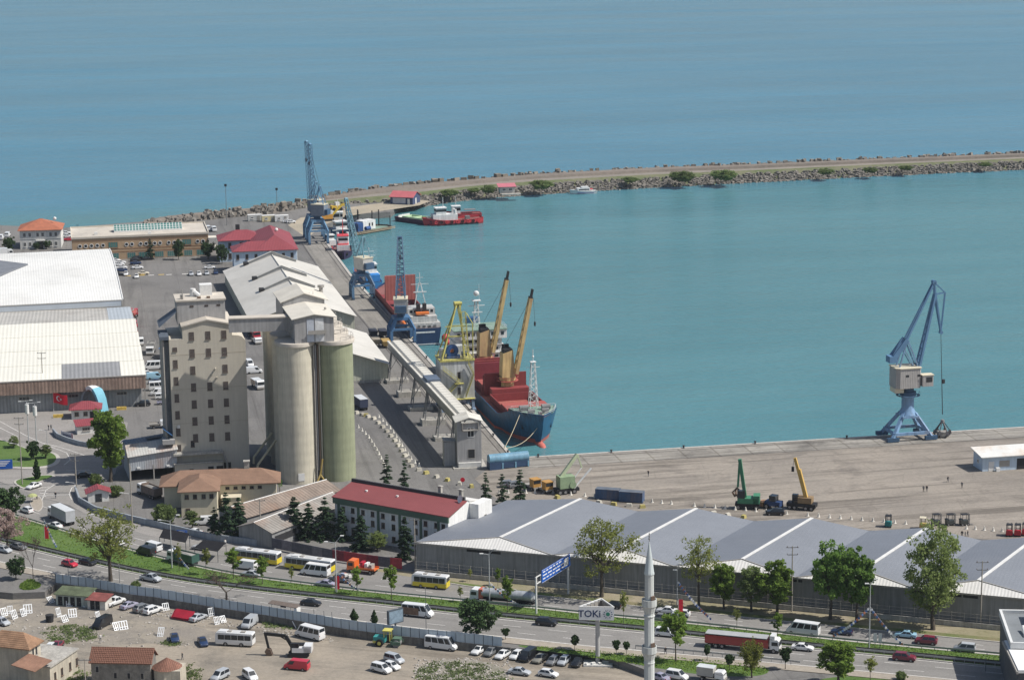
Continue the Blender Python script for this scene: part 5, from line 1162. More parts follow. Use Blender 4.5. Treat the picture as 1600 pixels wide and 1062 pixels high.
# ------------------------------------------------------------------ harbour cranes
M_CRB=mat('crane_blue',(0.10,0.20,0.32),.6,.15,.4,streak=.2,dirt=(.16,.12,.1),dirtamt=.5); M_CRB2=mat('crane_pale_blue',(0.13,0.25,0.38),.6,.12,.4,streak=.2); M_CRN=mat('crane_navy',(0.05,0.10,0.17),.6,.15,.4)
M_HOUSEG=mat('crane_house_grey',(0.40,0.38,0.36),.75,.1,.5,corr=('X',.5,.12)); M_ROPE=mat('rope_dark',(0.04,0.04,0.045),.8,.1,1); M_CREAM=mat('cream_panel',(0.62,0.56,0.42),.7,.1,.5)
M_HB=mat('crane_house_blue',(0.19,0.22,0.26),.75,.15,.5)
def portal_crane(name,label,base,rz,g,hp_,hh,jib,el,slew,m,mj,w0=3.2,w1=1.2,house=M_HOUSEG,group=None,back=True):
 t=thing(name,label,'crane',base,rz,group); b=g*.45
 for sx in (-1,1):
  for sy in (-1,1):
   mb=MB(); mb.beam((sx*g/2,sy*b,.9),(sx*g/2,sy*b,hp_*.55),.9); mb.beam((sx*g/2,sy*b,hp_*.55),(sx*g*.28,sy*b*.7,hp_),.9); lg=mb.build('leg',m,t)
   mb=MB(); mb.bc((sx*g/2,sy*b,.5),(.9,2.4,.8));
   for dy in (-.7,.7): mb.T=None; mb.tube((sx*g/2-.25,sy*b+dy,.35),(sx*g/2+.25,sy*b+dy,.35),.35,None,8)
   mb.build('bogie',M_CRN,lg)
 mb=MB()
 for sy in (-1,1): mb.bc((0,sy*b,hp_*.58),(g,.6,.7))
 for sx in (-1,1): mb.bc((sx*g/2,0,hp_*.58),(.55,2*b,.6))
 mb.bc((0,0,hp_),(g*.72,b*1.6,1.0)); mb.build('portal_frame',m,t)
 mb=MB(); mb.lathe([(1.4,hp_+.5),(1.4,hp_+1.6),(1.9,hp_+1.6),(1.9,hp_+2.1),(0,hp_+2.1)],16); mb.build('turntable',M_CRN,t,40)
 z=hp_+2.1; c,s_=math.cos(slew),math.sin(slew); f=Vector((c,s_,0)); r=Vector((-s_,c,0))
 mb=MB(); mb.T=Matrix.Translation((0,0,z))@Matrix.Rotation(slew,4,'Z'); mb.box(-4.0,1.6,-2.2,2.2,0,hh); ho=mb.build('machinery_house',house,t)
 mb=MB(); mb.T=Matrix.Translation((0,0,z))@Matrix.Rotation(slew,4,'Z'); mb.box(-4.2,1.8,-2.4,2.4,hh,hh+.25); mb.build('house_roof',M_CREAM,ho)
 mb=MB(); mb.T=Matrix.Translation((0,0,z))@Matrix.Rotation(slew,4,'Z'); mb.box(1.6,3.2,-2.4,-.6,.6,3.0); cb=mb.build('cab',house,t)
 mb=MB(); mb.T=Matrix.Translation((0,0,z))@Matrix.Rotation(slew,4,'Z'); mb.box(3.2,3.24,-2.2,-.8,1.5,2.7); mb.box(1.8,3.0,-2.45,-2.4,1.5,2.7); mb.build('cab_window',M_GLASS,cb)
 for k in range(2):
  mb=MB(); mb.T=Matrix.Translation((0,0,z))@Matrix.Rotation(slew,4,'Z'); x=-2.8+k*2; mb.box(x,x+1,-2.24,-2.2,hh*.5,hh*.75); mb.build('house_window',M_GLASS,ho)
 foot=f*1.4+Vector((0,0,z+hh*.35)); tip=foot+f*(jib*math.cos(el))+Vector((0,0,jib*math.sin(el)))
 mb=MB(); mb.lattice(foot,tip,w0,w1,int(jib/1.7),.21 if jib<25 else .12,None,None,r); mb.tube(tip-r*w1*.6,tip+r*w1*.6,.5,None,8); jb=mb.build('jib',mj,t)
 if back:
  top=-f*1.6+Vector((0,0,z+hh+7.5)); mb=MB()
  for s2 in (-1,1):
   mb.beam(f*1.2+r*s2*1.5+Vector((0,0,z+hh)),top+r*s2*.5,.35); mb.beam(-f*3.6+r*s2*1.5+Vector((0,0,z+hh)),top+r*s2*.5,.35)
  mb.beam(top-r*.9,top+r*.9,.4); mb.build('a_frame',mj,t)
  mb=MB(); mb.tube(top,foot.lerp(tip,.93),.07,None,4); mb.tube(top+r*.4,foot.lerp(tip,.6),.06,None,4); mb.build('stay_rope',M_ROPE,t)
  mb=MB(); mb.T=Matrix.Translation((0,0,z))@Matrix.Rotation(slew,4,'Z'); mb.box(-5.4,-4.05,-1.8,1.8,.4,2.6); mb.build('counterweight',M_CRN,t)
 mb=MB(); hk=tip+f*.5; mb.tube(hk,hk-Vector((0,0,jib*.25)),.05,None,4); mb.lathe([(.001,.9),(.4,.6),(.45,-.3),(.2,-.8),(.001,-1)],8,hk-Vector((0,0,jib*.25+.8))); mb.build('hook_block',M_ROPE,jb)
 return t
cA=(P(611,533)+P(644,533))/2; portal_crane('portal_crane','dark blue portal crane with a steep lattice jib beside the red-holded ship','',0,0,0,0,0,0,0,M_CRB,M_CRB) if False else None
portal_crane('portal_crane','dark blue portal crane with a steep lattice jib beside the open red-holded ship',cA,PA,7.6,8.0,4.6,23.5,R(62),R(80),mat('crane_mid_blue',(0.07,0.16,0.30),.6,.15,.4,streak=.2),M_CRN,3.6,1.4,M_HOUSEG,'portal cranes on the cargo pier')
cB=(P(554,466)+P(578,463))/2; portal_crane('portal_crane','pale portal crane with a thin leaning jib behind the open red-holded ship',cB,PA,7.6,8.5,4.2,24,R(73),R(118),M_CRB,mat('crane_teal',(0.17,0.30,0.36),.6,.12,.4),2.4,.9,mat('crane_house_pale',(0.46,0.44,0.40),.75,.12,.5),'portal cranes on the cargo pier')
cC=(P(484,381)+P(509,378))/2; portal_crane('portal_crane','tallest blue jib crane, the nearer of the pair at the pier head',cC,PA,7.6,9.5,4.5,27.5,R(88),R(150),M_CRB2,M_CRB2,1.7,1.5,M_HB,'portal cranes on the cargo pier')
cD=cC+PY*13+PX*.3; portal_crane('portal_crane','tall blue jib crane, the farther of the pair at the pier head',cD,PA,7.6,9.5,4.5,27,R(87.5),R(140),M_CRB2,mat('crane_mid_pale',(0.16,0.29,0.40),.6,.12,.4),1.5,1.2,M_HB,'portal cranes on the cargo pier')
# luffing crane with a double-link jib on the right-hand quay
def level_crane():
 b0=P(1417,683); sc=1/5.5
 def q(px,py,y=0.0): return Vector(((px-1417)*sc,y,(683-py)*sc/.965))
 t=thing('level_luffing_crane','pale blue level-luffing crane with grab standing alone on the right-hand quay','crane',b0,PA)
 m=mat('luffing_blue',(0.20,0.33,0.50),.6,.1,.4,streak=.3,dirt=(.22,.2,.2),dirtamt=.5); md=mat('luffing_dark_blue',(0.11,0.22,0.36),.6,.12,.4)
 for sx,px in ((-1,1386),(1,1446)):
  for sy in (-1,1):
   f=q(px,678,sy*4.2); mb=MB(); mb.beam(f,q(1417+sx*9,646,sy*1.2),.9,1.0); lg=mb.build('leg',m,t)
   mb=MB(); mb.bc((f.x,f.y,.7),(3.4,1.0,1.0));
   for dx in (-1.2,-.4,.4,1.2): mb.tube((f.x+dx,f.y-.4,.4),(f.x+dx,f.y+.4,.4),.4,None,8)
   mb.build('bogie',M_CRN,lg)
 mb=MB()
 for sy in (-1,1): mb.beam(q(1389,672,sy*4),q(1443,672,sy*4),.6,.8)
 for px in (1389,1443): mb.beam(q(px,672,-4),q(px,672,4),.6,.8)
 for sy in (-1,1): mb.beam(q(1404,650,sy*2.4),q(1430,650,sy*2.4),.6)
 mb.build('portal_frame',m,t)
 mb=MB(); z0,z1=q(0,648).z,q(0,619).z; mb.lathe([(2.6,z0),(1.7,z0+1.8),(1.7,z1-1.0),(2.3,z1)],12); mb.build('column',m,t,40)
 mb=MB(); z=q(0,619).z; mb.lathe([(2.2,z),(2.2,z+.9),(1.6,z+.9),(1.6,z+1.8),(0,z+1.8)],14); mb.build('turntable',M_CRN,t,40)
 mb=MB(); mb.lathe([(2.6,z-.2),(3.3,z-.2),(3.3,z-.1),(2.6,z-.1)],14);
 for k in range(14):
  a=2*math.pi*k/14; mb.tube((3.25*math.cos(a),3.25*math.sin(a),z-.1),(3.25*math.cos(a),3.25*math.sin(a),z+1),.04,None,4)
 mb.build('walkway',M_CRN,t)
 hz0,hz1=q(0,607).z,q(0,578).z; x0,x1=q(1393,0).x,q(1432,0).x
 mb=MB(); mb.prism([(x0,-2.2),(x0+1.0,-2.8),(x1-.4,-2.8),(x1,-2.2),(x1,2.8),(x0,2.8)],hz0,hz1); ho=mb.build('machinery_house',M_HOUSEG,t)
 mb=MB(); mb.prism([(x0-.2,-2.4),(x0+.9,-3.0),(x1,-3.0),(x1+.1,-2.2),(x1+.1,3.0),(x0-.2,3.0)],hz1,hz1+.25); mb.build('house_roof',M_CREAM,ho)
 for px in (1410,1428):
  p=q(px,590); mb=MB(); mb.box(p.x-.5,p.x+.4,-2.84,-2.8,p.z,p.z+.6); mb.build('house_window',M_GLASS,ho)
 mb=MB(); mb.box(x0-.1,x0+2.4,-2,2,hz0-1.3,hz0); mb.build('counterweight',M_CREAM,t)
 c0,c1=q(1433,605),q(1450,589); mb=MB(); mb.box(c0.x,c1.x,-3.2,-.8,c0.z,c1.z); cb=mb.build('cab',M_HOUSEG,t); mb=MB(); mb.box(c0.x-.1,c1.x+.2,-3.3,-.7,c1.z,c1.z+.2); mb.build('cab_roof',M_CREAM,cb)
 mb=MB(); mb.box(c1.x,c1.x+.04,-3,-1,c0.z+1,c1.z-.3); mb.box(c0.x+1,c1.x-.3,-3.24,-3.2,c0.z+1.2,c1.z-.4); mb.build('cab_window',M_GLASS,cb)
 jf,jh=q(1432,577),q(1456,474); mb=MB()
 for sy in (-1,1): mb.beam(jf+Vector((0,sy*1.1,0)),jh+Vector((0,sy*.4,0)),.55,.9)
 for k in range(10): p=jf.lerp(jh,(k+.5)/10); w=1.1-.7*(k+.5)/10; mb.beam(p-Vector((0,w,0)),p+Vector((0,w,0)),.25)
 jb=mb.build('jib',md,t)
 mb=MB();
 for k in range(22):
  p=jf.lerp(jh,k/24)+Vector((-.9,-.9,.3)); mb.beam(p,p+Vector((0,.8,0)),.07)
 mb.beam(jf+Vector((-.9,-.9,.3)),jf.lerp(jh,.92)+Vector((-.9,-.9,.3)),.08); mb.build('ladder',M_CRN,jb)
 top,tail,tip=q(1454,456),q(1472,472),q(1467,530); mb=MB()
 for sy in (-.5,.5):
  v=Vector((0,sy,0)); mb.beam(top+v,jh+v,.4); mb.beam(jh+v,tip+v*.4,.4,.6); mb.beam(top+v,tail+v*.6,.22); mb.beam(tail+v*.6,tip+v*.4,.2); mb.beam(jh+v,tail+v*.6,.2); mb.beam(top+v,tip+v*.4,.22)
 mb.tube(top-Vector((0,.7,0)),top+Vector((0,.7,0)),.6,None,10); mb.tube(tip-Vector((0,.5,0)),tip+Vector((0,.5,0)),.5,None,10); mb.build('fly_jib',md,t)
 lv=q(1412,537); mb=MB()
 for sy in (-.8,.8): mb.beam(lv+Vector((0,sy,0)),top+Vector((0,sy*.5,0)),.4,.5)
 mb.build('tie_link',md,t)
 cw=q(1390,565); mb=MB()
 for sy in (-1.2,1.2): mb.beam(cw+Vector((0,sy,0)),lv+Vector((0,sy,0)),.5,1.3)
 mb.bc(cw,(2.2,3.0,1.8)); mb.build('balance_lever',md,t)
 mb=MB()
 for sy in (-1.2,1.2):
  v=Vector((0,sy,0)); mb.beam(q(1400,578)+v,lv+v,.35); mb.beam(q(1430,578)+v,lv+v,.35); mb.beam(q(1408,552)+v,q(1422,575)+v,.25)
 mb.build('a_frame',m,t)
 gp=q(1473,652); mb=MB(); mb.tube(tip,gp+Vector((0,.15,0)),.07,None,4); mb.tube(tip,gp-Vector((0,.15,0)),.07,None,4); mb.box(-.35+gp.x,.35+gp.x,-.3,.3,q(0,606).z,q(0,600).z); mb.build('hoist_rope',M_ROPE,t)
 gb=thing('orange_peel_grab','open steel orange-peel grab standing on the quay under the lone crane','grab',P(1472,682),0); mb=MB(); zt=5.0
 mb.lathe([(.001,zt),(.5,zt-.2),(.6,zt-.9),(.3,zt-1.2)],8); mb.build('head',M_STEEL,gb)
 for k in range(6):
  a=2*math.pi*k/6; c,s_=math.cos(a),math.sin(a); mb=MB(); mb.beam((.4*c,.4*s_,zt-.9),(2.0*c,2.0*s_,1.9),.22); mb.beam((2.0*c,2.0*s_,1.9),(2.2*c,2.2*s_,.9),.7,.5); mb.beam((2.2*c,2.2*s_,.9),(1.4*c,1.4*s_,.1),.5,.3); mb.build('claw',mat('grab_steel',(0.10,0.095,0.10),.6,.25,.6),gb)
 mb=MB(); mb.bc((0,0,.9),(2.6,2.4,1.3)); mb.build('bucket_core',M_FRAMEG,gb)
level_crane()
# ------------------------------------------------------------------ ships
def hullmesh(L_,B,zk,prof,flare=.82,n=16,bow=.28,stern=.9,fore=.12):
 """prof(u)->deck height above the water, u from 0 (stern) to 1 (bow); x forward, centred amidships"""
 rings=[]
 for k in range(n+1):
  u=k/n; x=(u-.5)*L_
  if u>1-bow: q=(u-(1-bow))/bow; hb=B/2*max(.02,(1-q**2.2))
  elif u<.12: hb=B/2*(stern+(1-stern)*u/.12)
  else: hb=B/2
  zd=prof(u); wl=hb*(flare if u>1-bow*1.2 or u<.08 else .97)
  if u>1-bow: wl=hb*(flare-.5*max(0,(u-(1-bow))/bow)**1.5)
  xb=x-(fore*B*max(0,(u-.9)/.1) if u>.9 else 0)
  rings.append([(x,-hb,zd),(xb*.5+x*.5,-(hb*.5+wl*.5),zd*.4),(xb,-wl,0),(xb-(.4 if u>.9 else 0),-wl*.7,zk),(xb-(.4 if u>.9 else 0),wl*.7,zk),(xb,wl,0),(xb*.5+x*.5,(hb*.5+wl*.5),zd*.4),(x,hb,zd)])
 return rings
def ship_hull(t,L_,B,zk,prof,m,deckm,band=None,**kw):
 rings=hullmesh(L_,B,zk,prof,**kw); mb=MB(); n=8; vs=[q for r in rings for q in r]; fs=[]
 for k in range(len(rings)-1):
  for i in range(7): fs.append((k*8+i,k*8+i+1,(k+1)*8+i+1,(k+1)*8+i))
 fs.append(tuple(range(8))[::-1]); fs.append(tuple(range(len(vs)-8,len(vs)))); mb.add(vs,fs); h=mb.build('hull',m,t,50)
 mb=MB(); d=.55 if B>6 else .25
 vs=[]; fs=[]
 for r in rings:
  k=.96; vs+=[(r[0][0],r[0][1]*k,r[0][2]-d),(r[7][0],r[7][1]*k,r[7][2]-d)]
 for k in range(len(rings)-1): fs.append((2*k,2*k+1,2*k+3,2*k+2))
 mb.add(vs,fs); mb.build('deck',deckm,t)
 if band:
  mb=MB(); vs=[]; fs=[]
  for r in rings:
   vs+=[(r[2][0]+.02,r[2][1]*1.015,-.1),(r[1][0]*.35+r[2][0]*.65+.02,(r[1][1]*.35+r[2][1]*.65)*1.015,r[1][2]*.35)]
  for k in range(len(rings)-1): fs.append((2*k,2*k+1,2*k+3,2*k+2))
  o=len(vs)
  vs+=[(x,-y,z) for x,y,z in vs]; fs+=[tuple(i+o for i in f) for f in fs]
  mb.add(vs,fs); mb.build('boot_top',band,t)
 # gunwale rail
 mb=MB()
 for s_ in (0,7):
  for a,b in zip(rings,rings[1:]): mb.beam(a[s_],b[s_],.18,.14)
 mb.build('gunwale',m,t); return h,rings
M_HBLUE=mat('hull_blue',(0.02,0.11,0.22),.45,.15,.3,streak=.5,spec=.5,dirt=(.16,.11,.09),dirtamt=.35); M_HNAVY=mat('hull_navy',(0.02,0.045,0.11),.4,.15,.3,streak=.25,spec=.5); M_RED=mat('deck_red',(0.24,0.045,0.045),.7,.12,.3,streak=.15); M_REDL=mat('hatch_red',(0.36,0.09,0.075),.7,.1,.3); M_HULLRED=mat('antifouling',(0.50,0.14,0.11),.6,.1,.3)
M_SWH=mat('ship_white',(0.70,0.70,0.68),.6,.08,.3,streak=.25); M_SYEL=mat('ship_crane_yellow',(0.58,0.42,0.19),.65,.12,.4,streak=.35,dirt=(.36,.21,.12),dirtamt=.6); M_DGREEN=mat('deck_green',(0.20,0.29,0.23),.75,.15,.5); M_ORANGE=mat('lifeboat_orange',(0.75,0.20,0.05),.5,.1,.6); M_HULLW=mat('hull_white',(0.7,0.7,0.68),.4,.08,.4)
def windows_row(t,x,y0,y1,z,h,n,rz,m=None):
 for k in range(n):
  mb=MB(); w=abs(y1-y0)/n*.62; mb.box(-w/2,w/2,-.05,.02,0,h); yy=y0+(y1-y0)*(k+.5)/n
  mb.build('window',M_GLASS,t,None,(x,yy,z) if abs(abs(rz)-math.pi/2)<.1 else (yy,x,z),rz)
def rails(mb,pts,h=1.0,step=2.0):
 for a,b in zip(pts,pts[1:]):
  a,b=Vector(a),Vector(b)
  for z in (h*.5,h): mb.beam(a+Vector((0,0,z)),b+Vector((0,0,z)),.06)
  n=max(1,int((b-a).length/step))
  for k in range(n+1): p=a.lerp(b,k/n); mb.beam(p,p+Vector((0,0,h)),.06)
def cargo_ship():
 L_,B=104.0,16.0; ax=R(103.2)
 bw_=P(856,652,6.0); bow=Vector((bw_.x-1.2,bw_.y,SEA_Z)); d=Vector((math.cos(ax),math.sin(ax),0)); c=bow+d*(L_/2)
 t=thing('blue_cargo_ship','blue-hulled cargo ship with red hatches and two yellow deck cranes at the pier','ship',c,ax+math.pi)
 prof=lambda u: 5.2 if u<.80 else (5.2+3.4*min(1,(u-.80)/.10) if u<.9 else 8.6+.6*(u-.9)/.1)
 h,rg=ship_hull(t,L_,B,-3.5,prof,M_HBLUE,mat('weather_deck',(0.33,0.10,0.08),.8,.2,.4,dirt=(.35,.28,.2),dirtamt=.5),M_HULLRED,n=28,bow=.2,flare=.78,fore=.25)
 F_=L_/2
 # bulb
 mb=MB(); mb.loft([[(F_-6+6.5*s_,1.3*math.cos(a)*w,-.6+1.5*math.sin(a)*w) for a in [2*math.pi*k/10 for k in range(10)]] for s_,w in ((0,1.0),(.5,1.0),(.85,.75),(1.0,.25))]); mb.build('bulbous_bow',M_HULLRED,t,50)
 # forecastle deck
 zf=8.3
 mb=MB();
 for s_ in (-1,1): rails(mb,[(F_-1.5,s_*.8,zf+.3),(F_-6,s_*4.6,zf+.2),(F_-12,s_*6.6,zf),(F_-15,s_*7.0,zf-.6)],1.0,1.6)
 mb.beam((F_-15,-7,zf+.4),(F_-15,7,zf+.4),.08); mb.build('railing',M_SWH,t)
 mb=MB(); mb.add([(F_-1.6,-.4,zf+.12),(F_-1.6,.4,zf+.12),(F_-6,4.4,zf+.12),(F_-14,6.6,zf+.12),(F_-14,-6.6,zf+.12),(F_-6,-4.4,zf+.12)],[(0,1,2,3,4,5)]); mb.box(F_-14.2,F_-14,-6.6,6.6,4.6,zf+.12); mb.build('forecastle_deck',M_DGREEN,t)
 for x,y,s_ in ((F_-6,2,1.2),(F_-6,-2,1.2),(F_-10,3.2,1.5),(F_-10,-3.2,1.5),(F_-3.5,0,.7)):
  mb=MB(); mb.tube((x,y-.8*s_,zf+.9),(x,y+.8*s_,zf+.9),.5*s_,None,10); mb.bc((x,y,zf+.4),(1.2*s_,1.2*s_,.6)); mb.build('winch',M_STEEL,t)
 # foremast
 mb=MB(); mb.lattice((F_-11.5,0,zf),(F_-11.5,0,zf+13.5),2.4,1.0,8,.12); mb.tube((F_-11.5,0,zf+13.5),(F_-11.5,0,zf+17),.12,None,6); mb.bc((F_-11.5,0,zf+13.5),(1.6,1.6,.15)); mb.beam((F_-11.5,-2,zf+12),(F_-11.5,2,zf+12),.12); mb.ball((F_-11.5,0,zf+15),.35,6); mb.build('foremast',M_SWH,t)
 # hatches: two holds with coamings, covers folded upright at the ends
 zd=4.7; holds=((F_-16.5,F_-38.5),(F_-48,F_-68))
 for k,(x1,x0) in enumerate(holds):
  mb=MB(); mb.box(x0,x1,-6.4,-6.1,zd,zd+2.2); mb.box(x0,x1,6.1,6.4,zd,zd+2.2); mb.box(x0,x0+.3,-6.1,6.1,zd,zd+2.2); mb.box(x1-.3,x1,-6.1,6.1,zd,zd+2.2); co=mb.build('hatch_coaming',M_RED,t)
  mb=MB(); mb.box(x0+.3,x1-.3,-6.1,6.1,zd-.4,zd-.3); mb.build('hold_floor',mat('grain_floor',(0.20,0.13,0.08),.9,.2,.4),co)
  mb=MB(); mb.box(x1-8.0,x1-.1,-6.3,6.3,zd+2.25,zd+2.7); mb.build('hatch_cover',M_REDL,t)
  for j in range(3):
   if k==0: xx=F_-46.2-j*1.1
   else: xx=x0+1+j*1.3
   mb=MB(); mb.box(xx,xx+.7,-6.2,6.2,zd+.2,zd+6.6-j*.4); mb.build('hatch_cover',M_RED if j<2 else mat('hatch_dark_red',(0.20,0.035,0.045),.7,.12,.3),t)
  mb=MB(); mb.box(x0-3.5,x0-.2,-5.6,5.6,zd,zd+3.4); mb.build('mast_house',M_RED,t)
 # deck cranes
 for k,(x,jt) in enumerate(((F_-43,(6.5,-1.0)),(F_-73.5,(6.5,-1.0)))):
  y=0.0; cr=MB(); cr.lathe([(1.9,zd),(1.9,zd+4.8),(2.4,zd+5.2),(2.4,zd+6.2)],16,(x,y,0)); pd=cr.build('crane_pedestal',M_SYEL,t,40)
  mb=MB(); mb.lathe([(2.5,zd+5.0),(3.2,zd+5.0),(3.2,zd+5.1),(2.5,zd+5.1)],16,(x,y,0)); mb.lathe([(3.15,zd+6.0),(3.25,zd+6.0),(3.25,zd+6.1),(3.15,zd+6.1)],16,(x,y,0)); mb.build('platform',M_REDL,pd)
  mb=MB(); zc=zd+6.2; mb.loft([[(x-2.2,y-2.0,zc),(x+2.2,y-2.0,zc),(x+2.2,y+1.8,zc),(x-2.2,y+1.8,zc)],[(x-2.0,y-1.7,zc+7),(x+2.0,y-1.7,zc+7),(x+1.6,y+1.4,zc+8),(x-1.6,y+1.4,zc+8)]]); ch=mb.build('crane_house',M_SYEL,t)
  mb=MB(); mb.box(x-1.6,x+1.6,y-1.4,y+1.2,zc+7.2,zc+8.3); mb.box(x-1.9,x-1.1,y-1.2,y+.8,zc+8.0,zc+9.2); mb.build('sheaves',M_DARK,ch)
  ft=Vector((x+1.2,y+2.2,zc+1.0)); tp=Vector((x+1.6,y+6.8,zc+23.0))
  mb=MB()
  for s_ in (-1,1): mb.beam(ft+Vector((s_*1.3,0,0)),tp+Vector((s_*.65,0,0)),.8,1.0)
  for j in range(9): p=ft.lerp(tp,(j+.5)/9); w=1.1-.6*(j+.5)/9; mb.beam(p-Vector((w,0,0)),p+Vector((w,0,0)),.3,.3)
  jb=mb.build('crane_jib',M_SYEL,t)
  mb=MB()
  for s_ in (-1,1): mb.beam(tp+Vector((s_*.5,0,-.3)),tp+Vector((s_*.5,.6,2.6)),.45)
  mb.bc(tp,(1.8,.9,1.0)); mb.build('jib_head',M_DARK,jb)
  mb=MB(); mb.tube(Vector((x,y-1,zc+8.5)),tp,.05,None,4); mb.tube(tp+Vector((0,.8,0)),tp+Vector((0,1.2,-7)),.05,None,4); mb.lathe([(.001,.8),(.3,.4),(.3,-.5),(.001,-.9)],6,tp+Vector((0,1.2,-7.6))); mb.build('crane_rope',M_ROPE,jb)
 # accommodation block aft
 xa=F_-79; z=4.7
 mb=MB(); mb.box(xa-15,xa,-7.4,7.4,z,z+3.0); mb.box(xa-14,xa-.3,-6.8,6.8,z+3,z+10); sh=mb.build('superstructure',M_SWH,t)
 for k in range(3):
  mb=MB(); mb.box(xa-14.4,xa+.2,-7.2,7.2,z+3.0+k*2.5,z+3.15+k*2.5); mb.build('deck_edge',M_SWH,sh)
  windows_row(sh,xa-.28,-6,6,z+4.0+k*2.4,.8,6,math.pi/2)
 mb=MB(); mb.box(xa-10,xa+.6,-8.2,8.2,z+10,z+12.7); br=mb.build('bridge',M_SWH,t); windows_row(br,xa+.62,-7.6,7.6,z+11.1,1.0,10,math.pi/2); mb=MB(); mb.box(xa-10.3,xa+.9,-8.4,8.4,z+12.7,z+12.9); mb.build('bridge_deck',M_DGREEN,br)
 mb=MB(); rails(mb,[(xa+.8,-8.2,z+12.9),(xa+.8,8.2,z+12.9),(xa-10,8.2,z+12.9)],1,1.6); mb.build('railing',M_SWH,br)
 mb=MB(); mb.lattice((xa-5,0,z+12.9),(xa-5,0,z+21),1.8,.9,5,.12); mb.bc((xa-5,0,z+21),(2,2.6,.2)); mb.beam((xa-5,-2.6,z+19.4),(xa-5,2.6,z+19.4),.2); mb.ball((xa-5,0,z+23.2),.9,10); mb.beam((xa-4,-1.6,z+17.5),(xa-4,1.6,z+17.5),.3); mb.tube((xa-5.4,1,z+21),(xa-5.4,1,z+26),.06,None,4); mb.build('radar_mast',M_SWH,t)
 mb=MB(); mb.box(xa-13.5,xa-10.5,-1.8,1.8,z+9,z+14.5); mb.build('funnel',mat('funnel_blue',(0.03,0.09,0.2),.5,.1,.5),t)
 for s_ in (-1,1):
  mb=MB(); mb.loft([[(xa-11+dx,s_*7.6+.9*w*math.cos(a),z+5.4+.9*w*math.sin(a)) for a in [2*math.pi*k/8 for k in range(8)]] for dx,w in ((0,.3),(.8,1),(4.2,1),(5.2,.3))]); mb.build('lifeboat',M_ORANGE,t,50)
 # anchors, draught pocket and mooring lines
 for s_ in (-1,1):
  mb=MB(); mb.bc((F_-8.5,s_*3.9,4.4),(1.2,.6,1.4)); mb.build('anchor',M_DARK,t)
 wb=P(788,700,.3)
 for nm,pp in (('mooring_line',P(812,648,5.6)),('mooring_line',P(855,646,5.4))):
  mb=MB(); n=10; pts=[pp.lerp(wb,k/n)-Vector((0,0,2.2*math.sin(math.pi*k/n)*(1.2 if pp.x>5 else .2))) for k in range(n+1)]
  for a,b in zip(pts,pts[1:]): mb.tube(a,b,.09,None,5,False)
  lab='pale mooring line from the bow of the blue ship, the %s one' % ('steeper left' if pp.x<5 else 'slacker right')
  tag(mb.build(nm,mat('rope_cream',(0.50,0.43,0.30),.9,.1,1)),lab,'rope','bow mooring lines')
cargo_ship()
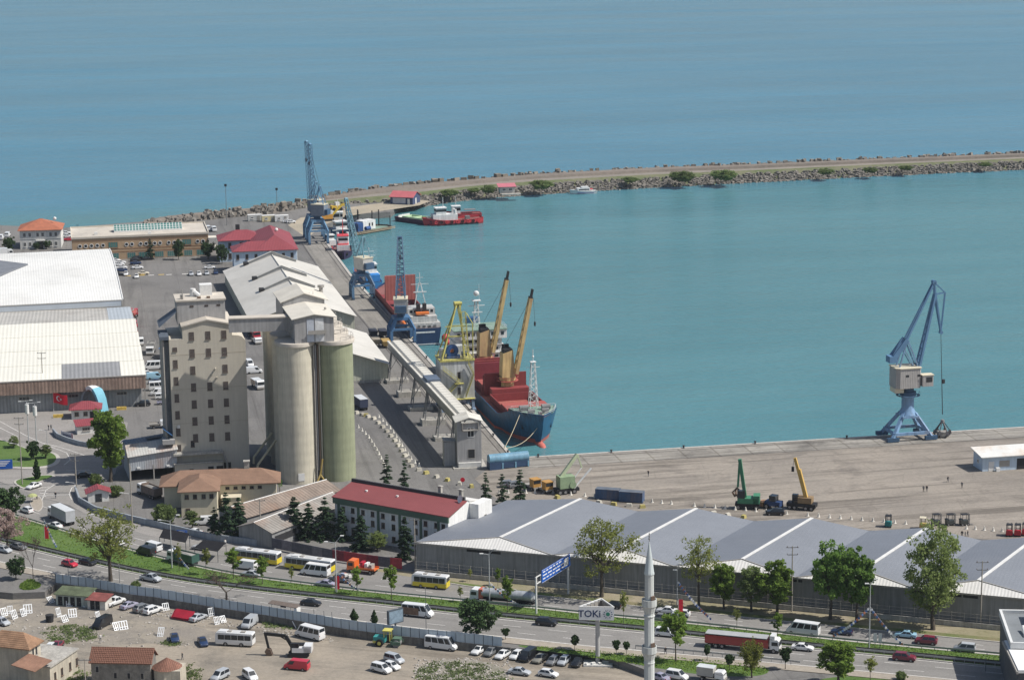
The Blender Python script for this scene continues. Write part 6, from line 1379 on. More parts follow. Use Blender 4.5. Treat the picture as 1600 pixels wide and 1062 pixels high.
def coaster():
 L_,B=84.0,12.5; ax=R(102); st=P(664,523,1.0); d=Vector((math.cos(ax),math.sin(ax),0)); c=Vector((st.x,st.y,SEA_Z))+d*(L_/2)
 t=thing('navy_cargo_ship','navy cargo ship with an open red hold moored stern towards the camera','ship',c,ax)
 prof=lambda u: 4.6+1.6*max(0,(u-.85)/.15)+(1.2 if u<.2 else 0)
 ship_hull(t,L_,B,-2.5,prof,M_HNAVY,mat('steel_deck',(0.24,0.10,0.09),.8,.2,.4),M_SWH if False else None,n=20,bow=.2,stern=.88)
 A=-L_/2
 mb=MB(); mb.box(A-.06,A-.02,-5.0,5.0,.3,.6); mb.build('white_stripe',M_SWH,t); mb=MB(); mb.box(A-.05,A,-3.4,3.4,4.2,4.7); mb.build('name_board',M_SWH,t)
 z=4.6
 mb=MB(); mb.box(A+1.5,A+14,-5.6,5.6,z,z+2.6); mb.box(A+3,A+13,-4.8,4.8,z+2.6,z+4.6); sh=mb.build('superstructure',mat('ship_offwhite',(0.50,0.50,0.48),.7,.12,.3,streak=.4,dirt=(.35,.28,.22),dirtamt=.4),t); windows_row(sh,A+1.48,-4.5,4.5,z+1.2,.7,5,-math.pi/2)
 mb=MB(); mb.box(A+6,A+12.4,-4.6,4.6,z+4.6,z+6.8); br=mb.build('bridge',MATS['ship_offwhite'],t); windows_row(br,A+5.98,-4.2,4.2,z+5.4,.9,6,-math.pi/2); windows_row(br,-4.62,A+6.4,A+12,z+5.4,.9,3,0)
 mb=MB(); rails(mb,[(A+.6,-5.4,z+1.2),(A+.6,5.4,z+1.2)],1,1.5); rails(mb,[(A+1.7,-5.4,z+2.6),(A+1.7,5.4,z+2.6)],1,1.5); mb.build('railing',M_SWH,t)
 mb=MB(); mb.box(A+5.2,A+7,-1.6,-.5,z+5.2,z+8.4); mb.box(A+5.2,A+7,.5,1.6,z+5.2,z+8.4); mb.build('exhaust_stack',M_DARK,t)
 mb=MB(); mb.beam((A+8,-1.8,z+7.8),(A+8.4,-.3,z+15),.3); mb.beam((A+8,1.8,z+7.8),(A+8.4,.3,z+15),.3); mb.tube((A+8.4,0,z+14),(A+8.4,0,z+18.5),.12,None,6); mb.beam((A+8.4,-3,z+14.6),(A+8.4,3,z+14.6),.15); mb.beam((A+8.4,-1.2,z+16.8),(A+8.4,1.2,z+16.8),.12); mb.beam((A+8,-2.2,z+12),(A+8,2.2,z+12),.3); mb.build('signal_mast',M_SWH,t)
 mb=MB(); mb.box(A+3.2,A+5,-2.2,2.2,z+5.2,z+5.9); mb.build('life_raft_rack',M_ORANGE,t)
 mb=MB(); mb.loft([[(A+3+dx,6.2+.9*w*math.cos(a),z+2.2+.9*w*math.sin(a)) for a in [2*math.pi*k/8 for k in range(8)]] for dx,w in ((0,.3),(.8,1),(3.6,1),(4.4,.3))]); mb.build('lifeboat',M_ORANGE,t,50)
 mb=MB(); mb.ball((A-.9,-6.8,2.4),1.4,10); mb.ball((A-.9,-7.6,.8),1.2,10); mb.build('fender',mat('fender_red',(0.62,0.07,0.07),.5,.1,.6),t,60)
 # open hold
 x0,x1=A+17,L_/2-12
 mb=MB(); mb.box(x0,x1,-5.4,-5.1,z-.6,z+1.8); mb.box(x0,x1,5.1,5.4,z-.6,z+1.8); mb.box(x0,x0+.3,-5.1,5.1,z-.6,z+1.8); co=mb.build('hatch_coaming',M_RED,t); mb=MB(); mb.box(x0,x1,-5.1,5.1,z-.55,z-.5); mb.build('hold_floor',M_RED,co)
 for k in range(2):
  mb=MB(); mb.box(x1-24+k*1.4,x1-23.2+k*1.4,-5.3,5.3,z+1.8,z+10.6-k*.5); mb.build('hatch_cover',mat('hatch_panel',(0.38,0.12,0.10),.75,.1,.4,corr=('Y',1.2,.1)),t)
 mb=MB(); mb.box(x0+.5,x0+3,-5.3,5.3,z+1.8,z+3.2); mb.build('hatch_cover',M_RED,t)
 ro=P(641,530,.3)
 for k in range(2):
  mb=MB(); mb.tube(Vector(P(664+k*4,509,3.0)),ro,.08,None,4); tag(mb.build('mooring_line',MATS['rope_cream']),'pale stern mooring line of the navy ship, %s of the two'%('left' if k==0 else 'right'),'rope','stern mooring lines')
coaster()
def small_vessel(name,label,cat,center,ax,L_,B,prof,hm,dm,items,band=None,zk=-1.2,**kw):
 t=thing(name,label,cat,Vector((center.x,center.y,SEA_Z)),ax); ship_hull(t,L_,B,zk,prof,hm,dm,band,n=14,**kw)
 for nm,m,boxes in items:
  mb=MB()
  for b in boxes:
   if len(b)==6: mb.box(*b)
   elif len(b)==7: mb.tube(b[0:3],b[3:6],b[6],None,8)
   elif len(b)==4: mb.ball(b[:3],b[3],8)
  mb.build(nm,m,t,40 if nm in('funnel','mast','tyre','ball') else None)
 return t
def wheelhouse(x0,x1,y,z0,z1): return [('wheelhouse',M_SWH,[(x0,x1,-y,y,z0,z1)]),('window_band',M_GLASS,[(x0-.04,x1+.04,-y-.04,y+.04,z0+(z1-z0)*.45,z0+(z1-z0)*.8)]),('wheelhouse_roof',M_SWH,[(x0-.3,x1+.3,-y-.3,y+.3,z1,z1+.2)])]
M_TUGRED=mat('tug_red',(0.62,0.06,0.07),.45,.1,.4,streak=.1); M_TYRE=mat('rubber',(0.02,0.02,0.02),.85,.2,1)
tugd=mat('tug_deck',(0.20,0.08,0.07),.8,.2,.5)
# the big red tug by the barge
c=(P(660,343,0)+P(752,338,0))/2; ax=hp(662,345,752,340)
t=small_vessel('red_tug','bright red tugboat with a white wheelhouse moored alongside the green-decked barge','tug',c,ax+math.pi,27,8.0,lambda u:2.2+1.3*max(0,(u-.6)/.4)**1.5+.5*max(0,(.2-u)/.2),M_TUGRED,tugd,
 [('deckhouse',M_SWH,[(-2,9,-2.6,2.6,2.0,4.6)])]+wheelhouse(3,7.5,2.0,4.6,7.4)+[('funnel',M_SWH,[(-1,1.6,0,-1,1.6,6.6,.7),(-1,-1.6,0,-1,-1.6,6.6,.7)]),('mast',M_SWH,[(4,0,7.4,4,0,12,.12),(4,-1.2,10.2,4,1.2,10.2,.08)]),('winch',M_STEEL,[(10,11.5,-1,1,2.4,3.6),(-8,-6,-1,1,1.8,3.2)]),('boat_hull_skirt',mat('tug_black',(0.03,0.02,0.03),.6,.1,.5),[(-11,4,-4.02,4.02,-.8,.7)])],None,bow=.35,stern=.75)
for k in range(9):
 for s_ in (-1,):
  mb=MB(); mb.T=Matrix.Translation((-11+k*2.4,4.15,1.5))@Matrix.Rotation(R(90),4,'X'); mb.lathe([(.35,-.15),(.7,-.15),(.7,.15),(.35,.15)],10); mb.build('tyre_fender',M_TYRE if k%2 else M_TUGRED,t)
c=(P(614,334)+P(700,343))/2
t=small_vessel('deck_barge','dark barge with a pale green deck moored left of the red tug','barge',c,hp(614,336,690,346),24,8.5,lambda u:2.0,mat('barge_maroon',(0.09,0.03,0.06),.6,.2,.4,streak=.2),mat('pale_green_deck',(0.42,0.55,0.36),.8,.12,.4),[('hatch_frame',mat('pale_green',(0.46,0.6,0.4),.7,.1,.5),[(-8,4,-3.2,-2.9,1.6,2.5),(-8,4,2.9,3.2,1.6,2.5),(-8,-7.7,-3.2,3.2,1.6,2.5),(3.7,4,-3.2,3.2,1.6,2.5),(-2,-1.7,-3,3,1.6,2.5)]),('railing',M_SWH,[(-10,-9.9,-3.6,3.6,1.6,2.8),(6,6.1,-3.6,3.6,1.6,2.8)])],None,bow=.1,stern=.95)
c=(P(700,330)+P(744,330))/2
small_vessel('harbour_launch','small red and white harbour launch behind the red tug','boat',c,R(190),17,5.2,lambda u:1.8+1.0*max(0,(u-.6)/.4),M_TUGRED,tugd,wheelhouse(1,4.6,1.7,1.8,5.0)+[('mast',M_SWH,[(2.8,0,5,2.8,0,9,.1)]),('canopy',M_STEEL,[(-6,-1,-1.8,1.8,3.2,3.4)])],None,bow=.35)
# flat barge with crane shed and workboats at the pier head
c=(P(545,355)+P(604,350))/2
t=small_vessel('work_pontoon','flat work pontoon with a white cabin and green deck at the pier head','barge',c,hp(540,358,604,347),24,9,lambda u:1.5,mat('pontoon_side',(0.13,0.11,0.09),.8,.25,.4,streak=.3),M_DGREEN,[('cabin',M_SWH,[(-4,3.5,-1.2,3.2,1.1,5.0)]),('cabin_window',M_DARK,[(-.5,.3,-1.25,-1.2,2.5,3.9),(1.2,2,-1.25,-1.2,2.5,3.9)]),('engine_cover',M_MACHB,[(-8,-5,-2.5,1,1.1,4.6)]),('spud',M_DARK,[(10,3.5,-3,10,3.5,8,.25),(6,3.5,-3,6,3.5,8,.25),(10,-3.5,-3,10,-3.5,6,.2)]),('tank',M_MACHB,[(-4.6,-3.4,2.2,-2,-3.4,2.2,.9)]),('fender_rail',mat('timber_rail',(0.35,0.28,0.19),.9,.2,.6),[(-12,12,-4.62,-4.5,.5,.8),(-12,12,-4.62,-4.5,1.1,1.4)])],None,bow=.06,stern=.98)
c=(P(513,357)+P(560,352))/2
small_vessel('dark_workboat','dark blue workboat with a white deck line lying against the pontoon','boat',c,hp(560,352,508,356),21,6,lambda u:2.0+1.2*max(0,(u-.6)/.4),M_HNAVY,mat('grey_deck',(0.3,0.31,0.32),.8,.15,.5),wheelhouse(-1,4,2.0,2.0,5.2)+[('white_sheer',M_SWH,[(-10,6,-3.03,3.03,1.75,2.1)]),('deckhouse',mat('blue_grey',(0.12,0.16,0.24),.7,.15,.5),[(-8,-2,-2.2,2.2,1.8,4.0)]),('mast',M_SWH,[(1.5,0,5.2,1.5,0,10,.1)])])
c=P(535,341)
small_vessel('grey_workboat','grey workboat with a white wheelhouse, farthest of the boats at the pier head','boat',c,R(188),18,5.5,lambda u:2.0+1.0*max(0,(u-.6)/.4),mat('hull_grey',(0.10,0.11,0.13),.6,.15,.5),MATS['grey_deck'],wheelhouse(0,4,1.8,2.0,5.4)+[('mast',M_SWH,[(2,0,5.4,2,0,11,.1)]),('gear_frame',M_DARK,[(-7,-6.6,-2,2,1.8,6),(-4,-3.7,-2,2,1.8,5)])])
# orange crawler machine on the landing ground
t=thing('orange_crawler_crane','orange-yellow crawler excavator on the landing ground behind the workboats','excavator',P(512,345),R(20)); mb=MB(); mb.box(-2.5,2.5,-1.6,-.8,0,1.0); mb.box(-2.5,2.5,.8,1.6,0,1.0); mb.build('tracks',M_DARK,t); mb=MB(); mb.box(-3,2,-1.5,1.5,1.0,3.0); mb.build('body',mat('machine_orange',(0.55,0.27,0.05),.6,.15,.5),t); mb=MB(); mb.beam((2,0,2.4),(7,0,7),.8); mb.beam((7,0,7),(9.5,0,4.5),.6); mb.build('boom',mat('machine_yellow',(0.60,0.40,0.05),.6,.12,.5),t); mb=MB(); mb.box(.4,2,-1.4,0,3.0,4.6); mb.build('cab',M_SWH,t)
t=thing('yellow_loader','yellow wheel loader parked on the breakwater road above the workboats','loader',P(527,329),R(25)); mb=MB(); mb.box(-3,1.5,-1.3,1.3,.8,2.4); mb.build('body',MATS['machine_yellow'],t); mb=MB(); mb.box(-1,.8,-1,1,2.4,3.8); mb.build('cab',M_SWH,t); mb=MB(); mb.beam((1.2,0,1.6),(4.2,0,3.2),1.2,.5); mb.bc((4.8,0,3.2),(1.2,2.6,1.3)); mb.build('bucket_arm',MATS['machine_yellow'],t)
for x in (-2,1.2):
 for y in (-1.3,1.3):
  mb=MB(); mb.tube((x,y-.3,.8),(x,y+.3,.8),.8,None,12); mb.build('wheel',M_TYRE,t)
# tug facing the camera, pilot boat
d=R(102)
small_vessel('navy_tug','navy and white tug with a red upper works lying bow-on beside the pier','tug',P(541,395)+PY*9,d+math.pi+R(-6),22,7.4,lambda u:2.3+1.6*max(0,(u-.6)/.4)**1.4,mat('hull_purple',(0.045,0.03,0.075),.5,.12,.4),tugd,[('deckhouse',M_SWH,[(-4,5,-2.5,2.5,2.2,5.0)])]+[('upper_house',M_TUGRED,[(-3,4.4,-2.2,2.2,5.0,5.5)])]+wheelhouse(-1,3.4,1.9,5.5,8.2)+[('roof_red',M_TUGRED,[(-1.4,3.8,-2.3,2.3,8.4,8.7)]),('funnel',M_SWH,[(-3.4,2,4,-3.4,2,9,.6),(-3.4,-2,4,-3.4,-2,9,.6)]),('mast',M_TUGRED,[(1,0,8.6,1,0,15,.15),(1,-1,12,1,1,12,.1)]),('fender_bow',M_TYRE,[(9.2,-1.6,2.2,9.2,1.6,2.2,.6)])],None,bow=.4)
small_vessel('pilot_boat','small pilot boat with red hull and white cabin tucked behind the navy tug','boat',P(519,381)+PY*6,d+R(8),12,4.4,lambda u:1.5+.7*max(0,(u-.5)/.5),M_TUGRED,tugd,[('cabin',M_SWH,[(-3,2.4,-1.6,1.6,1.4,3.6)])]+wheelhouse(-1.4,1.6,1.4,3.6,5.4)+[('mast',M_SWH,[(0,0,5.5,0,0,7.6,.08)])],None,bow=.4)
# coaster hidden behind the pale crane
c=P(583,440,0)+PY*16
t=small_vessel('blue_coaster','small blue and white vessel half hidden behind the pale crane','ship',c,d,34,7.5,lambda u:2.6+1.4*max(0,(u-.7)/.3),mat('hull_bright_blue',(0.04,0.20,0.45),.5,.12,.4),tugd,wheelhouse(-10,-5,2.4,5,8)+[('deckhouse',M_SWH,[(-14,-4,-3,3,2.3,5)]),('tarpaulin',mat('tarp_blue',(0.04,0.22,0.55),.6,.15,.6),[(-16.5,-12,-2.6,2.6,2.6,5.2)]),('mast',M_SWH,[(-7,0,8,-7,0,14,.12),(-7,-2.4,11,-7,2.4,11,.08),(-7,-2,12.6,-7,2,12.6,.08)]),('deck_cargo',M_RED,[(-1,8,-2.6,2.6,2.2,3.6)])],None,bow=.25)
# motor yacht at the breakwater
small_vessel('motor_yacht','white motor yacht with red dots moored at the breakwater','yacht',P(911,299,-1.5),R(192),13,3.8,lambda u:1.4+.8*max(0,(u-.5)/.5),M_HULLW,M_SWH,[('cabin',M_SWH,[(-3,3,-1.5,1.5,1.3,2.8)]),('window_band',M_GLASS,[(-2.6,2.4,-1.54,1.54,1.9,2.4)]),('flybridge',M_SWH,[(-2.4,1,-1.3,1.3,2.8,3.4)]),('stripe',mat('boat_navy',(0.03,0.06,0.2),.5,.1,.6),[(-5,3,-1.93,1.93,.4,.7)]),('canopy',M_TUGRED,[(-4.6,-3.2,-1.2,1.2,2.0,2.2)])],None,bow=.45)
# ------------------------------------------------------------------ vehicles
PAINT={}
def paint(c):
 cols=dict(white=(0.72,0.72,0.71),silver=(0.42,0.44,0.46),grey=(0.17,0.175,0.18),black=(0.012,0.013,0.016),navy=(0.02,0.04,0.10),red=(0.50,0.02,0.045),maroon=(0.18,0.02,0.04),blue=(0.10,0.30,0.55),lilac=(0.34,0.33,0.42),olive=(0.24,0.23,0.19),yellow=(0.70,0.55,0.02),orange=(0.75,0.16,0.03),green=(0.03,0.09,0.07),skyblue=(0.30,0.50,0.62),cream=(0.66,0.60,0.48),brown=(0.20,0.12,0.07),darkred=(0.35,0.03,0.03))
 if c not in PAINT: PAINT[c]=mat('paint_'+c,cols[c],.35,.04,.5,spec=.5,coat=.5)
 return PAINT[c]
M_RIM=mat('wheel_rim',(0.30,0.30,0.31),.4,.1,1,metal=.6); M_HEAD=mat('headlight',(0.75,0.76,0.78),.15,.05,1); M_TAIL=mat('taillight',(0.35,0.01,0.01),.3,.05,1); M_TRIM=mat('black_trim',(0.02,0.02,0.022),.6,.1,1)
CAR={}
def ringmesh(st):
 rings=[]
 for x,zb,zbelt,zt,w,wt in st:
  rings.append([(x,-w*.93,zb),(x,-w,zb+(zbelt-zb)*.45),(x,-w*.975,zbelt),(x,-wt,zt),(x,wt,zt),(x,w*.975,zbelt),(x,w,zb+(zbelt-zb)*.45),(x,w*.93,zb)])
 return rings
def quadoff(pts,off):
 pts=[Vector(p) for p in pts]; n=(pts[1]-pts[0]).cross(pts[3]-pts[0]).normalized(); return [p+n*off for p in pts]
SPEC=dict(
 sedan=(4.5,1.46,[(-2.25,.32,.62,.72,.78,.66),(-2.12,.25,.86,.98,.86,.70),(-1.55,.22,.92,1.03,.89,.66),(-.85,.22,.92,1.42,.89,.56),(.35,.22,.92,1.46,.89,.57),(1.1,.22,.90,.99,.89,.68),(1.95,.24,.76,.85,.86,.68),(2.25,.32,.55,.62,.74,.60)],(2,3,4,5),.31,(1.35,-1.35)),
 hatch=(4.0,1.5,[(-2.0,.34,.66,.80,.78,.64),(-1.92,.26,.92,1.05,.85,.66),(-1.80,.24,.94,1.10,.86,.64),(-1.35,.24,.94,1.46,.86,.56),(.3,.22,.92,1.5,.86,.57),(1.05,.22,.90,1.0,.86,.67),(1.75,.24,.76,.85,.83,.66),(2.0,.32,.55,.62,.72,.58)],(2,3,4,5),.31,(1.25,-1.25)),
 suv=(4.6,1.74,[(-2.3,.42,.75,.95,.82,.70),(-2.22,.34,1.06,1.2,.90,.70),(-2.1,.3,1.08,1.25,.93,.70),(-1.7,.3,1.08,1.68,.93,.62),(.4,.3,1.06,1.74,.93,.63),(1.15,.3,1.04,1.16,.93,.74),(2.0,.32,.92,1.05,.9,.74),(2.3,.4,.65,.76,.8,.64)],(2,3,4,5),.36,(1.4,-1.4)),
 mpv=(4.5,1.85,[(-2.25,.36,.75,1.0,.82,.72),(-2.2,.28,1.02,1.2,.89,.74),(-2.15,.26,1.04,1.3,.90,.74),(-2.0,.26,1.04,1.8,.90,.68),(.6,.26,1.04,1.85,.90,.68),(1.4,.26,1.02,1.12,.90,.74),(2.0,.28,.86,.96,.87,.7),(2.25,.36,.6,.7,.78,.6)],(2,3,4,5),.32,(1.4,-1.4)),
 van=(5.2,2.1,[(-2.6,.4,.9,1.2,.9,.84),(-2.58,.32,1.18,1.4,.97,.88),(-2.55,.3,1.2,1.5,.98,.88),(-2.48,.3,1.2,2.05,.98,.84),(1.1,.3,1.2,2.1,.98,.82),(1.95,.3,1.14,1.25,.97,.8),(2.4,.34,.95,1.05,.93,.74),(2.6,.4,.65,.76,.84,.66)],(2,3,4,5),.34,(1.7,-1.6)),
 minibus=(6.9,2.75,[(-3.45,.45,1.1,1.5,.98,.92),(-3.43,.36,1.4,1.7,1.02,.93),(-3.4,.34,1.42,1.9,1.03,.93),(-3.34,.34,1.42,2.68,1.03,.88),(1.9,.34,1.42,2.75,1.03,.86),(2.75,.34,1.3,1.42,1.02,.86),(3.2,.38,1.05,1.18,.98,.8),(3.45,.45,.72,.85,.88,.7)],(2,3,4,5),.36,(2.3,-2.1)),
 pickup=(5.2,1.78,[(-2.6,.45,.8,1.0,.86,.80),(-2.58,.4,1.0,1.08,.9,.86),(-.75,.36,1.06,1.10,.92,.74),(-.45,.36,1.06,1.72,.92,.62),(.75,.36,1.06,1.78,.92,.63),(1.45,.36,1.04,1.16,.92,.74),(2.3,.38,.92,1.05,.9,.72),(2.6,.45,.66,.78,.82,.64)],(2,3,4,5),.37,(1.65,-1.65)))
def carmeshes(kind):
 if kind in CAR: return CAR[kind]
 L_,H,st,(ir,i0,i1,iw),wr,ax=SPEC[kind]; rg=ringmesh(st); mb=MB(); mb.loft(rg); body=mb.mesh('body',None,35); body.materials.append(paint('white'))
 def v(i,k): return Vector(rg[i][k])
 g={}
 def panel(name,pts,off=.018):
  mb=MB(); mb.poly(quadoff(pts,off)); m=mb.mesh(name,M_GLASS)
  g.setdefault(name,[]).append(m)
 def inset(a,b,c,d,e=.1):
  cc=(a+b+c+d)/4; return [p+(cc-p)*e for p in (a,b,c,d)]
 panel('windscreen',inset(v(iw,3),v(iw,4),v(i1,4),v(i1,3)) if False else inset(v(iw,4),v(i1,4),v(i1,3),v(iw,3)),-.02 if False else .02)
 panel('rear_window',inset(v(ir,3),v(i0,3),v(i0,4),v(ir,4)),.02)
 for k0,k1 in ((2,3),(5,4)):
  a,b,c,d=v(ir,k0),v(iw,k0),v(i1,k1),v(i0,k1);
  nwin={'minibus':4,'van':1,'pickup':2}.get(kind,2)
  lo=lambda t:a.lerp(b,t); hi=lambda t:d.lerp(c,t)
  sg=-1 if k0==2 else 1
  segs=[(.04,.5),(.54,.93)] if nwin==2 else ([(.7,.95)] if nwin==1 else [(.03,.25),(.28,.5),(.53,.74),(.78,.95)])
  for t0,t1 in segs:
   q=[lo(t0).lerp(hi(t0),.1),lo(t1).lerp(hi(t1),.1),lo(t1).lerp(hi(t1),.86),lo(t0).lerp(hi(t0),.86)]
   mb=MB(); mb.poly([p+Vector((0,sg*.02,.006)) for p in q]); g.setdefault('side_window',[]).append(mb.mesh('side_window',M_GLASS))
 w=st[4][4]
 mb=MB(); mb.tube((0,-.11,0),(0,.11,0),wr,None,12); wm=mb.mesh('wheel',M_TYRE,40); mb=MB(); mb.tube((0,-.125,0),(0,.125,0),wr*.6,None,10); rm=mb.mesh('rim',M_RIM)
 hl=MB(); hl.box(-.06,.02,-.16,.16,-.07,.07); tl=MB(); tl.box(-.02,.05,-.09,.09,-.16,.16)
 sk=MB(); sk.box(-L_/2+.25,L_/2-.25,-w*.96,w*.96,.16,.36)
 CAR[kind]=(body,g,wm,rm,hl.mesh('headlight',M_HEAD),tl.mesh('taillight',M_TAIL),sk.mesh('sill',M_TRIM),w,wr,ax,st); return CAR[kind]
def car(kind,c,x,y,head,label,z=0.0,cat='car',detail=True,group=None,extra=None):
 body,g,wm,rm,hl,tl,sk,w,wr,ax,st=carmeshes(kind)
 names=dict(sedan='sedan_car',hatch='hatchback_car',suv='suv_car',mpv='estate_van',van='panel_van',minibus='minibus',pickup='pickup_truck')
 t=thing(names[kind],label,cat,P(x,y,z)+Vector((0,0,.02)),head,group)
 b=put('body',body,t); b.material_slots[0].link='OBJECT'; b.material_slots[0].material=paint(c)
 for n,ms in g.items():
  for m in ms: put(n,m,t)
 if detail: put('sill',sk,t)
 for sx in ax:
  for sy in (-1,1):
   o=put('wheel',wm,t,(sx,sy*(w-.09),wr))
   if detail: put('rim',rm,o)
 if detail:
  xf=st[-1][0]; xr=st[0][0]
  for sy in (-1,1):
   put('headlight',hl,t,(xf-.12,sy*st[-1][4]*.74,st[-1][2]+.08)); put('taillight',tl,t,(xr+.02,sy*st[0][4]*.86,st[0][2]+.1))
 if kind=='pickup' and detail:
  mb=MB(); mb.box(-2.45,-.85,-.74,.74,1.085,1.10); mb.build('load_bed',M_TRIM if c!='white' else M_FRAMEG,t)
 if extra: extra(t)
 return t
def wheelset(t,xs,w,r=.5,wd=.3):
 k=('bw',r,wd)
 if k not in CAR:
  mb=MB(); mb.tube((0,-wd/2,0),(0,wd/2,0),r,None,12); a=mb.mesh('wheel',M_TYRE,40); mb=MB(); mb.tube((0,-wd/2-.02,0),(0,wd/2+.02,0),r*.55,None,10); CAR[k]=(a,mb.mesh('rim',M_RIM))
 for x in xs:
  for s_ in (-1,1): o=put('wheel',CAR[k][0],t,(x,s_*(w-wd/2),r)); put('rim',CAR[k][1],o)
def bus(x,y,head,L_,H,label,low='yellow',z=0.0,name='city_bus',W=2.5,white=False):
 t=thing(name,label,'bus',P(x,y,z)+Vector((0,0,.02)),head); w=W/2
 st=[(-L_/2,.5,1.3,H-.25,w*.97,w*.9),(-L_/2+.15,.4,1.3,H-.06,w,w*.93),(L_/2-.5,.4,1.3,H,w,w*.93),(L_/2-.1,.4,1.3,H-.2,w*.98,w*.9),(L_/2,.5,1.2,H-.5,w*.93,w*.86)]
 mb=MB(); mb.loft(ringmesh(st)); mb.build('body',paint('white' if not white else 'white'),t,30)
 if low:
  mb=MB()
  for s_ in (-1,1): mb.box(-L_/2+.1,L_/2-.25,s_*w*1.0-.02,s_*w*1.0+.02,.42,1.38)
  mb.box(-L_/2-.02,-L_/2+.12,-w*.97,w*.97,.45,1.7); mb.box(L_/2-.25,L_/2+.02,-w*.94,w*.94,.45,1.05); mb.build('lower_panel',paint(low),t)
 z0,z1=1.45,H-.42
 n=int(L_/1.5)
 for s_ in (-1,1):
  for k in range(n):
   x0=-L_/2+.35+(L_-.9)*k/n; x1=-L_/2+.35+(L_-.9)*(k+.94)/n; mb=MB()
   mb.poly([(x0,s_*(w*.985+.03),z0),(x1,s_*(w*.985+.03),z0),(x1,s_*(w*.95+.03),z1),(x0,s_*(w*.95+.03),z1)][::s_]); mb.build('side_window',M_GLASS,t)
 mb=MB(); mb.poly([(L_/2+.02,-w*.86,1.25),(L_/2+.02,w*.86,1.25),(L_/2-.06,w*.82,H-.5),(L_/2-.06,-w*.82,H-.5)]); mb.build('windscreen',M_GLASS,t)
 mb=MB(); mb.poly([(-L_/2-.02,-w*.82,1.7),(-L_/2-.02,w*.82,1.7),(-L_/2-.02,w*.8,H-.4),(-L_/2-.02,-w*.8,H-.4)]); mb.build('rear_window',M_GLASS,t)
 for xx in (-L_*.22,L_*.15):
  mb=MB(); mb.box(xx-.5,xx+.5,-.45,.45,H-.05,H+.14); mb.build('roof_hatch',M_FRAMEG,t)
 if L_>7: mb=MB(); mb.box(L_*.2,L_*.2+1.8,-.8,.8,H-.04,H+.2); mb.build('air_conditioner',paint('white'),t)
 wheelset(t,(L_/2-2.2 if L_>7 else L_/2-1.5,-L_/2+2.4 if L_>7 else -L_/2+1.7),w+.02,.46)
 return t
def cab(t,x,c,w=1.22,h=2.9,l=2.0):
 mb=MB(); mb.loft([[(x,-w,.9),(x,-w,h-.1),(x,w,h-.1),(x,w,.9)],[(x+l*.75,-w,.7),(x+l*.75,-w*.97,h),(x+l*.75,w*.97,h),(x+l*.75,w,.7)],[(x+l,-w*.96,.5),(x+l*.93,-w*.93,h-.35),(x+l*.93,w*.93,h-.35),(x+l,w*.96,.5)]]); cb=mb.build('cab',paint(c),t,30)
 mb=MB(); mb.poly([(x+l*1.0,-w*.86,1.6),(x+l*1.0,w*.86,1.6),(x+l*.95,w*.84,h-.5),(x+l*.95,-w*.84,h-.5)]); mb.build('windscreen',M_GLASS,cb)
 for s_ in (-1,1):
  mb=MB(); mb.poly([(x+l*.2,s_*(w+.02),1.65),(x+l*.85,s_*(w+.02),1.65),(x+l*.8,s_*(w*.99+.02),h-.5),(x+l*.2,s_*(w+.02),h-.5)][::s_]); mb.build('side_window',M_GLASS,cb)
 mb=MB(); mb.box(x+l-.05,x+l+.08,-w*.95,w*.95,.4,.9); mb.build('bumper',M_FRAMEG,cb); return cb
